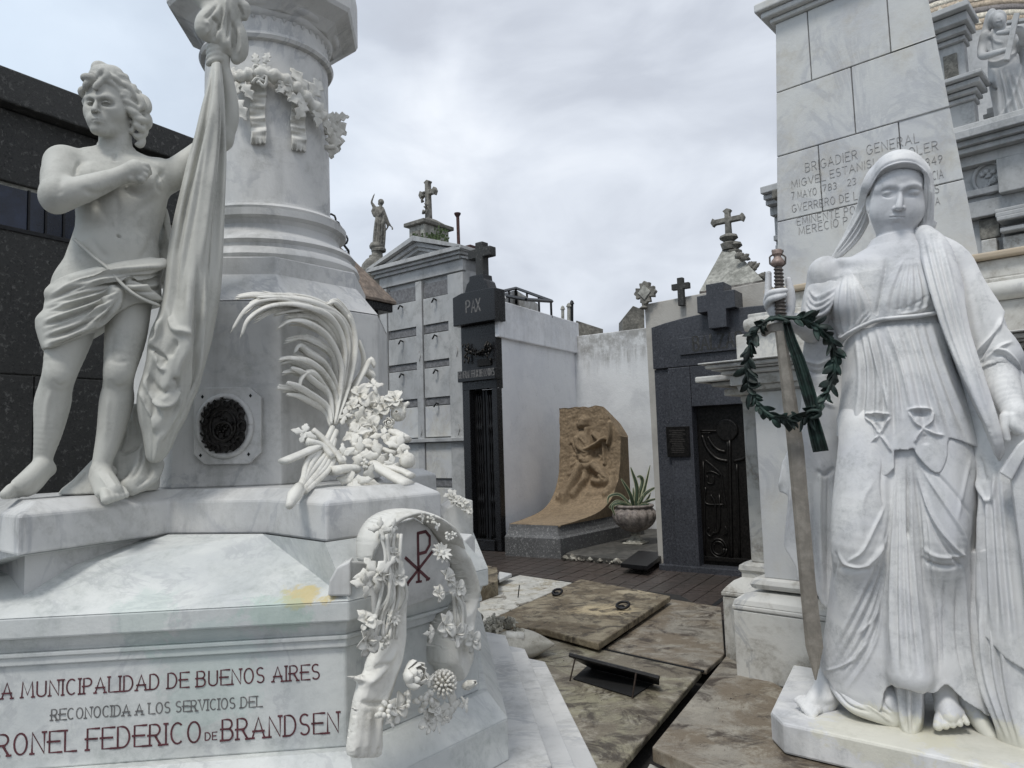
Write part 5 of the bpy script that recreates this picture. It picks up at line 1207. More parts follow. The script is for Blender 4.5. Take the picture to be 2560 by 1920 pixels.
# entablature
e0 = zo(KM, 870, 225, .1); 
zz1 = zo(KL, 1000, 1530); zz2 = zo(KL, 1000, 1440); zz3 = zo(KL, 1000, 1400); zz4 = zo(KL, 1000, 1330)
MB().box(FO, .04, AW, .04, 1.6, zz1, zz2).build('frieze', M['marbleS2'], OM, .006)
MB().loft([[FO(a, a, z), FO(AW, a, z), FO(AW, 1.6, z), FO(a, 1.6, z)] for a, z in ((.14, zF-.003), (.13, zF+.03), (.08, zz1-.03), (.07, zz1-.002))]).build('bed_moulding', M['marbleS2'], OM, angle=30)
for a_, z0_, z1_ in ((.0, zz2+.002, zz2+.03), (-.04, zz2+.032, zz3+.012), (-.07, zz3+.014, zz3+.04), (-.10, zz3+.042, zz4)):
    MB().box(FO, a_, AW, a_, 1.6, z0_, z1_).build('cornice', M['marbleS2'], OM, .012, seg=3)
for a_, z0_, z1_ in ((.1, zF, zz1), (.02, zz1, zz2-.02), (-.04, zz2, zz2+.03), (-.08, zz2+.032, zz3+.0), (-.12, zz3, zz3+.04)):
    MB().box(FO, c0+a_+.06, .5, b2+a_, 1.4, z0_-.035, z1_-.035).build('rear_cornice', M['marbleS2'], OM, .01)
# rounded bolster block on top
zg = zo(KL, 960, 1115, .15); ag = ao(KL, 925, 1200, .15)
MB().box(FO, ag, AW, .15, 1.4, zz4, zg).build('upper_block', M['marbleS2'], OM, .012)
ab0 = ao(KL, 955, 1040, .1); zh = zo(KL, 1000, 970, .1); r_ = (zh-zg)/2
MB().tube([FO(ab0+.02, .1+r_, zg+r_), FO(ab0+.06, .1+r_, zg+r_), FO(AW, .1+r_, zg+r_)], [r_*.75, r_, r_], 20).build('bolster', M['marbleS2'], OM, angle=40)
MB().box(FO, ab0+.12, AW-.1, .1+r_, 1.3, zg, zh).build('bolster_core', M['marbleS2'], OM, .01)
zi = zo(KA, 300, 825, .3); 
MB().box(FO, ao(KA, 60, 925, .25), AW-.15, .25, 1.2, zh+.002, zh+.04).build('upper_step', M['marbleS2'], OM, .008)
zj_ = zo(KA, 300, 790, .28); zk = zo(KA, 300, 757, .28)
MB().box(FO, ao(KA, 225, 800, .3)-.03, 1.7, .27, 1.2, zh+.04, zj_).build('obelisk_foot', M['marbleS2'], OM, .008)
MB().box(FO, ao(KA, 225, 800, .3)-.07, 1.75, .23, 1.2, zj_+.002, zk).build('obelisk_foot_moulding', M['tanm'], OM, .012, seg=3)
# obelisk shaft of separate blocks
bO = .33; aL0 = FO.px(1943, 700, bO)[0]; aR0 = FO.px(2452, 690, bO)[0]; zL0 = zk
aL1 = FO.px(1941, 60, bO)[0]; aR1 = FO.px(2322, 0, bO)[0]; zL1 = FO.px(1950, 20, bO)[1]; zR1 = FO.px(2322, 0, bO)[1]
print('obelisk', aL0, aR0, aL1, aR1, zL0, zL1)
ztop_ = zo(KR, 300, 95, bO)
def ob(z):
    t = (z-zL0)/(zL1-zL0); return aL0+(aL1-aL0)*t, aR0+(aR1-aR0)*(z-zL0)/(zR1-zL0)
rows = [zL0] + [zo(KR, 225, y, bO) for y in (1212, 856, 506)] + [ztop_]
vj = [[], [(458, 950), (892, 750)], [(640, 550)], [(402, 280), (835, 150)]]
MB().loft([[FO(ob(z)[0]+.012, bO+.012, z), FO(ob(z)[1]-.012, bO+.012, z), FO(ob(z)[1]-.6, bO+.6, z), FO(ob(z)[0]+.012, bO+.6, z)] for z in (zL0, ztop_)]).build('joint_mortar', M['greyL'], OM)
for i in range(4):
    z0, z1 = rows[i]+.003, rows[i+1]-.003; cuts = [None]+[ao(KR, x, y, bO) for x, y in vj[i]]+[None]
    for k in range(len(cuts)-1):
        def ed(c, z, right): 
            if c is not None: return c+(-.003 if right else .003)
            return ob(z)[1] if right else ob(z)[0]
        rg = [[FO(ed(cuts[k], z, 0), bO, z), FO(ed(cuts[k+1], z, 1), bO, z), FO(ed(cuts[k+1], z, 1)-(.55 if k == len(cuts)-2 else .0), bO+.7, z), FO(ed(cuts[k], z, 0), bO+.7, z)] for z in (z0, z1)]
        MB().loft(rg).build('obelisk_block', M['marbleS'], OM, .004)
tz = ztop_
for p, z0, z1 in ((.03, tz+.0, tz+.03), (.07, tz+.03, tz+.07), (.1, tz+.07, tz+.13)):
    MB().loft([[FO(ob(tz)[0]-p, bO-p, z_), FO(ob(tz)[1]+p, bO-p, z_), FO(ob(tz)[1]+p-.75, bO+.7, z_), FO(ob(tz)[0]-p, bO+.7, z_)] for z_ in (z0, z1)]).build('top_moulding', M['marbleS'], OM, .012, seg=3)
MB().loft([[FO(ob(tz)[0]+.03, bO+.03, z_), FO(ob(tz)[1]-.03, bO+.03, z_), FO(ob(tz)[1]-.7, bO+.6, z_), FO(ob(tz)[0]+.03, bO+.6, z_)] for z_ in (tz+.13, tz+.6)]).build('upper_die', M['marbleS'], OM, .01)
rr = random.Random(5); mb = MB()
for k in range(12):
    c_ = np.array(FO(ob(tz)[0]+.06+.05*k, bO-.02, tz+.16+.03*rr.random())); flower(mb, c_, (-.6,-.7,.3), .06, rr.choice(['leaves','lily']), rr)
mb.build('carved_festoon', M['marbleS'], OM, smooth=True)
zc_ = zo(KR, 215, 240, bO+.75)
for p, z0, z1 in ((.06, zc_, zc_+.07), (.13, zc_+.07, zc_+.16), (.22, zc_+.16, zc_+.5), (.3, zc_+.5, zc_+.6)):
    MB().box(FO, ob(tz)[0]-p-.05, ob(tz)[0]+.3, bO+.75, bO+1.6, z0, z1).build('rear_cap', M['stoneD'], OM, .015)
# small spur left of the shaft
q = ao(KR, 190, 1050, bO+.7); MB().box(FO, q, q+.3, bO+.71, bO+.9, zo(KR, 190, 1085, bO+.7), zo(KR, 190, 1035, bO+.7)).build('rear_spur', M['stoneD'], OM, .01)
# inscription lines
def line(txt, x0, y0, x1, y1, h=.07, w=.0042, mm='greyL'):
    h *= .8; w = min(w, .0029); mm = 'faintL' if mm == 'faintL' else 'midL'
    a0, z0 = FO.px(*c1(KR, x0, y0), bO); a1_, z1 = FO.px(*c1(KR, x1, y1), bO); letters(txt, FO, a0, a1_, bO, z0, h, w, 'letter', M[mm], OM, tilt=(z1-z0)/(a1_-a0), th=.002)
line('BRIGADIER', 380, 940, 662, 866); line('GENERAL', 715, 845, 1000, 775)
line('MIGVEL', 305, 1028, 490, 983, .06); line('ESTANISLAO', 515, 972, 862, 880, .06, .006, 'faintL'); line('SOLER', 905, 868, 1103, 815, .065)
line('7 MAYO', 305, 1088, 440, 1062, .055, .007); line('1783', 462, 1048, 550, 1030, .05); line('23', 610, 1015, 655, 1005, .05, .007, 'faintL'); line('1849', 1020, 912, 1128, 887, .055)
line('GVERRERO DE LA', 308, 1160, 700, 1080, .06, .007); line('CIA', 1075, 982, 1132, 968, .06)
line('EMINENTE PO', 335, 1230, 650, 1165, .06); line('S', 1088, 1055, 1108, 1048, .06)
line('MERECIO P', 345, 1282, 610, 1224, .06); line('A', 1090, 1118, 1113, 1112, .05)

# ------------------------------------------------------------------ marble mausoleum behind it on the right
R0 = P(2399, 1080, 8.0); R0[2] = 0; FR = Fr(R0, -44)
def zr_f(C, x, y, b=0): p = c1(C, x, y); return FR.px(p[0], p[1], b)[1]
def ar_f(C, x, y, b=0): p = c1(C, x, y); return FR.px(p[0], p[1], b)[0]
RB = thing('marble_mausoleum', FR(.5, 1, 0), 'large grey marble mausoleum with heavy cornices and rusticated blocks behind the obelisk', 'building')
H = {k: zr_f(KR, 1230, k) for k in (755, 800, 830, 860, 915, 1040, 1075, 1100, 1190)}
def rl(a0, a1, b, z0, z1, name, m='marbleB', bev=.01, d=4): return MB().box(FR, a0, a1, b, d, z0, z1).build(name, M[m], RB, bev)
rl(-2, 3, .25, 0, H[1190], 'wall')
rl(-2, 3, .12, H[1190], H[1100], 'architrave'); rl(-2, 3, .08, H[1075], H[1040], 'dentil_band'); rl(-2, 3, .15, H[1100], H[1075], 'architrave_band')
rl(-2, 3, .14, H[1040], H[915], 'frieze'); 
rl(-2, 3, .02, H[915], H[860], 'bed_moulding'); rl(-2, 3, -.1, H[860], H[830], 'cornice'); rl(-2, 3, -.16, H[830]+.002, H[800], 'cornice'); rl(-2, 3, -.24, H[800]+.002, H[755], 'cornice')
for k in range(24): 
    a = ar_f(KR, 1470, 1020, .05)+k*.07; rl(a, a+.045, .04, H[1075]-.0, H[1040]-.02, 'dentil', d=.1, bev=.003)
ap2 = ar_f(KR, 1430, 900, .1)
rl(ap2, ap2+1.2, .0, H[1100], H[915]-.002, 'projecting_pier', d=.2)
mc = FR.px(*c1(KR, 1383, 972), .13)
MB().tube([FR(mc[0]+.15*cos(t), .125, mc[1]+.17*sin(t)) for t in np.linspace(0, 2*pi, 24)], .022, 6).build('medallion_ring', M['marbleB'], RB, smooth=True)
mb = MB(); rr = random.Random(6)
for k in range(16): c_ = np.array(FR(mc[0]+rr.uniform(-.08,.08), .13, mc[1]+rr.uniform(-.09,.09))); ball(mb, c_, rr.uniform(.015,.035), 7)
mb.build('medallion_emblem', M['marbleB'], RB, smooth=True, kind='stuff')
# pilaster capital and block courses lower down
for (y0, y1, p) in ((350,372,.02),(372,398,.0),(398,422,-.03),(455,480,.02)):
    rl(ar_f(KA, 1370+ (y0-350)*.3, y0, p), 3, p, zr_f(KA, 1450, y1-20), zr_f(KA, 1450, y0-20), 'pier_capital', bev=.012)
for (x0, x1, y0, y1) in ((1300,1385,512,592),(1415,1560,495,582),(1345,1560,610,700)):
    a0_, a1_ = ar_f(KA, x0, y0, .12), ar_f(KA, x1, y0, .12); MB().box(FR, a0_, a1_, .12, .3, zr_f(KA, x0, y1, .12), zr_f(KA, x0, y0, .12)).build('wall_block', M['marbleS2'], RB, .015)
MB().box(FR, ar_f(KA, 1290, 400, .2), ar_f(KA, 1395, 400, .2), .2, .27, zr_f(KA, 1340, 500, .2), zr_f(KA, 1340, 400, .2)).build('dark_recess', M['stoneD'], RB)
for (y0, y1, p, mm) in ((705,735,-.25,'marbleS2'),(742,810,-.35,'conc'),(820,1000,-.2,'marbleS2'),(1000,1022,-.35,'marbleS2'),(1022,1060,-.2,'marbleB')):
    aa = ar_f(KA, 1250, y0, p)-.3; z1 = zr_f(KA, 1450, y0, p); z0 = zr_f(KA, 1450, y1, p)
    if y0 == 742: MB().tube([FR(aa, p+(z1-z0)/2, (z0+z1)/2), FR(3, p+(z1-z0)/2, (z0+z1)/2)], (z1-z0)/2, 18).build('bolster', M[mm], RB, smooth=True)
    else: MB().box(FR, aa, 3, p, 1, z0, z1).build('base_course', M[mm], RB, .012)
# upper tiers
UB = .5
def zu(y, x=1170, b=UB): return zr_f(KR, x, y, b)
def au(x, y, b=UB): return ar_f(KR, x, y, b)
def up(a0, a1, b, z0, z1, name, d=.7, bev=.01): return MB().box(FR, a0, a1, b, d, z0, z1).build(name, M['marbleB'], RB, bev)
aL_, aR_ = au(1080, 600)-1, au(1300, 560)
up(aL_, aR_, UB, H[755], zu(585), 'attic_pier')
for p, y0, y1 in ((.05, 585, 560), (.12, 558, 535), (.22, 533, 505), (.3, 503, 480)): up(aL_, aR_+p*.5, UB-p, zu(y0), zu(y1)-.004, 'attic_cornice', .7)
a2 = au(1245, 300); up(aL_, a2, UB+.05, zu(480), zu(240), 'upper_pier')
MB().box(FR, au(1125, 300), a2-.08, UB+.03, UB+.06, zu(440), zu(290)).build('sunk_panel', M['stoneD'], RB, .004)
for p, y0, y1 in ((.06, 240, 215), (.14, 213, 180), (.24, 178, 130), (.34, 128, 95)): up(aL_, a2+p*.4, UB+.05-p, zu(y0), zu(y1)-.004, 'upper_cornice', .75)
up(au(1290, 620), au(1420, 600), UB+.7, H[755], zu(560), 'stepped_block', 1.6); up(au(1290, 620), au(1440, 600), UB+.6, zu(600), zu(575), 'stepped_block', 1.6); up(au(1290, 500), au(1450, 500), UB+.75, zu(560), zu(520), 'stepped_block', 1.6)
# mosaic dome
dcn = P(*c1(KR, 1180, 430), 12.5); rd = 1.62
DO = thing('mosaic_dome', (dcn[0], dcn[1], dcn[2]-.2), 'tan mosaic dome with cream bands rising behind the mausoleum cornices', 'dome')
nb = 26; rings = []
for i in range(nb):
    for nme in (0,):
        z0, z1 = i/nb, (i+1)/nb; f = lambda t: rd*sqrt(max(0, 1-(t**2)*.98))**.9; hh = 2.6
        mm = 'mosA' if i % 4 in (0, 1) else ('mosB' if i % 4 == 2 else 'mosC')
        MB().lathe(dcn, [(f(z0), z0*hh), (f(z1), z1*hh)], 48).build('mosaic_band', M[mm], DO, smooth=True)
for i in (1, 5, 8, 12):
    t = (i+.5)/nb; r0 = rd*sqrt(1-t*t*.98)**.9+.004; n = 40
    mb = MB()
    for k in range(n):
        a = 2*pi*k/n; c_ = dcn+np.array([r0*cos(a), r0*sin(a), t*2.6]); s = .05
        tt = np.array([-sin(a), cos(a), 0]); mb.slab([c_-tt*s*.8+[0,0,-s*.6], c_+tt*s*.8+[0,0,-s*.6], c_+[0,0,s*.8]], (cos(a), sin(a), 0), .02)
    mb.build('mosaic_triangles', M['mosB'], DO, kind='stuff')
MB().lathe(dcn, [(rd*1.02, -2.2), (rd*1.02, 0)], 48).build('drum', M['marbleB'], DO)
# ------------------------------------------------------------------ sculpting: smooth implicit forms turned into one continuous mesh
def surface_nets(G, lo, h, drop=None):
    I = G < 0
    nx, ny, nz = G.shape
    cnt = np.zeros((nx-1, ny-1, nz-1), np.uint8)
    for dx in (0, 1):
        for dy in (0, 1):
            for dz in (0, 1): cnt += I[dx:nx-1+dx, dy:ny-1+dy, dz:nz-1+dz]
    act = (cnt > 0) & (cnt < 8)
    if drop is not None:
        for dl, dh in drop:
            s = tuple(slice(max(0, int(math.ceil((dl[k]-lo[k])/h))), max(0, int(math.floor((dh[k]-lo[k])/h))-1)) for k in range(3)); act[s] = False
    ci = np.argwhere(act); n = len(ci); idx = np.full(act.shape, -1, np.int32); idx[act] = np.arange(n)
    P_ = np.zeros((n, 3)); W_ = np.zeros(n); x, y, z = ci.T
    for ax in range(3):
        o1, o2 = [k for k in range(3) if k != ax]
        for a in (0, 1):
            for b in (0, 1):
                s = np.zeros(3, int); s[o1] = a; s[o2] = b; e = s.copy(); e[ax] = 1
                va = G[x+s[0], y+s[1], z+s[2]]; vb = G[x+e[0], y+e[1], z+e[2]]
                m = (va < 0) != (vb < 0); t = va[m]/(va[m]-vb[m])
                q = np.tile(s.astype(float), (m.sum(), 1)); q[:, ax] += t
                P_[m] += q; W_[m] += 1
    V = (ci + P_/W_[:, None])*h + np.array(lo)
    Q = []
    for ax in range(3):
        o1, o2 = [(1, 2), (2, 0), (0, 1)][ax]
        sl0 = [slice(None)]*3; sl1 = [slice(None)]*3; sl0[ax] = slice(0, -1); sl1[ax] = slice(1, None)
        ed = I[tuple(sl0)] != I[tuple(sl1)]
        p = np.argwhere(ed); p = p[(p[:, o1] > 0) & (p[:, o2] > 0) & (p[:, o1] < G.shape[o1]-1) & (p[:, o2] < G.shape[o2]-1)]
        fl_ = I[tuple(p.T)]
        def c_(a, b):
            q = p.copy(); q[:, o1] -= a; q[:, o2] -= b; return idx[tuple(q.T)]
        f = np.stack([c_(1, 1), c_(0, 1), c_(0, 0), c_(1, 0)], -1)
        f[~fl_] = f[~fl_][:, ::-1]
        Q.append(f[(f >= 0).all(1)])
    return V, np.concatenate(Q)
def vnormals(V, Q):
    n = np.cross(V[Q[:, 2]]-V[Q[:, 0]], V[Q[:, 3]]-V[Q[:, 1]]) if Q.shape[1] == 4 else np.cross(V[Q[:, 1]]-V[Q[:, 0]], V[Q[:, 2]]-V[Q[:, 0]])
    N = np.zeros_like(V)
    for k in range(Q.shape[1]): 
        for c in range(3): N[:, c] += np.bincount(Q[:, k], n[:, c], len(V))
    return N/(np.linalg.norm(N, axis=1)[:, None]+1e-12)
def smooth_mesh(V, Q, n):
    if not n: return V
    E = np.concatenate([Q[:, [0, 1]], Q[:, [1, 2]], Q[:, [2, 3]], Q[:, [3, 0]]]); a = np.concatenate([E[:, 0], E[:, 1]]); b = np.concatenate([E[:, 1], E[:, 0]])
    c = np.maximum(np.bincount(a, minlength=len(V)), 1)[:, None]
    for i in range(n*2):
        A = np.stack([np.bincount(a, V[b, k], len(V)) for k in range(3)], -1)/c; V = V+(A-V)*(.6 if i % 2 == 0 else -.5)
    return V
class Sculpt:
    def __init__(s, px, Y, zref=0):
        o = P(px, 960, Y); s.o = np.array([o[0], o[1], 0]); d = s.o/np.linalg.norm(s.o); s.e2 = d; s.e1 = np.array([d[1], -d[0], 0]); s.pr = []
        a = s.L(px, 900, 0); b = s.L(px+10, 900, 0); c = s.L(px, 910, 0); s.sx = abs(b[0]-a[0])/10; s.sz = abs(c[2]-a[2])/10
    def L(s, px, py, d=0):
        q = PPL(px, py, s.o+s.e2*d, s.e2) - s.o; return np.array([q @ s.e1, d, q[2]])
    def W(s, V): V = np.asarray(V); return s.o + V[..., 0:1]*s.e1 + V[..., 1:2]*s.e2 + V[..., 2:3]*np.array([0, 0, 1.])
    def add(s, fn, lo, hi, k, op='u'): s.pr.append((fn, np.array(lo)-k-.005, np.array(hi)+k+.005, k, op))
    def cap(s, p, q, r1, r2=None, k=.02, op='u'):
        p = np.array(p, float); q = np.array(q, float); r2 = r1 if r2 is None else r2; ab = q-p; L2 = ab @ ab + 1e-9
        def fn(X, Y, Z):
            t = np.clip(((X-p[0])*ab[0]+(Y-p[1])*ab[1]+(Z-p[2])*ab[2])/L2, 0, 1)
            return np.sqrt((X-p[0]-t*ab[0])**2+(Y-p[1]-t*ab[1])**2+(Z-p[2]-t*ab[2])**2) - (r1+(r2-r1)*t)
        r = max(r1, r2); s.add(fn, np.minimum(p, q)-r, np.maximum(p, q)+r, k, op)
    def poly(s, q, k, op='u'):
        """one rounded, tapering strand through points (x, y, z, r)"""
        q = np.array(q, float); r = q[:, 3].max()
        def fn(X, Y, Z):
            best = None
            for i in range(len(q)-1):
                p = q[i, :3]; ab = q[i+1, :3]-p; L2 = ab @ ab + 1e-9
                t = np.clip(((X-p[0])*ab[0]+(Y-p[1])*ab[1]+(Z-p[2])*ab[2])/L2, 0, 1)
                d = np.sqrt((X-p[0]-t*ab[0])**2+(Y-p[1]-t*ab[1])**2+(Z-p[2]-t*ab[2])**2) - (q[i, 3]+(q[i+1, 3]-q[i, 3])*t)
                best = d if best is None else np.minimum(best, d)
            return best
        s.add(fn, q[:, :3].min(0)-r, q[:, :3].max(0)+r, k, op)
    def chain(s, pts, rs, k=.02, op='u'): s.limb(pts, rs, k, 3, op)
    def ell(s, c, r, k=.02, op='u', rot=0, tilt=0):
        c = np.array(c, float); r = np.array(r, float); R = np.array(Matrix.Rotation(tilt, 3, 'X') @ Matrix.Rotation(rot, 3, 'Y'))  # rot: in picture plane
        def fn(X, Y, Z):
            x, y, z = X-c[0], Y-c[1], Z-c[2]
            u = [(R[0, i]*x+R[1, i]*y+R[2, i]*z)/r[i] for i in range(3)]
            k0 = np.sqrt(u[0]**2+u[1]**2+u[2]**2)+1e-9; k1 = np.sqrt((u[0]/r[0])**2+(u[1]/r[1])**2+(u[2]/r[2])**2)+1e-9
            return k0*(k0-1)/k1
        m = max(r); m = np.array([m, m, m]) if rot or tilt else r; s.add(fn, c-m, c+m, k, op)
    def loft(s, rows, k=.03, p=2.2, fold=None):
        """rows: (px-left, px-right, py, depth centre, depth radius)"""
        R = []
        for l, r, y, dc, dr in rows:
            a, b = s.L(l, y, dc), s.L(r, y, dc); R.append(((a[2]+b[2])/2, (a[0]+b[0])/2, (b[0]-a[0])/2, dc, dr))
        R.sort(); R = np.array(R)
        def fn(X, Y, Z):
            zz = Z.ravel(); g_ = lambda i: np.interp(zz, R[:, 0], R[:, i]).reshape(Z.shape)
            cx, hx, cy, hy = g_(1), g_(2), g_(3), g_(4)
            u, v = np.abs((X-cx)/hx), np.abs((Y-cy)/hy)
            d = ((u**p+v**p)**(1/p)-1)*np.minimum(hx, hy)
            if fold is not None: d = d - fold(np.arctan2((Y-cy)/hy, (X-cx)/hx), Z)
            return np.maximum(d, np.maximum(R[0, 0]-Z, Z-R[-1, 0]))
        lo = np.array([(R[:, 1]-R[:, 2]).min(), (R[:, 3]-R[:, 4]).min(), R[0, 0]]); hi = np.array([(R[:, 1]+R[:, 2]).max(), (R[:, 3]+R[:, 4]).max(), R[-1, 0]])
        s.add(fn, lo, hi, k)
    def limb(s, pts, rs, k=.02, n=5, op='u'):
        s.poly(cr([tuple(p)+(r,) for p, r in zip(pts, rs)], n) if len(pts) > 2 else [tuple(p)+(r,) for p, r in zip(pts, rs)], k, op)
    def clip(s, poly, rnd=.004, sm=3):
        A = [tuple(s.L(x, y, 0)[[0, 2]]) for x, y in poly]
        if sm: A = [tuple(q) for q in cr(A, sm, True)]
        s.cl = True
        def fn(X, Y, Z):
            gx, gz_ = np.meshgrid(X.ravel(), Z.ravel(), indexing='ij'); ins = in_poly(gx, gz_, A); d, _, _ = seg_dist(gx, gz_, A+[A[0]])
            return np.where(ins, -d, d)[:, None, :]+0*Y
        s.pr.append((fn, np.array([-9.]*3), np.array([9.]*3), .01, 'c'))
    def mesh(s, h, lo, hi, drop=None):
        lo = np.array(lo, float); hi = np.array(hi, float); n = np.ceil((hi-lo)/h).astype(int)+1
        G = np.full(n, .1, np.float32); ax = [lo[i]+h*np.arange(n[i]) for i in range(3)]
        for fn, a, b, k, op in s.pr:
            i0 = np.maximum(0, np.floor((a-lo)/h).astype(int)); i1 = np.minimum(n, np.ceil((b-lo)/h).astype(int)+1)
            if (i1 <= i0).any(): continue
            sl = tuple(slice(i0[i], i1[i]) for i in range(3))
            X = ax[0][sl[0]].astype(np.float32)[:, None, None]; Y = ax[1][sl[1]].astype(np.float32)[None, :, None]; Z = ax[2][sl[2]].astype(np.float32)[None, None, :]
            d = fn(X, Y, Z).astype(np.float32); g0 = G[sl]
            if op == 'c': G[sl] = np.maximum(g0, d)
            elif op == 'u':
                t = np.clip(.5+.5*(g0-d)/k, 0, 1); G[sl] = g0+(d-g0)*t - k*t*(1-t)
            else:
                t = np.clip(.5-.5*(g0+d)/k, 0, 1); G[sl] = g0+(-d-g0)*t + k*t*(1-t)
        G[0] = G[-1] = .1; G[:, 0] = G[:, -1] = .1; G[:, :, 0] = G[:, :, -1] = .1
        return surface_nets(G, lo, h, drop)
    def bounds(s):
        pr = [q for q in s.pr if q[4] == 'u']; return np.min([q[1] for q in pr], 0), np.max([q[2] for q in pr], 0)
    def build(s, name, m, parent, h=.006, fine=(), strokes=(), relax=5):
        lo, hi = s.bounds(); parts = []
        drops = [(np.array(a)+0, np.array(b)+0, hh) for a, b, hh in fine]
        V, Q = s.mesh(h, lo, hi, [(a+2.2*h, b-2.2*h) for a, b, _ in drops]); parts.append((V, Q))
        for i, (a, b, hh) in enumerate(drops):
            v, q = s.mesh_open(hh, a, b); parts.append((v, q))
        V = np.concatenate([v for v, q in parts]); off = 0; QQ = []
        for v, q in parts: QQ.append(q+off); off += len(v)
        Q = np.concatenate(QQ); V = smooth_mesh(V, Q, relax); Wd = s.W(V)
        Wd = sculpt(Wd, Q, strokes, s)
        return mesh_obj(name, Wd, Q, m, parent, smooth=True)
    def mesh_open(s, h, lo, hi):
        lo = np.array(lo, float); hi = np.array(hi, float)
        V, Q = s.mesh(h, lo-3*h, hi+3*h)
        keep = ((V >= lo-h*.2) & (V <= hi+h*.2)).all(1); k4 = keep[Q].all(1); Q = Q[k4]; u = np.unique(Q); mp_ = -np.ones(len(V), int); mp_[u] = np.arange(len(u)); return V[u], mp_[Q]
def sculpt(V, Q, strokes, S=None):
    """push the surface in or out along brush strokes; stroke = (points, width px, amount m[, kind[, dmin, dmax]])"""
    if not len(strokes): return V
    N = vnormals(V, Q); px = proj(V); vd = V-CO; vd /= np.linalg.norm(vd, axis=1)[:, None]; face = np.clip(-(N*vd).sum(1)*2.2, 0, 1)
    dep = ((V-S.o) @ S.e2) if S is not None else None; D = np.zeros(len(V))
    for st in strokes:
        pts, w, amp = st[:3]; kind = st[3] if len(st) > 3 else 'g'
        q = [tuple(p) for p in cr(pts, 4)] if len(pts) > 2 else [tuple(p) for p in pts]
        A = np.array(q); R_ = w*3.2 if kind == 'g' else w*5
        m = (px[:, 0] > A[:, 0].min()-R_) & (px[:, 0] < A[:, 0].max()+R_) & (px[:, 1] > A[:, 1].min()-R_) & (px[:, 1] < A[:, 1].max()+R_) & (face > 0)
        if len(st) > 5: m &= (dep > st[4]) & (dep < st[5])
        if not m.any(): continue
        i = np.nonzero(m)[0]; d, side, t = seg_dist(px[i, 0], px[i, 1], q)
        en = np.clip(t*5, 0, 1)*np.clip((1-t)*5, 0, 1); en = en*.9+.1
        if kind == 'g': f = np.exp(-(d/w)**2)*en
        elif kind == 's': f = np.exp(-(d/w)**2)          # full strength to both ends
        elif kind == 'e': f = np.where(side > 0, np.exp(-d/(w*1.6)), np.exp(-(d/1.6)**2)*0)*np.clip(d/1.5, 0, 1)*en   # raised lip on one side
        D[i] += amp*f*face[i]
    return V + N*D[:, None]
def fan(A, B, n, w, amp, jit=.12, seed=1, kind='g', groove=True):
    """n folds running between guide lines A and B, with valleys between them"""
    rr = random.Random(seed); m = 6; out = []
    def samp(Ln):
        Ln = [np.array(p, float) for p in cr(Ln, 6)] if len(Ln) > 2 else [np.array(Ln[0], float)*(1-t)+np.array(Ln[1], float)*t for t in np.linspace(0, 1, 9)]
        s_ = np.linspace(0, len(Ln)-1, m); return [Ln[int(x)]*(1-(x-int(x)))+Ln[min(int(x)+1, len(Ln)-1)]*(x-int(x)) for x in s_]
    a, b = samp(A), samp(B)
    for i in range(n):
        t = (i+.5)/n+rr.uniform(-jit, jit)/n; ww = min(w*rr.uniform(.8, 1.25), 9); out.append(([tuple(a[j]*(1-t)+b[j]*t) for j in range(m)], ww, amp*rr.uniform(.6, 1.15), kind))
        if groove and i < n-1:
            t = (i+1)/n; out.append(([tuple(a[j]*(1-t)+b[j]*t) for j in range(m)], w*.75, -amp*.75, kind))
    return out
def toes(S, base, tip, n, r, spread, C, dbase, dtip, k=.003):
    """n toes from a row of base points to a row of tip points (crop coordinates), big toe last"""
    for i in range(n):
        t = i/(n-1); b = np.array(base[0])*(1-t)+np.array(base[1])*t; e = np.array(tip[0])*(1-t)+np.array(tip[1])*t
        rr_ = r[0]*(1-t)+r[1]*t
        pb = c1(C, *b); pe = c1(C, *e); B_ = S.L(*pb, dbase[0]*(1-t)+dbase[1]*t); E_ = S.L(*pe, dtip[0]*(1-t)+dtip[1]*t)
        mid = (B_+E_)/2+np.array([0, 0, rr_*.45]); S.limb([B_, mid, E_], [rr_*.8, rr_*.9, rr_], k); S.ell(E_+np.array([0, -rr_*.45, rr_*.35]), (rr_*.55, rr_*.5, rr_*.45), .002)
# ------------------------------------------------------------------ marble youth holding a draped flag
KD = crop(0, 640, .3858); KY = crop(0, 100, .3858); KJ = crop(160, 140, .14467)
Y_ = Sculpt(280, 2.52)
def y_(x, y, d=0): return Y_.L(*c1(KY, x, y), d)
def d_(x, y, d=0): return Y_.L(*c1(KD, x, y), d)
def j_(x, y, d=0): return Y_.L(*c1(KJ, x, y), d)
youth = thing('youth_statue', Y_.W(d_(600, 1545, 0)), 'grey marble youth with curly hair and loincloth, fist on chest, holding a draped flag', 'statue')
u = Y_.sx*.3858; S = Y_
def rows(C, lst): return [(c1(C, l, y)[0], c1(C, r, y)[0], c1(C, l, y)[1], dc, dr) for l, r, y, dc, dr in lst]
S.loft(rows(KY, [(640,880,715,.02,.05),(520,985,745,.02,.055),(455,1040,785,.015,.075),(455,1075,850,.005,.09),(470,1090,930,0,.098),(476,1086,1010,0,.097),(482,1070,1100,0,.088),(488,1050,1180,0,.082),(484,1032,1240,0,.082),(462,1025,1310,0,.088),(430,1035,1400,0,.096),(400,1045,1480,0,.10),(370,1045,1560,.005,.10),(340,1040,1640,.01,.10)]), k=.025, p=2.3)
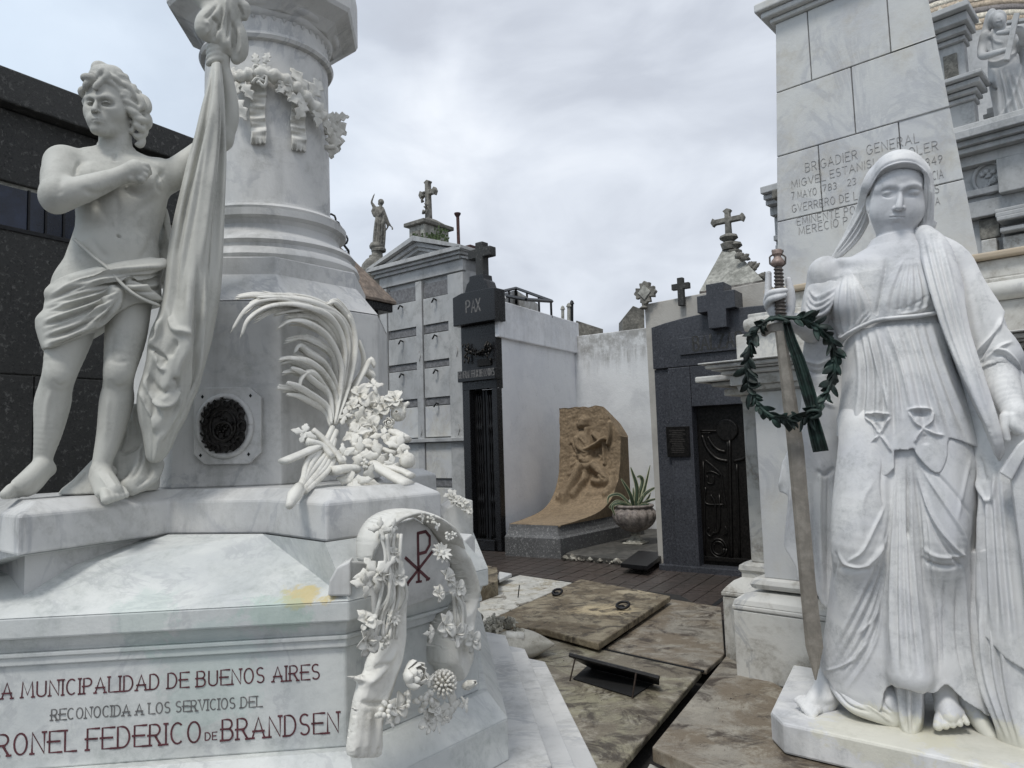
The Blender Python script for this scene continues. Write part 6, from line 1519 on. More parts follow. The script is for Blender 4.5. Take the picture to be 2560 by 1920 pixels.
# chest, ribs, belly
S.ell(y_(620, 900, -.075), (.06, .03, .045), .03); S.ell(y_(930, 920, -.07), (.055, .03, .045), .03)
S.ell(y_(765, 1330, -.07), (.085, .035, .06), .03); S.ell(y_(760, 1130, -.07), (.06, .02, .06), .03)
S.cap(y_(660, 790, -.055), y_(500, 760, -.04), .012, .014, .02); S.cap(y_(820, 790, -.055), y_(1010, 830, -.04), .012, .014, .02)
# neck
S.cap(j_(870, 1180, .0), y_(752, 730, .01), .05, .056, .025)
S.cap(j_(1100, 1200, -.02), y_(760, 775, -.045), .014, .010, .025)
# right arm (left in the picture)
sh = y_(405, 805, .0); el = y_(372, 1010, -.14); wr = y_(800, 872, -.15)
S.ell(y_(420, 810, .0), (.056, .062, .062), .03); S.limb([sh, (sh+el)/2+np.array([-.004, 0, .01]), el], [.056, .054, .048], .03)
S.limb([el, el*.65+wr*.35+np.array([0, -.005, -.008]), wr], [.048, .045, .027], .03)
S.ell(y_(355, 1040, -.14), (.035, .04, .04), .02)
S.chain([wr, y_(880, 842, -.155)], [.028, .036], .012)   # back of the hand
S.ell(y_(880, 855, -.15), (.036, .026, .032), .012)
for i, (a, b, c) in enumerate((((905,815),(945,815),(968,860)), ((915,835),(945,845),(950,880)), ((905,865),(938,880),(925,905)), ((890,885),(920,905),(900,922)))):
    S.chain([y_(*a, -.165), y_(*b, -.17), y_(*c, -.145)], [.0125, .012, .0095], .004)
S.chain([y_(850, 895, -.165), y_(895, 912, -.15), y_(915, 912, -.13)], [.013, .012, .010], .004)
# left arm
sl_ = y_(1035, 872, .02); e2 = y_(1430, 640, .03); h2 = y_(1440, 130, .0)
S.ell(y_(1030, 868, .02), (.05, .055, .055), .03); S.limb([sl_, y_(1150, 850, .03), e2], [.052, .052, .045], .02)
S.cap(y_(1000, 950, .01), y_(1150, 900, .02), .045, .035, .03)
S.limb([e2, y_(1480, 520, .02), y_(1488, 400, .01), y_(1468, 260, .0), y_(1450, 190, 0)], [.042, .038, .032, .027, .025], .02)
S.ell(y_(1432, 115, -.01), (.034, .028, .045), .014)
for i in range(4):
    yy = 30+i*32; S.chain([y_(1475-i*4, yy+10, .0), y_(1425-i*4, yy-6, -.035), y_(1375, yy+10, -.035), y_(1352, yy+28, -.012)], [.0135, .014, .0135, .011], .004)
S.chain([y_(1470, 80, .02), y_(1440, 10, .0), y_(1400, 0, -.01)], [.014, .013, .010], .005)
# legs
S.ell(d_(385, 765, -.045), (.032, .026, .036), .03)
S.limb([d_(530, 200, .01), d_(450, 520, -.01), d_(392, 745, -.02), d_(362, 850, -.005), d_(340, 960, .012), d_(315, 1130, .015), d_(283, 1290, .02), d_(278, 1350, .02)], [.086, .070, .052, .050, .054, .043, .030, .029], .03)
S.ell(d_(300, 1385, .03), (.028, .032, .024), .012)
S.chain([d_(262, 1370, .0), d_(190, 1440, -.03), d_(130, 1485, -.05)], [.031, .031, .027], .012)
S.chain([d_(300, 1380, .02), d_(200, 1500, -.02), d_(120, 1525, -.04)], [.026, .025, .018], .012)
toes(S, ((190,1525),(110,1490)), ((120,1548),(35,1545)), 5, (.0105, .016), 0, KD, (-.01, -.055), (-.03, -.085))
S.limb([d_(850, 250, -.02), d_(815, 520, -.04), d_(775, 745, -.055), d_(765, 850, -.035), d_(755, 950, -.02), d_(715, 1150, -.015), d_(668, 1320, -.02), d_(660, 1380, -.02)], [.07, .066, .050, .048, .054, .043, .032, .031], .03)
S.ell(d_(768, 745, -.082), (.034, .026, .040), .03)
S.ell(d_(700, 1400, .01), (.028, .04, .026), .012)
S.chain([d_(650, 1400, -.03), d_(700, 1480, -.08), d_(735, 1520, -.11)], [.033, .034, .028], .012); S.cap(d_(620, 1440, -.03), d_(660, 1530, -.09), .022, .022, .012)
toes(S, ((665,1530),(780,1500)), ((690,1578),(815,1548)), 5, (.017, .0115), 0, KD, (-.115, -.075), (-.15, -.105))
# head
S.ell(j_(790, 680, .0), (.060, .085, .085), .02); S.ell(j_(690, 640, -.045), (.056, .052, .062), .025)
S.ell(j_(740, 930, -.035), (.066, .064, .080), .025); S.ell(j_(620, 1180, -.055), (.038, .038, .034), .022)
S.ell(j_(570, 1285, -.082), (.021, .02, .016), .018)
S.ell(j_(560, 1115, -.082), (.030, .026, .028), .018)
S.ell(j_(830, 960, -.062), (.036, .03, .038), .025); S.ell(j_(455, 950, -.056), (.022, .026, .034), .02)
S.limb([j_(1080, 1130, -.01), j_(900, 1250, -.04), j_(700, 1300, -.07)], [.022, .02, .016], .02)
S.limb([j_(585, 730, -.088), j_(560, 800, -.100), j_(535, 880, -.114), j_(520, 930, -.120)], [.008, .0068, .0078, .0088], .008)
S.ell(j_(492, 955, -.108), (.0065, .009, .0055), .004); S.ell(j_(590, 958, -.104), (.0085, .011, .0065), .005)
S.limb([j_(620, 728, -.094), j_(740, 712, -.097), j_(860, 775, -.082), j_(920, 840, -.07)], [.010, .011, .010, .008], .012); S.limb([j_(530, 728, -.092), j_(460, 715, -.08), j_(385, 730, -.06)], [.009, .010, .008], .012)
S.ell(j_(728, 806, -.102), (.026, .017, .012), .010, 's'); S.ell(j_(452, 804, -.086), (.016, .016, .011), .010, 's')
S.ell(j_(728, 820, -.078), (.0175, .014, .0085), .002); S.ell(j_(455, 820, -.066), (.012, .013, .008), .002)
S.limb([j_(635, 818, -.088), j_(725, 786, -.100), j_(830, 838, -.084)], [.002, .0034, .0022], .003); S.limb([j_(405, 818, -.070), j_(462, 790, -.084), j_(515, 812, -.082)], [.002, .0032, .002], .003)
S.limb([j_(498, 1108, -.098), j_(545, 1085, -.107), j_(600, 1088, -.107), j_(705, 1125, -.092)], [.0035, .0058, .0058, .003], .005)
S.limb([j_(515, 1122, -.098), j_(590, 1124, -.107), j_(680, 1142, -.094)], [.0045, .0070, .004], .006)
S.limb([j_(1170, 1140, -.035), j_(1200, 1160, -.045), j_(1205, 1230, -.045), j_(1165, 1300, -.042)], [.008, .008, .008, .009], .004)
# hair: wavy locks carved over the skull
rr = random.Random(12)
def lock(pts, r, dd): S.limb([j_(x, y, z) for (x, y), z in zip(pts, dd)], r, .004, 5)
HE = [(840,660,.01,.060,.088,.082),(820,560,.0,.052,.08,.070),(990,710,.0,.054,.08,.060),(1190,880,.0,.038,.055,.062),(740,400,-.02,.058,.066,.042)]
for x, y, d, r1, r2, r3 in HE: S.ell(j_(x, y, d), (r1, r2, r3), .02)
L_ = [([(560,440),(430,370),(340,370),(350,430)], [.012,.014,.011,.006], [-.08,-.09,-.08,-.07]), ([(480,420),(390,480),(370,560),(410,560)], [.010,.011,.009,.005], [-.085,-.085,-.075,-.075]),
 ([(540,320),(560,190),(640,170),(760,240)], [.012,.017,.016,.014], [-.05,-.04,-.04,-.04]), ([(740,250),(850,230),(940,300),(930,370)], [.012,.014,.016,.012], [-.04,-.04,-.05,-.06]),
 ([(500,310),(600,350),(640,260),(670,230)], [.012,.012,.012,.007], [-.08,-.09,-.10,-.10]), ([(670,240),(740,330),(700,390),(600,360)], [.009,.014,.011,.006], [-.10,-.10,-.10,-.09]),
 ([(640,440),(560,500),(530,560),(580,545)], [.010,.009,.007,.004], [-.098,-.103,-.103,-.102]), ([(640,420),(760,440),(860,520),(940,610)], [.010,.012,.011,.007], [-.095,-.095,-.088,-.078]),
 ([(760,370),(880,390),(960,470),(1060,510)], [.011,.012,.011,.007], [-.092,-.09,-.083,-.07]), ([(900,560),(1000,620),(1080,640),(1160,700)], [.010,.012,.011,.007], [-.078,-.08,-.078,-.07]),
 ([(940,480),(1060,500),(1150,600),(1240,700)], [.011,.013,.012,.008], [-.078,-.08,-.075,-.065]), ([(930,640),(1040,760),(1150,830),(1260,900)], [.010,.013,.012,.010], [-.068,-.076,-.075,-.068]),
 ([(1000,740),(1090,880),(1200,980),(1330,1060)], [.009,.013,.014,.011], [-.06,-.068,-.07,-.058]), ([(1180,680),(1300,740),(1350,860),(1280,930)], [.011,.014,.013,.008], [-.062,-.065,-.065,-.068]),
 ([(1270,680),(1400,760),(1440,900),(1380,990)], [.012,.015,.016,.011], [-.03,-.04,-.045,-.045]), ([(1180,1010),(1300,1100),(1420,1110),(1445,1030)], [.011,.014,.013,.008], [-.062,-.064,-.05,-.04]),
 ([(1330,980),(1440,1060),(1455,1180),(1390,1260)], [.011,.014,.014,.010], [-.025,-.03,-.035,-.035]), ([(1240,1100),(1260,1200),(1350,1270),(1370,1190)], [.010,.012,.012,.008], [-.05,-.058,-.05,-.05]),
 ([(1400,1200),(1380,1330),(1280,1400),(1210,1360)], [.011,.014,.012,.007], [-.02,-.03,-.035,-.035]), ([(1260,1380),(1340,1440),(1320,1530),(1260,1530)], [.010,.014,.013,.008], [-.02,-.025,-.025,-.025]),
 ([(390,560),(310,590),(300,650),(350,710)], [.010,.012,.010,.006], [-.045,-.05,-.045,-.04]), ([(380,720),(345,780),(360,850),(390,900)], [.006,.007,.006,.004], [-.035,-.035,-.035,-.03])]
for p, r, z in L_: lock(p, r, z)
def hsurf(x, y):
    best = .03
    for cx, cy, d, r1, r2, r3 in HE:
        q = 1-((x-cx)*.00017/r1)**2-((y-cy)*.0002/r3)**2
        if q > 0: best = min(best, d-r2*sqrt(q))
    return best
FACE = [(360,540),(560,470),(680,440),(900,590),(1020,790),(1120,1000),(1180,1120),(1150,1400),(250,1400),(280,700)]
cnt = 0
for k in range(400):
    x = rr.uniform(420, 1420); y = rr.uniform(180, 1350)
    if in_poly(np.array([x]), np.array([y]), FACE)[0] or hsurf(x, y) > .0: continue
    cnt += 1
    if cnt > 78: break
    a = math.atan2(y-240, x-700)*.8+.35+rr.uniform(-.35, .35); L = rr.uniform(90, 170); pts, dd = [], []
    for i in range(5):
        px_, py_ = x+L*i/4*cos(a)-26*sin(i*1.9+k)*sin(a), y+L*i/4*sin(a)+26*sin(i*1.9+k)*cos(a)
        if in_poly(np.array([px_]), np.array([py_]), FACE)[0]: break
        pts.append((px_, py_)); dd.append(hsurf(px_, py_)-.004)
    if len(pts) < 3 or max(dd) > .02: continue
    n_ = len(pts); lock(pts, [(.005, .0088, .0095, .0085, .004)[i] for i in range(n_-1)]+[.004], dd)
st = []
Kp = lambda C, pts: C(*pts)
st += [(Kp(KJ, [(490,1110),(545,1100),(600,1105),(705,1130)]), 1.8, -.0022, 's'), (KJ(*[(650,845),(730,856),(810,848)]), 1.6, -.002), (KJ(*[(420,845),(460,852),(505,842)]), 1.6, -.002), (Kp(KY, [(765,1268),(775,1275)]), 3, -.012, 's'), (Kp(KY, [(825,955),(825,960)]), 2.5, .004, 's'),
  (Kp(KY, [(765,980),(760,1100),(765,1200)]), 8, -.0035), (Kp(KY, [(560,1250),(640,1360),(700,1420)]), 9, -.004), (Kp(KY, [(990,1250),(960,1350),(900,1430)]), 9, -.004), (Kp(KY, [(560,1040),(650,1100),(700,1180)]), 10, -.0035), (Kp(KY, [(1000,1040),(900,1100),(850,1180)]), 10, -.0035),
  (Kp(KY, [(490,880),(500,820),(520,790)]), 5, -.008), (Kp(KY, [(1040,1000),(1020,920),(1060,850)]), 6, -.008), (Kp(KD, [(700,660),(760,690),(840,680)]), 6, -.003), (Kp(KD, [(700,800),(760,850),(830,830)]), 5, -.003), (Kp(KD, [(330,800),(390,840),(440,820)]), 5, -.003), (Kp(KY, [(740,730),(745,790)]), 5, -.006), (Kp(KY, [(520,960),(640,1000),(740,960)]), 9, -.006), (Kp(KY, [(800,960),(900,1000),(1010,950)]), 9, -.006), (Kp(KY, [(600,1180),(700,1200),(740,1190)]), 9, -.003), (Kp(KY, [(420,860),(380,950),(400,1010)]), 10, -.004), (Kp(KD, [(640,1420),(680,1470),(700,1510)]), 3, .003), (Kp(KD, [(690,1400),(730,1460),(760,1500)]), 3, .003), (Kp(KD, [(330,860),(300,1000),(290,1150)]), 7, .004), (Kp(KD, [(700,900),(690,1050),(680,1200)]), 7, .004), (Kp(KD, [(740,500),(720,600),(730,680)]), 9, -.004)]
S.build('body', M['statueL'], youth, .0032, strokes=st, relax=2)

# loincloth over the hips
C_ = Sculpt(280, 2.52)
C_.loft(rows(KD, [(400,1075,20,.0,.112),(385,1060,80,.0,.116),(378,1045,120,.0,.118),(330,1045,180,.0,.120),(296,1050,260,.0,.122),(286,1040,330,.0,.124),(262,1010,380,.0,.122),(226,900,430,.0,.118),(228,800,480,.0,.112),(246,680,540,.0,.105),(262,540,585,.0,.098),(275,420,615,.0,.092)]), k=.01, p=2.2)
C_.chain([d_(330, 240, -.05), d_(560, 200, -.12), d_(800, 120, -.13), d_(1060, 60, -.09)], [.013, .014, .015, .014], .03)
C_.chain([d_(480, 150, -.10), d_(700, 90, -.125), d_(1060, 40, -.08)], [.012, .014, .014], .015)
C_.chain([d_(760, 240, -.13), d_(700, 340, -.13), d_(600, 430, -.11)], [.02, .018, .012], .02)
C_.chain([d_(840, 190, -.13), d_(930, 230, -.12), d_(1020, 290, -.09)], [.02, .022, .02], .015)
Hs = [(KD, [(620,130),(820,90),(1060,60)]), (KD, [(600,170),(820,130),(1060,95)]), (KD, [(300,330),(500,290),(700,220),(760,190)]), (KD, [(290,420),(450,370),(650,290),(770,210)]), (KD, [(300,500),(480,440),(650,340),(770,220)]), (KD, [(310,570),(480,500),(640,400),(780,230)]), (KD, [(520,500),(660,430),(760,330),(790,240)]),
  (KD, [(330,250),(500,170),(700,120),(1060,70)]), (KD, [(480,200),(700,150),(900,140),(1050,110)]), (KD, [(840,200),(950,200),(1040,180)])]
st = []
for C__, l in Hs: st += [(Kp(C__, l), 5, .011), (Kp(C__, [(x, y+34) for x, y in l]), 3.2, -.009)]
st += fan(Kp(KD, [(290,300),(480,230),(700,170)]), Kp(KD, [(280,600),(520,520),(700,420)]), 6, 4.5, .006, seed=4)
st += fan(Kp(KD, [(480,160),(760,100),(1060,50)]), Kp(KD, [(560,260),(800,180),(1050,170)]), 4, 4, .007, seed=9)
C_.clip(KD(*[(280,245),(330,195),(480,148),(700,100),(880,66),(1088,38),(1062,300),(1000,325),(870,345),(770,398),(700,450),(600,515),(450,582),(350,614),(272,626),(240,545),(226,490),(213,412),(258,382),(288,350)]), sm=3)
C_.build('loincloth', M['statueL'], youth, .0038, strokes=st)
# belt strap slung across the hip
bs = [y_(480, 1290, -.085), y_(600, 1400, -.115), y_(700, 1480, -.135), y_(800, 1590, -.15), y_(900, 1665, -.145), y_(1030, 1720, -.11)]
MB().tube([Y_.W(p) for p in cr(bs, 6)], [.011]*31, 10, .5).build('strap', M['statueL'], youth, smooth=True)

# the hanging flag
def hang(S, rws, name, m, parent, nphi=180, sub=10, folds=(), strokes=(), seed=0):
    """closed hanging cloth: rows (left px, right px, py, depth centre, depth radius); folds (count, amount, phase)"""
    R = []
    for l, r, y, dc, dr in rws: a, b = S.L(l, y, dc), S.L(r, y, dc); R.append(((a[0]+b[0])/2, (b[0]-a[0])/2, dc, dr, (a[2]+b[2])/2, (b[2]-a[2])/2))
    R = np.array(cr(R, sub)); n = len(R); ph = np.linspace(0, 2*pi, nphi, endpoint=False); V = []
    for i, (cx, hx, dc, dr, cz, tz) in enumerate(R):
        t = i/(n-1); w = np.ones(nphi)
        for (k, am, p0, dr_) in folds: w = w + am*np.cos(k*ph+p0+dr_*t)*np.clip(t*6, .2, 1)
        x = cx+hx*np.cos(ph)*np.abs(np.cos(ph))**-.15*np.minimum(w, 1.02); y = dc+dr*np.sin(ph)*w; z = cz+tz*np.cos(ph)
        V.append(np.stack([x, y, z], -1))
    V.append(np.tile(V[-1].mean(0), (nphi, 1))); V.insert(0, np.tile(V[0].mean(0), (nphi, 1))); n += 2
    V = np.concatenate(V); I = np.arange(n*nphi).reshape(n, nphi); J = np.roll(I, -1, 1)
    Q = np.stack([I[:-1], I[1:], J[1:], J[:-1]], -1).reshape(-1, 4)
    Wd = S.W(V); N = vnormals(Wd, Q); c = Wd.mean(0)
    if ((Wd-c)*N).sum() < 0: Q = Q[:, ::-1]
    Wd = sculpt(Wd, Q, strokes, S); return mesh_obj(name, Wd, Q, m, parent, smooth=True)
fl_rows = rows(KY, [(1368,1432,165,-.03,.03),(1352,1440,230,-.04,.035),(1335,1448,320,-.05,.04),(1300,1456,450,-.06,.045),(1255,1460,640,-.07,.052),(1215,1461,780,-.075,.055),(1175,1458,950,-.08,.06),(1135,1452,1120,-.08,.065),(1100,1445,1300,-.08,.07),(1075,1438,1480,-.08,.075),(1055,1424,1650,-.08,.08)]) + \
  rows(KD, [(1025,1402,380,-.08,.085),(985,1385,470,-.08,.085),(962,1368,560,-.08,.085),(952,1340,660,-.08,.085),(930,1312,760,-.07,.085),(900,1285,860,-.065,.08),(888,1245,950,-.06,.08),(900,1200,1060,-.05,.075),(922,1150,1150,-.04,.07),(936,1112,1240,-.035,.062),(946,1075,1300,-.03,.05),(962,1045,1328,-.03,.035),(985,1020,1340,-.03,.012)])
st = []
for C__, l, w, a in ((KY, [(1400,200),(1370,500),(1310,800),(1250,1100),(1200,1400),(1170,1650)], 8, .016), (KY, [(1385,200),(1340,500),(1270,800),(1200,1100),(1150,1400)], 4, -.014), (KY, [(1430,300),(1430,700),(1400,1100),(1370,1400),(1350,1650)], 7, -.016), (KY, [(1445,400),(1450,800),(1430,1200),(1410,1650)], 5, .010), (KY, [(1410,260),(1390,700),(1340,1100),(1290,1500)], 6, .012), (KY, [(1350,600),(1300,900),(1230,1300),(1180,1600)], 4, -.010),
  (KD, [(1290,0),(1280,300),(1270,600),(1262,800),(1230,950)], 5, -.018), (KD, [(1330,100),(1320,400),(1300,640),(1270,820)], 7, .012), (KD, [(1230,100),(1220,400),(1215,600),(1190,780)], 8, .014), (KD, [(1080,330),(1130,470),(1190,490),(1200,520)], 8, .016), (KD, [(1150,540),(1110,600),(1090,660)], 9, -.02), (KD, [(1190,500),(1195,600),(1160,700),(1150,760),(1155,830)], 6, .012), (KD, [(1120,810),(1150,800),(1155,850),(1140,870)], 4, -.02),
  (KD, [(935,760),(960,880),(1030,965),(1100,960),(1150,880),(1160,800)], 6, .018), (KD, [(950,740),(1000,850),(1060,890),(1110,850)], 9, -.016), (KD, [(900,860),(960,980),(1010,1080),(1000,1150)], 6, .014), (KD, [(940,850),(1000,960),(1050,1060)], 5, -.012), (KD, [(1180,880),(1150,1000),(1080,1120),(1020,1220)], 7, .012), (KD, [(1230,850),(1210,980),(1150,1080)], 5, -.010), (KD, [(960,600),(1000,610),(1060,660),(1060,700)], 5, -.018), (KD, [(980,480),(990,500),(975,540)], 6, -.02), (KD, [(1000,640),(1040,720),(1080,740)], 6, .014), (KD, [(960,600),(1010,500),(1040,400)], 5, .012)):
    st.append((Kp(C__, l), w, a))
hang(Y_, fl_rows, 'flag', M['statueL'], youth, folds=((5, .10, 1.0, 1.2), (8, .06, 2.0, -2), (13, .03, .4, 3)), strokes=st)
# gathered top of the flag over the hand, on its staff
T_ = Sculpt(280, 2.52)
def k_(x, y, d=0): return T_.L(*c1(KC, x, y), d)
T_.chain([k_(180, 330, -.02), k_(200, 180, -.03), k_(230, 60, -.03), k_(260, -60, -.03)], [.028, .045, .05, .045], .02)
T_.chain([k_(200, 60, -.04), k_(100, 120, -.05), k_(75, 190, -.05), k_(100, 240, -.04)], [.03, .034, .032, .02], .01)
T_.chain([k_(250, 110, -.02), k_(300, 220, -.03), k_(310, 330, -.02), k_(285, 385, -.02)], [.03, .032, .032, .02], .01)
T_.chain([k_(270, 30, -.03), k_(335, 50, -.04), k_(340, 110, -.04)], [.03, .026, .015], .01)
T_.chain([k_(170, 170, -.05), k_(150, 240, -.05), k_(140, 290, -.03)], [.02, .022, .014], .008); T_.chain([k_(220, 200, -.05), k_(220, 280, -.05), k_(240, 340, -.03)], [.018, .02, .014], .008)
T_.chain([k_(60, -60, -.02), k_(100, 40, -.03)], [.05, .03], .02)
st = [(Kp(KC, l), w, a) for l, w, a in (([(200,40),(190,130),(150,210),(140,260)], 4, -.014), ([(240,60),(240,160),(230,260)], 4, -.014), ([(130,110),(170,150),(180,200)], 4, -.012), ([(90,130),(110,180),(90,230)], 4, .008), ([(260,130),(280,220),(270,310)], 4, -.012), ([(300,180),(320,280),(300,360)], 4, .008), ([(220,-20),(215,80),(190,160)], 4, .010), ([(300,20),(320,70),(335,110)], 3, -.008), ([(170,20),(120,90),(80,120)], 4, -.010))]
T_.build('flag_knot', M['statueL'], youth, .0045, strokes=st)
# cloth heaped behind the legs and hanging at the side
Q_ = Sculpt(280, 2.62)
def q_(x, y, d=0): return Q_.L(*c1(KD, x, y), d)
Q_.loft(rows(KD, [(850,930,960,.0,.05),(780,940,1100,.0,.06),(700,945,1200,.0,.07),(620,990,1290,.0,.08),(540,1035,1370,.0,.09),(470,1040,1440,.0,.1),(400,1035,1490,.0,.11),(370,1030,1530,.0,.115)]), .02)
#Q_.chain([q_(600, 1290, -.07), q_(520, 1400, -.11), q_(400, 1500, -.14)], [.012, .014, .012], .05); Q_.chain([q_(640, 1320, -.08), q_(590, 1440, -.12), q_(520, 1520, -.15)], [.012, .014, .012], .05)
Q_.chain([q_(920, 1200, -.05), q_(920, 1330, -.1), q_(860, 1440, -.13), q_(800, 1480, -.14)], [.012, .016, .016, .012], .05); Q_.chain([q_(1030, 1340, -.04), q_(1000, 1440, -.11), q_(860, 1520, -.14)], [.012, .014, .012], .05)
st = [(Kp(KD, l), w, a) for l, w, a in (([(780,1290),(860,1260),(920,1210)], 4, -.012), ([(570,1380),(490,1470),(420,1510)], 3, -.010), ([(930,1230),(910,1350),(850,1450)], 4, -.012), ([(740,1300),(740,1420),(790,1480)], 5, -.010), ([(980,1350),(960,1430),(880,1500)], 4, -.010), ([(860,1010),(880,1100),(870,1200)], 5, .01), ([(820,1100),(800,1200),(770,1280)], 4, -.01))]
Q_.build('fallen_cloth', M['statueL'], youth, .006, strokes=st)
H_ = Sculpt(280, 2.60)
H_.loft(rows(KY, [(1050,1085,1100,.0,.03),(1045,1100,1160,.0,.035),(1030,1112,1250,.0,.04),(1000,1118,1350,.0,.05),(1000,1105,1480,.0,.05),(1000,1075,1600,0,.05)]), .02)
H_.build('side_drape', M['statueL'], youth, .006, strokes=[(Kp(KY, [(1060,1130),(1075,1250),(1090,1340),(1095,1400)]), 4, .01), (Kp(KY, [(1040,1180),(1030,1300),(1010,1380)]), 4, -.012), (Kp(KY, [(1090,1280),(1060,1330),(1020,1370)]), 3, -.01)])
# ------------------------------------------------------------------ veiled woman leaning on a sword
KH = crop(2060, 360, .205); KV = crop(1840, 600, .3315); KW = crop(2300, 500, .3616)
WPX, WY = 2230, 3.38
Z_ = Sculpt(WPX, WY); zt = .31
woman = thing('veiled_woman_statue', Z_.W(Z_.L(2230, 1800, 0)*np.array([1, 1, 0])+np.array([0, 0, zt])), 'white marble veiled woman in a long draped dress holding a bronze sword', 'statue')
def A_(x, y, d=0): return Z_.L(*c1(KA, x, y), d)
def B_(x, y, d=0): return Z_.L(*c1(KB, x, y), d)
def h_(x, y, d=0): return Z_.L(*c1(KH, x, y), d+.00012*(min(max(y, 150), 1080)-640))   # the head is bowed forward
def v_(x, y, d=0): return Z_.L(*c1(KV, x, y), d)
def k3(x, y, d=0): return Z_.L(*c1(KW, x, y), d)
def piece(): q = Sculpt(WPX, WY); return q
MW = M['statueR']
S = Z_
# --- body: head, neck, shoulders, arms, feet
S.loft(rows(KA, [(720,950,500,.0,.075),(690,985,540,.0,.085),(600,1080,580,.0,.10),(515,1170,630,.0,.115),(460,1210,690,.0,.13),(470,1215,760,0,.135),(500,1200,860,0,.135),(520,1130,940,0,.125),(545,1120,1020,0,.12)]), .03)
S.cap(h_(890, 1000, .0), A_(845, 600, .0), .078, .092, .04)
S.cap(h_(700, 900, .03), A_(860, 640, -.08), .03, .02, .03); S.cap(A_(790, 640, -.09), A_(560, 625, -.06), .018, .02, .03); S.cap(A_(880, 640, -.09), A_(1080, 600, -.06), .018, .02, .03)
S.ell(A_(480, 690, .0), (.078, .085, .085), .04)
S.limb([A_(475, 700, .0), A_(430, 850, .02), A_(405, 985, .01)], [.078, .07, .062], .03)
S.limb([A_(405, 985, .01), A_(350, 960, -.10), v_(345, 600, -.20)], [.06, .052, .034], .03)
# sword hand
S.limb([v_(345, 600, -.20), v_(300, 540, -.205), v_(248, 470, -.215)], [.034, .032, .026], .014)
S.limb([v_(380, 590, -.19), v_(408, 500, -.19), v_(410, 400, -.195), v_(395, 300, -.20)], [.03, .024, .021, .014], .014)
S.limb([v_(240, 470, -.215), v_(243, 370, -.205), v_(245, 255, -.20)], [.02, .0165, .0145], .008)
S.limb([v_(236, 455, -.225), v_(260, 405, -.262), v_(320, 388, -.275), v_(374, 378, -.262)], [.018, .0165, .0155, .0115], .005)
S.limb([v_(240, 490, -.225), v_(262, 450, -.262), v_(318, 430, -.275), v_(366, 414, -.262)], [.019, .0165, .0155, .0115], .005)
S.limb([v_(245, 500, -.20), v_(290, 560, -.21)], [.02, .02], .01)
# tablet arm
S.limb([A_(1300, 900, .02), k3(520, 1110, -.03), k3(580, 1300, -.10), k3(640, 1440, -.15), k3(675, 1490, -.165)], [.08, .078, .064, .048, .044], .03)
S.limb([k3(660, 1480, -.165), k3(680, 1560, -.18)], [.046, .04], .02)
S.limb([k3(590, 1500, -.19), k3(585, 1580, -.20), k3(602, 1650, -.195)], [.022, .018, .014], .008)
S.limb([k3(640, 1500, -.2), k3(660, 1560, -.215), k3(700, 1600, -.21)], [.022, .019, .015], .006)
S_up = S
S = piece(); SF1 = S
fA, fH, fM = B_(470, 1190, .0), B_(520, 1250, .04), B_(420, 1290, -.06)
S.limb([B_(500, 1100, .02), fA, B_(430, 1270, -.05), B_(375, 1330, -.10)], [.05, .047, .044, .034], .02); S.limb([fH, B_(470, 1330, -.04), B_(400, 1370, -.10)], [.04, .036, .028], .02); S.ell(B_(455, 1290, -.03), (.05, .07, .035), .02)
toes(S, ((345,1300),(420,1365)), ((305,1318),(385,1400)), 5, (.0125, .0195), 0, KB, (-.09, -.12), (-.12, -.165))
S = piece(); SF2 = S
S.limb([B_(1040, 1180, -.02), B_(1055, 1280, -.06), B_(1070, 1350, -.11), B_(1080, 1400, -.15)], [.055, .05, .044, .033], .02); S.ell(B_(1080, 1370, -.10), (.058, .06, .032), .02)
toes(S, ((1030,1385),(1140,1385)), ((1022,1448),(1168,1430)), 5, (.0195, .0125), 0, KB, (-.13, -.10), (-.185, -.145))
S = S_up
SF1.build('foot', MW, woman, .0035, strokes=[(KB(*[(330,1320),(360,1350),(400,1370)]), 3, -.002)]); SF2.build('foot', MW, woman, .0035)
# head
S.ell(h_(900, 560, .02), (.120, .135, .135), .03)
S.ell(h_(898, 720, -.035), (.110, .095, .150), .03); S.ell(h_(920, 470, -.04), (.092, .085, .07), .03)
S.ell(h_(864, 890, -.045), (.097, .072, .075), .03); S.ell(h_(858, 990, -.04), (.076, .066, .046), .03); S.ell(h_(858, 1030, -.085), (.036, .034, .028), .025)
S.ell(h_(722, 800, -.060), (.056, .046, .066), .03); S.ell(h_(1050, 800, -.060), (.052, .046, .066), .03)
S.limb([h_(945, 545, -.112), h_(930, 650, -.132), h_(915, 745, -.155), h_(912, 775, -.160)], [.0125, .0125, .0145, .0155], .016)
S.ell(h_(868, 785, -.138), (.0115, .014, .0105), .007); S.ell(h_(962, 780, -.138), (.0115, .014, .0105), .007)
S.limb([h_(680, 560, -.076), h_(780, 528, -.098), h_(895, 545, -.110)], [.012, .013, .012], .03); S.limb([h_(985, 540, -.112), h_(1080, 510, -.104), h_(1160, 522, -.088)], [.012, .013, .010], .025)
S.ell(h_(790, 590, -.133), (.036, .020, .019), .022, 's'); S.ell(h_(1080, 582, -.124), (.034, .024, .019), .022, 's')
S.ell(h_(787, 602, -.090), (.030, .029, .0175), .0035); S.ell(h_(1083, 596, -.082), (.029, .029, .0175), .0035)
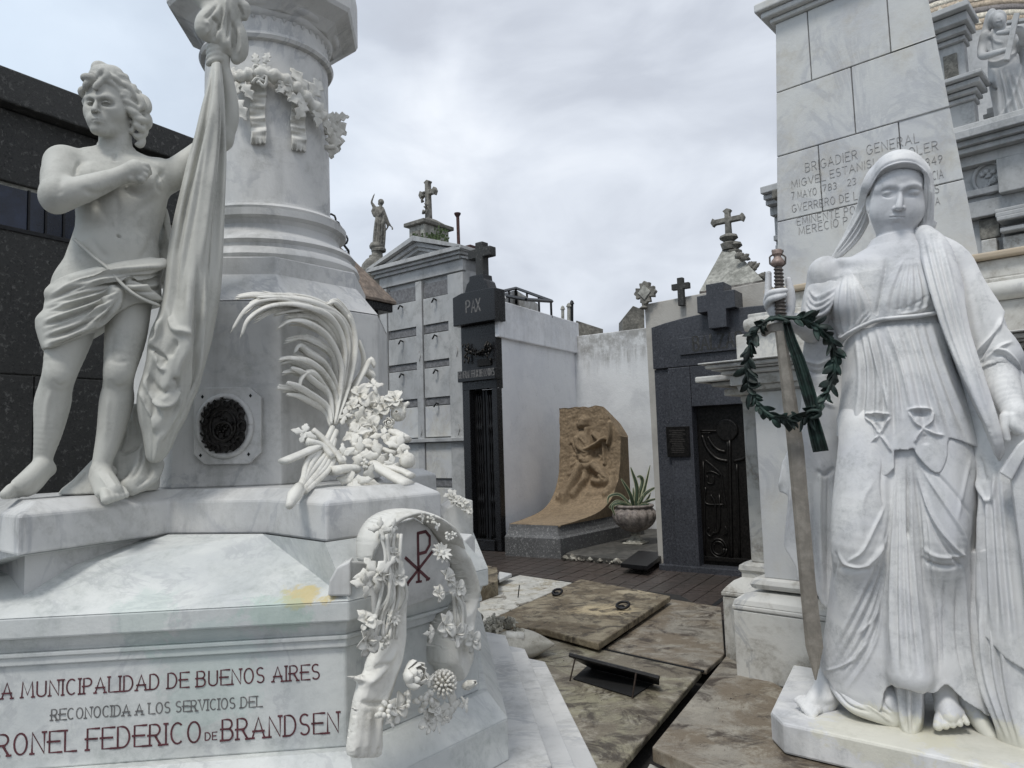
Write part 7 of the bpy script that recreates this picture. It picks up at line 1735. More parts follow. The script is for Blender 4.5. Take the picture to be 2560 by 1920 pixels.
##S.limb([h_(1015, 615, -.113), h_(1075, 630, -.117), h_(1125, 622, -.108), h_(1160, 600, -.095)], [.0014, .0022, .0022, .0014], .006)
S.ell(h_(885, 875, -.105), (.042, .030, .030), .018)
S.limb([h_(800, 893, -.125), h_(850, 872, -.136), h_(885, 876, -.136), h_(920, 872, -.134), h_(972, 888, -.122)], [.0025, .0072, .0068, .0072, .0025], .006)
S.limb([h_(815, 898, -.125), h_(860, 904, -.132), h_(910, 904, -.132), h_(955, 896, -.122)], [.003, .0105, .0105, .003], .007)
# ear
S.limb([h_(575, 640, -.02), h_(545, 660, -.02), h_(535, 720, -.02), h_(545, 800, -.03), h_(565, 830, -.035)], [.010, .010, .010, .011, .010], .005)
S.ell(h_(575, 730, -.02), (.014, .014, .034), .008)
st = [(KH(*[(800,894),(850,889),(885,892),(920,888),(978,893)]), 1.3, -.0045, 's'), (KH(*[(700,578),(780,552),(860,572)]), 2.2, -.003), (KH(*[(1010,566),(1080,548),(1150,564)]), 2.2, -.003), (KH(*[(705,632),(745,648),(790,654),(850,636)]), 2.0, -.003), (KH(*[(1020,632),(1075,648),(1125,640),(1160,618)]), 2.0, -.003), (KH(*[(845,960),(890,965),(930,955)]), 3, -.004),
  (KA(*[(800,600),(790,700),(760,850),(745,930)]), 6, -.012), (KH(*[(880,795),(895,790)]), 1.6, -.004, 's'), (KH(*[(950,793),(962,788)]), 1.6, -.004, 's')]
# drapery over the breasts is part of the dress
lo_f = np.minimum(h_(380, 1200, 0), h_(1400, 100, 0)); hi_f = np.maximum(h_(380, 1200, 0), h_(1400, 100, 0)); lo_f[1] = -.22; hi_f[1] = .25
lo_g = np.minimum(v_(180, 640, 0), v_(460, 220, 0)); hi_g = np.maximum(v_(180, 640, 0), v_(460, 220, 0)); lo_g[1] = -.33; hi_g[1] = -.12
S.build('body', MW, woman, .0031, strokes=st, relax=2)

# --- bodice over the breasts
D = piece()
D.loft(rows(KA, [(540,1130,600,-.0,.10),(480,1190,680,.0,.132),(478,1200,760,0,.142),(500,1200,860,0,.145),(520,1150,930,0,.135),(540,1135,980,0,.13),(550,1125,1040,0,.13)]), .03)
D.ell(A_(620, 835, -.085), (.088, .082, .095), .04); D.ell(A_(930, 805, -.085), (.090, .082, .090), .04)
D.clip(KA(*[(540,640),(590,660),(640,730),(700,830),(735,925),(762,925),(770,860),(800,760),(850,670),(900,580),(960,560),(1010,720),(1060,880),(1070,1000),(1120,1060),(560,1060),(540,1020),(500,920),(495,820),(505,740),(520,680)]), sm=2)
st = fan(KA(*[(560,660),(500,800),(510,960),(560,1035)]), KA(*[(640,740),(700,850),(710,930),(640,1000)]), 5, 5, .008, seed=2)
st += fan(KA(*[(900,590),(820,740),(780,850),(790,920)]), KA(*[(960,580),(1020,720),(1045,820),(1000,890)]), 6, 5, .008, seed=3)
st += fan(KA(*[(560,1030),(640,940),(700,870)]), KA(*[(600,1050),(680,980),(730,930)]), 3, 3, .006, seed=5)
st += [(KA(*[(860,905),(940,890),(1040,850)]), 4, .008), (KA(*[(840,880),(930,860),(1030,800)]), 3, -.006), (KA(*[(540,1010),(575,1040),(650,990)]), 4, .012)]
D.build('bodice', MW, woman, .0042, strokes=st)
# --- belt
MB().tube([Z_.W(p) for p in cr([A_(560, 1035, -.11), A_(640, 985, -.15), A_(740, 940, -.155), A_(850, 925, -.155), A_(960, 915, -.15), A_(1060, 900, -.12)], 5)], .020, 10, .5, up=(0,0,1)).build('belt', MW, woman, smooth=True)

# --- long dress
D = piece(); 
D.loft(rows(KA, [(560,1110,990,.0,.13),(560,1125,1080,.0,.145),(570,1150,1200,.0,.155),(560,1200,1320,.0,.165),(548,1240,1440,.01,.18),(538,1265,1573,.015,.19)]) + rows(KB, [(515,1250,120,.02,.195),(500,1230,300,.02,.20),(492,1215,450,.02,.205),(492,1205,600,.02,.20),(478,1205,750,.02,.20),(462,1210,900,.02,.20),(445,1225,1050,.02,.21),(435,1260,1160,.02,.21),(450,1300,1260,.02,.21),(520,1330,1400,.02,.21),(600,1340,1500,.02,.21)]), .03, p=2.4)
D.limb([B_(650, -50, -.08), B_(640, 250, -.15), B_(610, 520, -.19), B_(600, 700, -.14), B_(580, 950, -.08), B_(540, 1120, -.04)], [.12, .125, .108, .09, .085, .08], .05)
D.limb([B_(1020, 50, -.08), B_(1030, 400, -.13), B_(1030, 560, -.14), B_(1060, 800, -.08), B_(1070, 1100, -.06)], [.11, .11, .10, .08, .08], .05)
D.limb([B_(860, 60, -.14), B_(850, 400, -.17), B_(860, 800, -.19), B_(880, 1180, -.21)], [.05, .055, .07, .09], .04)
D.clip(KA(*[(540,990),(545,1300),(535,1450)]) + KB(*[(530,0),(500,300),(482,600),(458,850),(442,1050),(428,1150),(470,1180),(505,1235),(555,1300),(640,1312),(700,1330),(740,1290),(752,1215),(790,1172),(870,1165),(965,1212),(1008,1212),(1045,1178),(1080,1200),(1140,1262),(1220,1320),(1290,1370),(1320,1250),(1260,600),(1270,0)]) + KA(*[(1240,1500),(1140,1200),(1130,990)]), sm=2)
st = []
st += fan(KB(*[(800,100),(790,400),(770,800),(770,1160)]), KB(*[(880,100),(900,500),(940,900),(985,1200)]), 4, 7, .016, seed=7)
st += fan(KB(*[(930,150),(960,600),(990,900),(1000,1190)]), KB(*[(960,250),(1010,700),(1050,1000),(1060,1180)]), 2, 6, .012, seed=8)
st += fan(KB(*[(770,300),(720,520),(600,800),(480,1050)]), KB(*[(790,500),(740,900),(690,1100),(560,1290)]), 5, 6, .009, seed=10)
st += [(KB(*[(700,200),(640,320),(650,470)]), 6, .006), (KB(*[(755,330),(700,440),(640,560),(560,620)]), 4, .010), (KB(*[(770,460),(720,560),(650,640),(560,630),(520,580)]), 4, .012), (KB(*[(520,640),(600,660),(680,650)]), 6, -.016), (KB(*[(500,560),(505,620),(480,760)]), 4, -.01),
  (KB(*[(600,990),(700,900),(745,760)]), 4, .010), (KB(*[(540,1150),(620,1080),(680,1010)]), 4, .008), (KB(*[(440,1170),(520,1150),(640,1090)]), 3, .008),
  (KB(*[(910,160),(1000,400),(1100,540),(1170,600)]), 4.5, .016), (KB(*[(930,130),(1060,330),(1150,480),(1175,580)]), 4, .012), (KB(*[(920,230),(1010,470),(1110,610),(1150,640)]), 4, -.012), (KB(*[(940,100),(1100,260),(1200,400)]), 4, -.008),
  (KB(*[(940,540),(1020,590),(1110,590),(1160,560)]), 5, .010), (KB(*[(940,600),(1030,640),(1120,640)]), 6, -.014), (KB(*[(1050,700),(1050,900),(1048,1170)]), 4, -.010), (KB(*[(1030,640),(1040,900)]), 4, .006), (KB(*[(1150,620),(1160,900),(1200,1200),(1290,1360)]), 5, .014), (KB(*[(1120,700),(1120,1000),(1160,1220)]), 5, -.012),
  (KB(*[(1190,80),(1150,250),(1120,420)]), 5, .006), (KB(*[(760,60),(740,200),(750,350)]), 5, -.010), (KB(*[(870,100),(875,400),(870,500)]), 4, -.022), (KB(*[(900,120),(930,400),(960,800)]), 4, -.012)]
D.build('dress', MW, woman, .0046, strokes=st)
# --- inner skirt between the feet, and cloth trailing by the foot
D = piece()
D.loft(rows(KB, [(780,975,1100,-.02,.17),(790,955,1250,-.02,.18),(800,955,1350,-.02,.19),(812,945,1440,-.02,.20),(818,930,1500,-.02,.20)]), .02)
D.clip(KB(*[(780,1100),(790,1250),(812,1470),(850,1490),(905,1497),(950,1440),(960,1280),(975,1100)]), sm=2)
D.build('inner_skirt', MW, woman, .0042, strokes=fan(KB(*[(800,1180),(815,1330),(835,1480)]), KB(*[(950,1200),(940,1350),(930,1470)]), 3, 6, .014, seed=4))
D = piece()
D.limb([B_(480, 1200, -.02), B_(530, 1280, -.10), B_(600, 1345, -.14), B_(700, 1385, -.15), B_(790, 1430, -.14)], [.022, .03, .034, .034, .02], .03); D.limb([B_(560, 1250, -.05), B_(680, 1330, -.10), B_(790, 1330, -.12), B_(810, 1400, -.12)], [.05, .055, .05, .03], .03)
D.limb([B_(700, 1200, -.06), B_(760, 1300, -.1), B_(800, 1400, -.12)], [.05, .05, .04], .03)
D2 = piece(); D2.limb([B_(1150, 1280, .0), B_(1220, 1400, -.05), B_(1290, 1500, -.1)], [.05, .04, .03], .03); D2.build('trailing_cloth', MW, woman, .005)
D.build('trailing_cloth', MW, woman, .0046, strokes=[(KB(*p), 3.2, a) for p, a in (([(500,1260),(570,1340),(680,1380)], -.012), ([(560,1290),(660,1330),(720,1310)], .008), ([(600,1310),(700,1350),(780,1400)], -.010), ([(640,1330),(720,1380),(790,1430)], .010), ([(740,1280),(750,1340),(790,1380)], -.010))])
# --- tunic overfold with its pointed hem
D = piece()
D.loft(rows(KA, [(560,1115,985,.0,.15),(558,1135,1080,.0,.165),(565,1170,1200,.0,.18),(556,1215,1320,.0,.195),(540,1255,1440,.005,.21),(520,1290,1560,.01,.225),(510,1330,1700,.01,.235),(505,1340,1800,.01,.24)]), .03, p=2.4)
D.clip(KA(*[(560,1000),(650,985),(740,945),(860,935),(1050,905),(1110,1000),(1160,1200),(1270,1400),(1330,1560),(1335,1618),(1240,1600),(1118,1560),(1112,1640),(1082,1722),(1050,1737),(1000,1700),(951,1640),(940,1612),(905,1622),(840,1625),(842,1712),(772,1760),(735,1700),(703,1640),(705,1578),(690,1562),(640,1590),(580,1598),(555,1570),(560,1545),(540,1555),(545,1400),(565,1200)]), sm=2)
st = fan(KA(*[(620,1010),(640,1250),(600,1560)]), KA(*[(800,970),(870,1200),(900,1600)]), 5, 7, .014, seed=12)
st += fan(KA(*[(820,960),(890,1200),(950,1590)]), KA(*[(1050,930),(1130,1200),(1300,1580)]), 5, 8, .011, seed=13)
st += [(KA(*[(805,965),(880,1200),(925,1400)]), 4, .018), (KA(*[(780,980),(850,1200),(890,1450)]), 4, -.014), (KA(*[(700,1000),(770,1250),(815,1430)]), 4, .014),
  (KA(*[(685,1438),(750,1432),(825,1440)]), 3, .022), (KA(*[(690,1452),(740,1500),(765,1545)]), 3, .018), (KA(*[(825,1450),(790,1500),(765,1545)]), 3, .016), (KA(*[(765,1545),(720,1590),(705,1640)]), 3, .016), (KA(*[(765,1545),(800,1590),(830,1640)]), 3, .016), (KA(*[(720,1460),(790,1460)]), 7, -.02), (KA(*[(740,1480),(765,1530)]), 5, -.016),
  (KA(*[(910,1415),(980,1405),(1045,1415)]), 3, .022), (KA(*[(915,1420),(950,1480),(990,1510)]), 3, .018), (KA(*[(1050,1420),(1040,1470),(995,1510)]), 3, .016), (KA(*[(995,1510),(1050,1540),(1105,1550)]), 3, .016), (KA(*[(995,1510),(960,1560),(950,1590)]), 3, .016), (KA(*[(940,1430),(1020,1435)]), 7, -.02), (KA(*[(1000,1540),(1010,1600)]), 7, -.010)]
D.build('tunic_overfold', MW, woman, .0042, strokes=st)
# --- sleeve drape of the sword arm
D = piece()
D.limb([A_(470, 790, .0), A_(440, 850, .0), A_(425, 900, .0)], [.085, .088, .082], .03); D.limb([A_(540, 760, -.06), A_(500, 840, -.09), A_(440, 900, -.09)], [.05, .05, .045], .03)
D.clip(KA(*[(390,750),(440,730),(520,745),(560,760),(545,820),(510,900),(440,935),(385,925),(362,890),(370,830)]), sm=3)
D.build('sleeve', MW, woman, .0042, strokes=fan(KA(*[(395,755),(420,800),(470,790),(535,750)]), KA(*[(365,880),(400,930),(460,920),(510,860)]), 4, 5, .012, seed=3))
# --- shawl strip falling from the shoulder
D = piece()
D.limb([A_(1000, 480, -.02), A_(1050, 560, -.055), A_(1075, 690, -.10), A_(1110, 850, -.13), A_(1170, 1050, -.14), A_(1250, 1300, -.17), A_(1330, 1520, -.17), B_(1260, 80, -.12)], [.045, .066, .082, .085, .078, .08, .08, .06], .03)
D.clip(KA(*[(950,462),(1010,440),(1080,470),(1150,540),(1210,620),(1200,760),(1205,900),(1235,1050),(1285,1220),(1340,1400),(1395,1600),(1410,1720),(1350,1640)]) + KA(*[(1300,1500),(1190,1260),(1110,1060),(1045,880),(1000,720),(958,560)]), sm=2)
st = fan(KA(*[(955,480),(1040,820),(1180,1200),(1380,1640)]), KA(*[(1100,500),(1170,800),(1240,1100),(1390,1560)]), 4, 7, .014, seed=6)
st += [(KB(*[(1200,80),(1250,200),(1300,290)]), 4, .01)]
D.build('shawl', MW, woman, .0042, strokes=st)
# --- wide sleeve of the cloak
D = piece()
D.limb([A_(1060, 575, .02), A_(1130, 620, .015), A_(1200, 720, .02), A_(1280, 880, .01), A_(1340, 1010, .0), A_(1390, 1130, -.02)], [.085, .10, .105, .115, .115, .105], .03)
D.limb([A_(1400, 920, -.02), A_(1470, 1060, .0), A_(1510, 1170, .02)], [.03, .045, .05], .04)
D.clip(KA(*[(1040,470),(1120,505),(1200,555),(1260,620),(1300,710),(1345,790),(1418,905),(1402,960),(1470,1040),(1520,1120),(1528,1230),(1495,1250),(1465,1215),(1420,1180),(1370,1168),(1325,1185),(1300,1235),(1275,1230),(1245,1080),(1200,900),(1150,720),(1060,600)]), sm=2)
st = fan(KA(*[(1200,640),(1230,850),(1270,1100)]), KA(*[(1260,640),(1360,850),(1400,960)]), 3, 9, .006, seed=5, groove=False)
st += [(KA(*[(1415,920),(1380,1000),(1300,1090),(1265,1150)]), 5, .018), (KA(*[(1400,975),(1330,1080),(1270,1170)]), 4, -.018), (KA(*[(1470,1050),(1400,1080),(1310,1150),(1280,1200)]), 4, .014), (KA(*[(1380,1085),(1330,1130),(1290,1180)]), 3.5, -.016), (KA(*[(1360,1100),(1430,1100),(1490,1160),(1510,1220)]), 4, .014), (KA(*[(1375,1125),(1430,1130),(1480,1190)]), 4, -.012), (KA(*[(1300,1230),(1320,1180),(1370,1160),(1430,1175),(1480,1230)]), 3.5, .014)]
D.build('cloak_sleeve', MW, woman, .0042, strokes=st)
# --- cloak falling on the far side, two layers
D = piece()
D.loft(rows(KB, [(1060,1460,-420,.04,.13),(1120,1520,-200,.03,.15),(1150,1560,-60,.03,.16),(1160,1600,200,.03,.19),(1170,1650,500,.03,.21),(1170,1700,800,.03,.225),(1170,1800,1150,.03,.24)]), .03, p=2.4)
D.clip(KB(*[(1000,-420),(1100,-200),(1160,-40),(1195,60),(1215,300),(1205,600),(1185,905),(1255,962),(1330,1040),(1420,1092),(1470,1125),(1700,1250),(1700,-60),(1500,-200),(1380,-420)]), sm=2)
st = [(KB(*[(1185,40),(1215,200),(1262,300),(1300,280),(1315,120)]), 5, .014), (KB(*[(1230,80),(1262,220)]), 7, -.012)] + fan(KB(*[(1215,300),(1205,600),(1200,900)]), KB(*[(1350,100),(1400,600),(1457,1100)]), 4, 8, .016, seed=9)
D.build('cloak_fall', MW, woman, .005, strokes=st)
D = piece()
D.loft(rows(KB, [(1130,1560,500,.03,.18),(1150,1600,800,.03,.19),(1160,1650,1050,.03,.21),(1200,1750,1300,.03,.23),(1280,1850,1600,.03,.25)]), .03, p=2.4)
D.clip(KB(*[(1150,560),(1158,850),(1160,1080),(1200,1200),(1260,1290),(1290,1380),(1310,1480),(1350,1545),(1400,1570),(1470,1578),(1750,1640),(1750,560)]), sm=2)
D.build('cloak_under_layer', MW, woman, .005, strokes=fan(KB(*[(1170,700),(1190,1100),(1330,1500)]), KB(*[(1350,900),(1400,1300),(1460,1560)]), 4, 8, .018, seed=19))
# --- cloak hanging behind the sword
D = piece()
D.loft(rows(KA, [(330,640,900,.08,.07),(320,640,1200,.09,.08),(300,640,1573,.10,.09)]) + rows(KB, [(190,560,200,.12,.09),(220,560,550,.13,.10),(290,560,850,.13,.10)]), .03)
D.clip(KA(*[(400,940),(560,960),(580,1500)]) + KB(*[(520,300),(490,820),(425,830),(405,780),(330,720),(300,705),(298,650),(240,560),(236,500),(262,290),(208,268),(225,150),(262,0)]) + KA(*[(340,1400),(350,1100)]), sm=2)
st = [(KA(*[(365,1150),(440,1170),(520,1130)]), 5, .014), (KA(*[(360,1190),(430,1220),(530,1180)]), 5, -.014), (KA(*[(380,1300),(450,1360),(530,1400)]), 5, .012), (KB(*[(400,150),(450,180),(500,140)]), 6, -.014), (KB(*[(430,100),(425,400),(440,800)]), 6, .014), (KB(*[(470,150),(465,450),(465,800)]), 5, -.014), (KB(*[(390,200),(395,500),(410,760)]), 5, -.012), (KB(*[(245,0),(240,150),(215,260)]), 4, .012), (KB(*[(280,100),(275,300),(250,540)]), 4, .01)]
D.build('cloak_back', MW, woman, .005, strokes=st)
# --- veil
D = piece()
D.ell(h_(905, 540, .04), (.140, .150, .165), .03); D.ell(h_(905, 370, -.005), (.115, .134, .11), .03); D.ell(h_(930, 420, -.034), (.106, .102, .085), .03)
D.limb([h_(600, 480, .0), h_(520, 680, .04), h_(450, 860, .06), h_(330, 1100, .06), h_(180, 1300, .06), h_(70, 1440, .05)], [.07, .055, .052, .05, .036, .016], .03)
D.limb([h_(1180, 400, .0), h_(1255, 600, .0), h_(1265, 800, .0), h_(1250, 980, .0)], [.06, .05, .042, .045], .03)
D.clip(KH(*[(28,1455),(100,1285),(230,1060),(330,860),(410,690),(480,510),(570,350),(700,230),(880,158),(1040,156),(1180,215),(1280,340),(1335,500),(1345,750),(1340,925),(1385,925),(1345,1025),(1270,1000),(1200,1012),(1135,965),(1125,880),(1180,740),(1212,560),(1202,432),(1100,397),(920,397),(760,432),(650,500),(580,590),(530,640),(512,720),(512,800),(545,870),(530,1000),(500,1080),(430,1200),(310,1310),(150,1400),(60,1462)]), sm=2)
st = fan(KH(*[(560,560),(700,370),(900,260),(1080,260),(1190,330)]), KH(*[(610,560),(760,440),(920,410),(1080,410),(1200,440)]), 4, 3.2, .007, seed=3)
st += fan(KH(*[(520,660),(400,900),(230,1180),(60,1430)]), KH(*[(530,900),(470,1100),(320,1280),(100,1430)]), 4, 3.4, .011, seed=4)
st += fan(KH(*[(1220,480),(1230,700),(1180,980)]), KH(*[(1320,500),(1330,750),(1320,960)]), 3, 3.6, .010, seed=5)
st += [(KH(*[(1190,290),(1270,430),(1290,700)]), 3, .010)]
for i_, dy in enumerate((-75, -45, -15, 15, 45, 75, 105, 130)): st.append((KH(*[(560+dy*.1,560+dy*.3),(700,370+dy*1.0),(900,280+dy),(1080,280+dy),(1200,340+dy*.9)]), 2.6, .0075 if i_ % 2 else -.0085))
D.build('veil', MW, woman, .0035, strokes=st)

# --- base slab
bs_t = [PZ(*c1(KB, *p), zt)[:2] for p in ((175,1372),(228,1430),(700,1560),(1457,1790),(2200,2010))]
bq = PZ(*c1(KB, 290, 1135), zt)[:2]; bend = PZ(*c1(KB, 2200, 2010), zt)[:2]; dirn = np.array(bq)-np.array(bs_t[0]); dirn /= np.linalg.norm(dirn)
p0 = np.array(PZ(*c1(KB, 175, 1372), zt)[:2]); p1 = np.array(PZ(*c1(KB, 235, 1432), zt)[:2]); p2 = np.array(PZ(*c1(KB, 1457, 1650+45), zt)[:2]); fd = (p2-p1)/np.linalg.norm(p2-p1); p3 = p1+fd*2.0; p4 = p3+dirn*.9; p5 = np.array(bq)
bz = .175
o = MB().loft([[(*p, z) for p in (p0, p1, p3, p4, p5)] for z in (bz, zt)]).build('base_slab', MW, woman, .012)

# ------------------------------------------------------------------ sword, wreath and tablet
SWt = thing('bronze_sword', Z_.W(B_(405, 1205, -.12)), 'long brown bronze sword standing point down in front of the veiled woman', 'sword')
def Lw(p): return Z_.W(p)
g0, g1 = v_(340, 590, -.245), v_(320, 205, -.235)
ax_ = (Lw(g1)-Lw(g0)); 
pts = [Lw(g0*(1-t)+g1*t) for t in np.linspace(0, 1, 60)]
MB().tube(pts, [(.0235-.006*i/59)*(1+.10*sin(i*1.5)) for i in range(60)], 14).build('grip', M['gripd'], SWt, smooth=True)
for i in range(13):
    t = .1+.85*i/12; c_ = g0*(1-t)+g1*t; r_ = .0245-.006*t
    MB().tube([Lw(c_+np.array([r_*cos(a), r_*sin(a), -.004*cos(a)])) for a in np.linspace(0, 2*pi, 17)], .0042, 6).build('grip_ring', M['gripd'], SWt, smooth=True)
pc = [v_(318, 205, -.235), v_(316, 190, -.235), v_(314, 150, -.235), v_(312, 120, -.235), v_(310, 100, -.235), v_(308, 75, -.235)]
MB().tube([Lw(p) for p in cr(pc, 5)], [.012,.014,.017,.02,.025,.029,.031,.032,.031,.029,.026,.022,.019,.017,.017,.0175,.02,.023,.0245,.0245,.024,.024,.024,.024,.023,.022], 18).build('pommel', M['grip'], SWt, smooth=True)
for sx_ in (-1, 1):
    MB().tube([Lw(v_(314+sx_*x, y, -.235)) for x, y in ((20,205),(44,190),(58,180),(60,130),(48,118),(34,112),(32,96),(40,88),(38,74))], .0045, 6).build('pommel_scroll', M['gripd'], SWt, smooth=True)
# crossguard
MB().slab([Lw(v_(x, y, -.255)) for x, y in ((180,635),(190,720),(215,726),(240,705),(262,694),(300,690),(370,684),(395,676),(400,620),(300,622),(240,632))], -Z_.e2, .03).build('crossguard', M['sword'], SWt, .004)
# blade: hexagonal section, tapering to a point at the foot
bl_ = [((300, 690), (370, 686)), ]
def K_src(C, x, y): return c1(C, x, y)
top = [K_src(KV, 292, 690), K_src(KV, 378, 684)]; mid = [K_src(KB, 258, 30), K_src(KB, 345, 30)]; low = [K_src(KB, 318, 700), K_src(KB, 402, 700)]; lo2 = [K_src(KB, 350, 1040), K_src(KB, 443, 1050)]; tip = [K_src(KB, 398, 1212), K_src(KB, 408, 1212)]
rings = []
for (l, r), dd in zip((top, mid, low, lo2, tip), (-.25, -.22, -.20, -.185, -.175)):
    a, b = Z_.L(*l, dd), Z_.L(*r, dd); c_ = (a+b)/2; e = (b-a)
    rings.append([tuple(Lw(a)), tuple(Lw(a+e*.22+np.array([0, -.012, 0]))), tuple(Lw(c_+np.array([0, -.014, 0]))), tuple(Lw(b-e*.22+np.array([0, -.012, 0]))), tuple(Lw(b)), tuple(Lw(b-e*.22+np.array([0, .012, 0]))), tuple(Lw(a+e*.22+np.array([0, .012, 0])))])
MB().loft(rings).build('blade', M['sword'], SWt, .002)
WRt = thing('laurel_wreath', Lw(v_(400, 1350, -.27)), 'dark green bronze laurel wreath with a ribbon hanging on the sword', 'wreath')
wp = cr([v_(x, y, d) for x, y, d in ((290,585,-.27),(200,630,-.29),(140,700,-.30),(100,820,-.30),(80,950,-.30),(95,1080,-.30),(135,1190,-.30),(200,1280,-.30),(300,1340,-.31),(420,1360,-.31),(540,1330,-.29),(630,1250,-.25),(700,1120,-.22),(745,980,-.20),(745,850,-.20),(700,740,-.22),(610,650,-.24),(500,600,-.26),(380,585,-.27))], 8, True)
wp = [Lw(p) for p in wp]
MB().tube(wp+[wp[0]], .0095, 7).build('stem_ring', M['bronG'], WRt, smooth=True)
MB().tube([p+np.array([0,0,.008*sin(i*.6)])-Z_.e2*.008*cos(i*.6) for i, p in enumerate(wp)], .006, 6).build('twining_stem', M['bronG'], WRt, smooth=True)
rr = random.Random(17); n_ = len(wp)
for i in range(120):
    k = int(n_*(.035+.90*i/120)); half = i/120; p = wp[k]; tg = wp[(k+2) % n_]-wp[k]; tg /= np.linalg.norm(tg)
    if half > .5: tg = -tg
    side = np.cross(tg, -Z_.e2); sgn_ = (1 if i % 2 else -1)
    if rr.random() < .12: sgn_ = 0
    dd = tg*rr.uniform(.5, 1) + side*sgn_*rr.uniform(.35, .8) - Z_.e2*rr.uniform(.0, .45)
    mb = MB(); petal(mb, p, dd, -Z_.e2*rr.uniform(.3,1)+side*rr.uniform(-1,1)+np.array([0,0,rr.uniform(-.2,.4)]), rr.uniform(.04, .088), rr.uniform(.012, .021), rr.uniform(-.8,1.4), rr.uniform(-.4,.8), 0, .0022, nu=8, nv=5); mb.build('laurel_leaf', M['bronG'], WRt, smooth=True)
# ribbon
def rib(pts, name):
    V = []; nx_ = 11
    for (x, y, w, d) in cr(pts, 8):
        for j in range(nx_):
            s = j/(nx_-1)-.5; V.append(Lw(v_(x+s*w, y+s*w*-.12, d-.010*cos(s*14)-.006*abs(s))))
    n = len(V)//nx_; k = len(V); V += [v+Z_.e2*.008 for v in V]
    F = [(i*nx_+j, i*nx_+j+1, (i+1)*nx_+j+1, (i+1)*nx_+j) for i in range(n-1) for j in range(nx_-1)]; F += [(k+a, k+d, k+c, k+b) for a, b, c, d in F]
    for i in range(n-1): F += [(i*nx_, (i+1)*nx_, k+(i+1)*nx_, k+i*nx_), (i*nx_+nx_-1, k+i*nx_+nx_-1, k+(i+1)*nx_+nx_-1, (i+1)*nx_+nx_-1)]
    for r0_ in (0, (n-1)*nx_): F += [(r0_+j, r0_+j+1, k+r0_+j+1, k+r0_+j) for j in range(nx_-1)]
    mesh_obj(name, V, F, M['bronG'], WRt, smooth=True)
rib([(380,620,60,-.275),(415,750,80,-.28),(470,900,96,-.28),(520,1060,104,-.275),(560,1200,104,-.27),(575,1280,80,-.27)], 'ribbon')
rib([(570,1290,70,-.29),(590,1400,104,-.275),(620,1520,116,-.265),(640,1595,118,-.26)], 'ribbon_end')
MB().tube(cr([Lw(v_(*p, -.295)) for p in ((520,1320),(560,1290),(620,1290),(630,1320),(560,1350))], 4), .016, 8, .6).build('ribbon_knot', M['bronG'], WRt, smooth=True)
MB().tube(cr([Lw(v_(*p, -.285)) for p in ((260,605),(300,590),(360,600),(400,625),(360,615))], 4), .010, 7).build('ribbon_knot', M['bronG'], WRt, smooth=True)
# tablet
TBt = thing('marble_tablet', Lw(B_(1500, 900, -.2)), 'thick marble tablet held low by the veiled woman at the picture edge', 'tablet')
MB().slab([Lw(B_(x, y, -.26)) for x, y in ((1392,190),(1470,50),(1800,50),(1800,1250),(1500,1150),(1440,560))], -Z_.e2, .05).build('tablet_face', MW, TBt, .008)
MB().slab([Lw(B_(x, y, -.285)) for x, y in ((1428,25),(1470,-10),(1500,10),(1395,205),(1335,165))], -Z_.e2, .04).build('tablet_edge', MW, TBt, .006)
# ------------------------------------------------------------------ sandstone relief sweeping up from the grave
from mathutils import noise as mnoise
ss = thing('sandstone_relief', FS(sw_/2, 1, .44), 'ochre sandstone slab curving up into a relief of a kneeling woman playing a lyre', 'relief')
prf = cr([(.09,.445),(.5,.47),(1.0,.53),(1.32,.64),(1.52,.82),(1.66,1.05),(1.73,1.35),(1.77,1.8),(1.78,2.22)], 26); prf = np.array(prf)
sl_t = np.concatenate([[0], np.cumsum(np.linalg.norm(np.diff(prf, axis=0), axis=1))]); nt, na_ = 250, 84
ts_ = np.linspace(0, sl_t[-1], nt); PB = np.interp(ts_, sl_t, prf[:, 0]); PZ_ = np.interp(ts_, sl_t, prf[:, 1]); TB = np.gradient(PB); TZ = np.gradient(PZ_); nl = np.hypot(TB, TZ); NB, NZ = -TZ/nl, TB/nl
V = np.zeros((nt, na_, 3)); up_ = np.zeros((nt, na_)); w0 = sw_-.08
zmaxs = lambda q: 2.17 if q < .72 else 2.17-(q-.72)/.28*.50
for j in range(na_):
    q = j/(na_-1); lim = zmaxs(q)+.03*mnoise.noise(Vector((q*9, 3, 1)))
    for i in range(nt):
        z = min(PZ_[i], lim); a = .03+q*w0*(1+.33*PB[i]/1.78); V[i, j] = FS.o+FS.u*a+FS.v*(PB[i]+(.0 if PZ_[i] <= lim else min(.3, (PZ_[i]-lim)*.9)))+np.array([0, 0, z]); up_[i, j] = 1 if PZ_[i] <= lim else 0
nrm = np.zeros((nt, na_, 3)); 
for i in range(nt): nrm[i, :] = FS.v*NB[i]+np.array([0, 0, NZ[i]])
Vf = V.reshape(-1, 3); px_ = proj(Vf); X_, Y__ = px_[:, 0], px_[:, 1]; D_ = np.zeros(len(Vf)); mask = np.zeros(len(Vf))
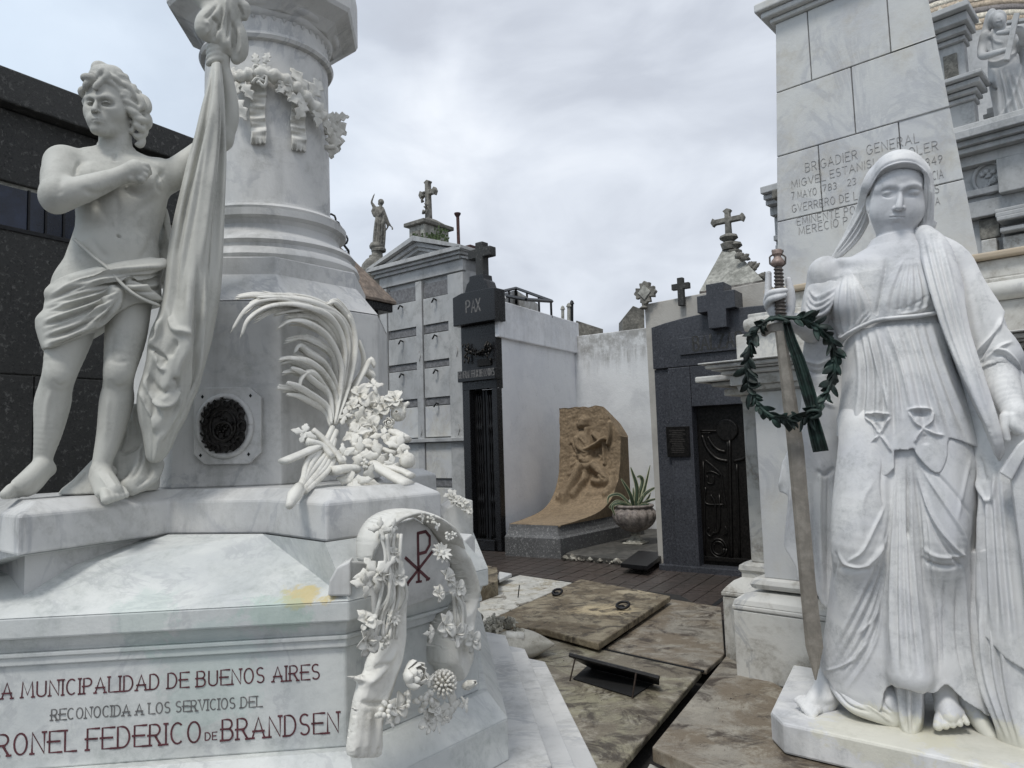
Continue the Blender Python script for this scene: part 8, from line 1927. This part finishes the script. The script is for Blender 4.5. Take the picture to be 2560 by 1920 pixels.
body_ = [([(300,275),(300,300)], 46, .085), ([(265,300),(285,320)], 30, .07), ([(330,350),(335,400)], 26, .06), ([(300,430),(330,500),(320,600)], 70, .085), ([(250,440),(270,520),(330,560)], 34, .105), ([(330,550),(420,500),(495,445)], 22, .11), ([(400,400),(440,440),(480,480)], 26, .06), ([(545,290),(550,400),(530,490)], 16, .06), ([(490,500),(500,680)], 14, .05),
  ([(320,620),(340,690)], 70, .09), ([(270,700),(230,800),(170,920),(110,1010)], 44, .10), ([(410,690),(470,760),(510,840)], 56, .11), ([(510,850),(450,860),(400,850)], 34, .08), ([(330,720),(300,850),(200,980)], 30, .07), ([(60,1010),(100,1030)], 22, .06), ([(560,760),(570,880),(500,960)], 30, .05)]
for pts, w, amp in body_:
    q = [tuple(p) for p in cr(KU(*pts), 4)] if len(pts) > 2 else KU(*pts); d, _, _ = seg_dist(X_, Y__, q); f = np.exp(-(d/(w*.26525))**4); D_ = np.maximum(D_, 1.35*amp*f*.5*(1+np.sqrt(np.clip(1-(d/(w*.3))**2, 0, 1)))); mask = np.maximum(mask, f)
lines_ = [([(300,700),(330,800),(320,900)], 8, -.02), ([(350,700),(350,800),(270,900)], 8, .02), ([(380,720),(350,830),(250,960)], 7, -.02), ([(260,560),(330,620),(400,560)], 8, -.018), ([(240,640),(330,680),(440,640)], 8, -.02), ([(230,720),(190,850),(130,960)], 7, -.016), ([(250,730),(220,850),(170,940)], 7, .014),
  ([(270,420),(330,480)], 7, .012), ([(280,450),(330,520)], 6, -.014), ([(300,520),(340,560),(420,520)], 6, -.015), ([(250,350),(300,330)], 8, -.02), ([(270,270),(300,250),(330,270)], 6, .012), ([(190,470),(240,560)], 14, .03), ([(170,500),(220,590)], 8, -.02), ([(230,560),(250,600),(210,590)], 10, .03), ([(440,590),(470,620),(450,640)], 9, .03), ([(180,690),(230,660),(300,640)], 10, .025), ([(160,770),(200,760)], 12, .025),
  ([(420,660),(500,690),(560,780)], 8, .02), ([(540,720),(590,820),(580,900)], 8, -.018), ([(500,840),(530,850),(500,870)], 8, -.02), ([(400,790),(470,800),(510,850)], 8, -.022), ([(0,1110),(120,1080),(300,1030),(420,1045)], 5, .016), ([(0,1125),(150,1090),(300,1045)], 5, -.014), ([(220,1020),(330,1020),(450,1005)], 6, .016), ([(100,1010),(180,1030)], 7, .016), ([(340,950),(440,940),(550,900)], 10, .014), ([(300,980),(460,970),(560,930)], 7, -.012)]
for pts, w, amp in lines_:
    q = [tuple(p) for p in cr(KU(*pts), 4)] if len(pts) > 2 else KU(*pts); d, _, t = seg_dist(X_, Y__, q); D_ += amp*np.exp(-(d/(w*.26525*1.2))**2)
D_ = D_.reshape(nt, na_); mask = mask.reshape(nt, na_)
for i in range(nt):
    for j in range(na_):
        p = Vector(V[i, j]); wv = min(1, max(0, (PZ_[i]-.62)/.35))*(1-mask[i, j]*.95); r = mnoise.noise(p*9)*.55+mnoise.noise(p*21)*.35+mnoise.noise(p*45)*.25
        D_[i, j] += wv*(.024*r-.018)+.003*mnoise.noise(p*60)
        if up_[i, j] == 0: D_[i, j] *= .3
V2 = V+nrm*D_[..., None]; I = np.arange(nt*na_).reshape(nt, na_)
Qs = np.stack([I[:-1, :-1], I[:-1, 1:], I[1:, 1:], I[1:, :-1]], -1).reshape(-1, 4)
mesh_obj('relief_face', V2.reshape(-1, 3), Qs, M['sand'], ss, smooth=True)
for nm, j in (('right_side', na_-1), ('left_side', 0)):
    E_ = V2[:, j]; back = []
    for i in range(nt):
        zb = .44; b_ = PB[i]
        if PZ_[i] > .7: back.append(FS.o+FS.u*(.03+j/(na_-1)*w0*1.36)+FS.v*2.02+np.array([0, 0, E_[i][2]-.02]))
        else: back.append(FS.o+FS.u*(.03+j/(na_-1)*w0*(1+.33*b_/1.78))+FS.v*(b_+.3*max(0, (PZ_[i]-.45)/.25))+np.array([0, 0, .44]))
    VV = np.concatenate([E_, np.array(back)]); F = [(i, i+1, nt+i+1, nt+i) for i in range(nt-1)]; mesh_obj(nm, VV, F, M['sand'], ss)
MB().box(FS, .05, .03+w0-.02, 1.86, 2.0, .44, 1.6).build('back', M['sand'], ss)
E0_ = V2[0]; MB().add(np.concatenate([E0_, E0_*[1,1,0]+[0,0,.425]]), [(j, j+1, na_+j+1, na_+j) for j in range(na_-1)]).build('front_edge', M['sand'], ss)

# ------------------------------------------------------------------ urn with agave
uc = PZ(*c1(KU, 790, 1425), .078); us = .26525/1800*uc[1]
ur = thing('stone_urn', uc, 'lobed pinkish stone urn on a short foot, holding a striped agave', 'urn')
MB().box(Fr(uc, -31), -95*us, 95*us, -95*us, 95*us, 0, .02).build('foot_plate', M['urnB'], ur, .006)
MB().lathe(uc, [(88*us, .02), (86*us, 12*us+.02), (60*us, 40*us), (42*us, 62*us), (36*us, 78*us), (50*us, 84*us), (52*us, 92*us), (38*us, 98*us), (40*us, 108*us)], 28).build('foot', M['urnB'], ur, angle=50)
bowl = [(40,104),(80,118),(130,145),(170,185),(194,235),(197,270),(188,295),(168,318),(160,330)]; rings = []
for r_, z_ in cr(bowl, 4):
    rings.append([(uc[0]+r_*us*(1+(.075*abs(cos(7.5*t))-.03)*min(1, max(0, (r_-60)/80)))*cos(t), uc[1]+r_*us*(1+(.075*abs(cos(7.5*t))-.03)*min(1, max(0, (r_-60)/80)))*sin(t), uc[2]+z_*us) for t in np.linspace(0, 2*pi, 120, endpoint=False)])
MB().loft(rings, cap=False).build('bowl', M['urn'], ur, smooth=True)
MB().lathe(uc, [(150*us, 322*us), (162*us, 330*us), (176*us, 334*us), (182*us, 345*us), (176*us, 356*us), (160*us, 358*us), (148*us, 350*us), (146*us, 320*us)], 48).build('rim', M['urn'], ur, smooth=True)
MB().lathe(uc, [(0, 335*us), (150*us, 330*us)], 24).build('soil', M['soil'], ur)
ag = thing('agave_plant', uc+np.array([0, 0, 335*us]), 'green agave with cream leaf edges growing in the stone urn', 'plant')
o0 = np.array([uc[0], uc[1], uc[2]+330*us])
for k, (pts, w, dd) in enumerate((([(775,1100),(735,960),(650,815)], 26, -.05), ([(790,1090),(800,900),(742,710)], 30, .0), ([(800,1080),(860,960),(925,690)], 22, .05), ([(770,1085),(770,980),(765,900)], 16, .08), ([(800,1080),(880,960),(1000,885)], 26, -.02), ([(800,1085),(900,1030),(1010,1000)], 20, .08), ([(760,1090),(640,1050),(570,1080),(595,1170)], 22, -.1), ([(755,1080),(620,1030),(550,1080),(560,1100)], 20, .0), ([(750,1075),(640,970),(540,985),(525,1060)], 20, .05),
  ([(800,1090),(870,1060),(920,1080),(935,1180)], 20, -.12), ([(790,1060),(850,860),(835,800),(800,800)], 26, .1), ([(830,1090),(900,1010),(930,950)], 16, .12), ([(780,1100),(700,1060),(640,1035)], 18, .1), ([(810,1095),(850,1010),(860,960)], 18, -.05))):
    q = [P(*c1(KU, x, y), uc[1]+dd*min(1, i)) for i, (x, y) in enumerate(pts)]; q = cr(q, 7); m = len(q)
    L, R, C_l = [], [], []
    for i, p in enumerate(q):
        t = i/(m-1); tg = (q[min(i+1, m-1)]-q[max(i-1, 0)]); tg /= np.linalg.norm(tg); s_ = np.cross(tg, (.25*((k % 3)-1), -1, .3)); s_ /= np.linalg.norm(s_); ww = w*us*.62*(sin(pi*min(.97, .3+.68*t))**.6)
        L.append(p+s_*ww); R.append(p-s_*ww); C_l.append(p+np.cross(s_, tg)*ww*.35)
    n_ = len(q); mb = MB(); mb.add(L+C_l+R+[c_+np.array([0, .008, -.006]) for c_ in C_l], [(i, i+1, n_+i+1, n_+i) for i in range(n_-1)]+[(n_+i, n_+i+1, 2*n_+i+1, 2*n_+i) for i in range(n_-1)]+[(i+1, i, 3*n_+i, 3*n_+i+1) for i in range(n_-1)]+[(2*n_+i, 2*n_+i+1, 3*n_+i+1, 3*n_+i) for i in range(n_-1)])
    lf = mb.build('agave_leaf', M['agave'], ag, smooth=True)
    for E_ in (L, R): MB().tube(E_, [w*us*.2]*(n_-2)+[w*us*.12, w*us*.04], 5, .5).build('pale_edge', M['agaveE'], lf, smooth=True)

# ------------------------------------------------------------------ dark statue on the dome
def k3_(S_, x, y, d=0): return S_.L(*c1(K3, x, y), d)
A = Sculpt(c1(K3, 325, 300)[0], YD)
f_ = lambda x, y, d=0: k3_(A, x, y, d)
s_ = YD/1800*.3977
dst = thing('raised_arm_statue', A.W(f_(322, 462)), 'dark weathered stone statue of a robed woman with one arm raised on the domed tomb', 'statue')
A.loft([(*[c1(K3, x, 0)[0] for x in (l, r)], c1(K3, 0, y)[1], 0, dr*s_) for l, r, y, dr in ((298,350,195,16),(290,352,215,20),(292,352,240,22),(298,352,258,18),(292,358,290,24),(286,364,340,28),(281,362,400,32),(277,358,450,36),(276,358,462,36))], .03)
A.ell(f_(338, 165, -.02), (15*s_, 15*s_, 17*s_), .02); A.ell(f_(333, 160, .02), (19*s_, 17*s_, 17*s_), .02); A.ell(f_(322, 175, .02), (10*s_, 10*s_, 9*s_), .01); A.limb([f_(335, 178), f_(328, 200)], [9*s_, 11*s_], .02)
A.limb([f_(296, 205), f_(282, 180), f_(274, 165), f_(283, 135), f_(290, 118), f_(293, 110)], [13*s_, 10*s_, 7*s_, 5.5*s_, 4*s_, 2*s_], .02)
A.limb([f_(292, 210), f_(280, 220), f_(290, 250)], [12*s_, 9*s_, 8*s_], .03); A.limb([f_(345, 215), f_(362, 255), f_(378, 290), f_(395, 315), f_(406, 326)], [13*s_, 11*s_, 8*s_, 5*s_, 4.5*s_], .02)
A.limb([f_(362, 270), f_(376, 310), f_(368, 340)], [12*s_, 8*s_, 3*s_], .02); A.ell(f_(405, 333), (7*s_, 6*s_, 7*s_), .01)
A.limb([f_(352, 255, -.12), f_(342, 320, -.18), f_(332, 380, -.2)], [9*s_, 7*s_, 4*s_], .02)
st = fan(K3((300,260),(290,350),(282,455)), K3((355,260),(362,350),(352,455)), 5, 2.2, .03, seed=3) + [(K3((345,215),(330,240),(310,256)), 2, .02)]
A.build('figure', M['stoneD'], dst, .014, strokes=st, relax=2)
MB().lathe(A.W(f_(318, 470)), [(46*s_, -.02), (48*s_, .02), (42*s_, .06)], 20).build('base', M['stoneD'], dst)

# ------------------------------------------------------------------ statue with a cross on the mausoleum
KX = crop(2260, 0, .30152); YX = 8.3
A = Sculpt(c1(KX, 830, 500)[0], YX); s_ = YX/1800*.30152
f_ = lambda x, y, d=0: A.L(*c1(KX, x, y), d)
xs = thing('cross_bearer_statue', A.W(f_(850, 1050)), 'grey marble statue of a draped woman hugging a cross on the mausoleum cornice', 'statue')
A.loft([(*[c1(KX, x, 0)[0] for x in (l, r)], c1(KX, 0, y)[1], .0, dr*s_) for l, r, y, dr in ((760,900,225,50),(690,960,270,75),(690,970,340,85),(700,950,430,85),(690,930,500,85),(690,960,580,95),(700,1010,680,105),(715,1050,760,110),(735,1090,860,115),(745,1130,960,120),(730,1180,1045,125))], .05)
A.ell(f_(775, 160, -.02), (66*s_, 70*s_, 76*s_), .02); A.ell(f_(790, 175, -.12), (45*s_, 45*s_, 62*s_), .03); A.ell(f_(808, 165, -.25), (10*s_, 14*s_, 14*s_), .02); A.limb([f_(800, 230), f_(810, 270)], [42*s_, 55*s_], .04)
A.ell(f_(730, 92, .0), (24*s_, 20*s_, 20*s_), .02); A.limb([f_(720, 130, .03), f_(690, 220, .05), f_(675, 300, .05), f_(690, 380, .04)], [40*s_, 34*s_, 36*s_, 30*s_], .04)
A.limb([f_(675, 300, .0), f_(650, 400, .0), f_(655, 465, -.12), f_(760, 440, -.32), f_(880, 405, -.36)], [45*s_, 38*s_, 32*s_, 27*s_, 20*s_], .03)
A.limb([f_(960, 330, .0), f_(1000, 330, -.1), f_(960, 250, -.28), f_(860, 265, -.34), f_(780, 275, -.34)], [50*s_, 40*s_, 32*s_, 26*s_, 18*s_], .03)
A.limb([f_(980, 250, .05), f_(1040, 450, .08), f_(1050, 700, .05)], [60*s_, 70*s_, 60*s_], .05)
st = fan(KX((720,560),(760,760),(760,1030)), KX((960,560),(1040,800),(1160,1030)), 5, 5, .028, seed=8) + [(KX((930,450),(950,600),(900,800),(800,980),(740,1040)), 4, .035), (KX((690,690),(740,740),(780,730)), 4, -.03), (KX((690,500),(760,520),(860,480),(930,420)), 4, .03), (KX((690,540),(780,550),(900,500)), 4, -.025), (KX((700,300),(715,380),(720,420)), 4, -.03), (KX((740,280),(760,340),(830,360)), 4, .02),
  (KX((775,160),(790,158)), 1.5, -.012, 's'), (KX((770,190),(805,185)), 1.6, -.012, 's'), (KX((790,200),(815,196)), 1.5, -.008, 's')]
A.build('figure', M['statueR2'] if 'statueR2' in M else M['marbleB'], xs, .011, strokes=st, relax=2)
def bar(p, q, w): 
    a, b = A.W(f_(*p)), A.W(f_(*q)); d = (b-a)/np.linalg.norm(b-a); n_ = np.cross(d, A.e2); n_ /= np.linalg.norm(n_)
    return MB().slab([a+n_*w, b+n_*w, b-n_*w, a-n_*w], -A.e2, .07)
bar((935,105,-.42),(850,495,-.42), 20*s_).build('cross_upright', M['marbleB'], xs, .006); bar((850,180,-.40),(1060,150,-.40), 13*s_).build('cross_beam', M['marbleB'], xs, .006)
MB().box(Fr(A.W(f_(900, 1052)), -44), -.75, .9, -.5, .5, -.1, .0).build('statue_base', M['marbleB'], xs, .01)

# ------------------------------------------------------------------ marble cushion with carved flowers on the floor slab
pcn = PZ(*c1(KG, 400, 905), ZS)
cu = thing('marble_cushion', pcn, 'pale carved marble cushion lying on the stained slab beside the white steps', 'carving')
def gl_(x, y, z): p = c1(KG, x, y); return PZ(p[0], p[1], z)
A = Sculpt(c1(KG, 400, 800)[0], pcn[1]); base = PZ(*c1(KG, 400, 880), ZS)
cc = A.L(*c1(KG, 400, 830), 0.02); cc[2] = ZS+.075
def cush(X, Y, Z):
    x, y, z = ((X-cc[0])*.8+(Y-cc[1])*.6)*1.3, (-(X-cc[0])*.6+(Y-cc[1])*.8)*1.3, Z-cc[2]
    e = .10*np.clip(1-(np.abs(x)/.30)**2.5, .12, 1)*np.clip(1-(np.abs(y)/.24)**2.5, .12, 1)
    return np.maximum(np.maximum(np.abs(x)-.27, np.abs(y)-.21), np.abs(z)-e)*.7
A.add(cush, cc-.36, cc+.36, .01)
cobj = A.build('cushion', M['urnB2'] if 'urnB2' in M else M['marbleF'], cu, .01, relax=4)
q = [A.W(cc+np.array([.8*x*.29-.6*y*.23, .6*x*.29+.8*y*.23, -.01])) for x, y in ((-.77,-.77),(0,-.8),(.77,-.77),(.8,0),(.77,.77),(0,.8),(-.77,.77),(-.8,0),(-.77,-.77))]
rr = random.Random(2)
fw = thing('carved_flowers', pcn+np.array([-.1, .1, .2]), 'heap of small weathered carved marble flowers piled on the cushion', 'carving')
for k in range(34):
    t = k/34; x = 130+300*rr.random(); y = 640+rr.random()*90+(x-130)*.05; p = P(*c1(KG, x, y+10), pcn[1]+rr.uniform(.0, .15)); mb = MB()
    flower(mb, p, (rr.uniform(-.6,.6), -1, rr.uniform(.2,1)), rr.uniform(.03,.05), rr.choice(['rose','leaves','lily','bud']), rr); mb.build('marble_flower', M['urnF'] if 'urnF' in M else M['urnB'], fw, smooth=True)
MB().tube([P(*c1(KG, 330, 760), pcn[1]-.05), P(*c1(KG, 445, 770), pcn[1]-.05)], [.05,.045], 10, .6).build('carved_band', M['marbleF'], fw, smooth=True)
# ------------------------------------------------------------------ small litter on the slabs and lane
rr = random.Random(91); mb = MB()
for k in range(520):
    x = rr.uniform(1180, 1860); y = rr.uniform(1420, 1910); z = ZS+.003
    if y < 1450: z = .003
    if in_poly(np.array([x]), np.array([y]), KG(*[(200,620),(820,370),(1440,490),(940,850),(400,760)]))[0]: z = .223
    elif in_poly(np.array([x]), np.array([y]), KG(*[(1290,1492),(1778,893),(2200,1130),(2200,1700)]))[0]: z = ZS+.023
    p = PZ(x, y, z); n_ = rr.randint(5, 7); r = rr.uniform(.0012, .0035)*(2.2 if rr.random() < .08 else 1); el = rr.uniform(.3, 1); a0_ = rr.uniform(0, 3)
    V = []
    for i in range(n_):
        a = 2*pi*i/n_; q = r*rr.uniform(.5, 1.4); V.append(p+np.array([q*cos(a)*cos(a0_)-q*el*sin(a)*sin(a0_), q*cos(a)*sin(a0_)+q*el*sin(a)*cos(a0_), rr.uniform(0, .5)*r]))
    V.append(p+np.array([0, 0, r*.8])); mb.add(V, [(i, (i+1) % n_, n_) for i in range(n_)])
tag(mb.build('grit', M['ironR'], None), 'scattered dark grit and tiny leaf scraps on the marble floor slabs', 'litter', kind='stuff')
print('objects', len(bpy.data.objects), 'tris', sum(len(m.polygons) for m in bpy.data.meshes))
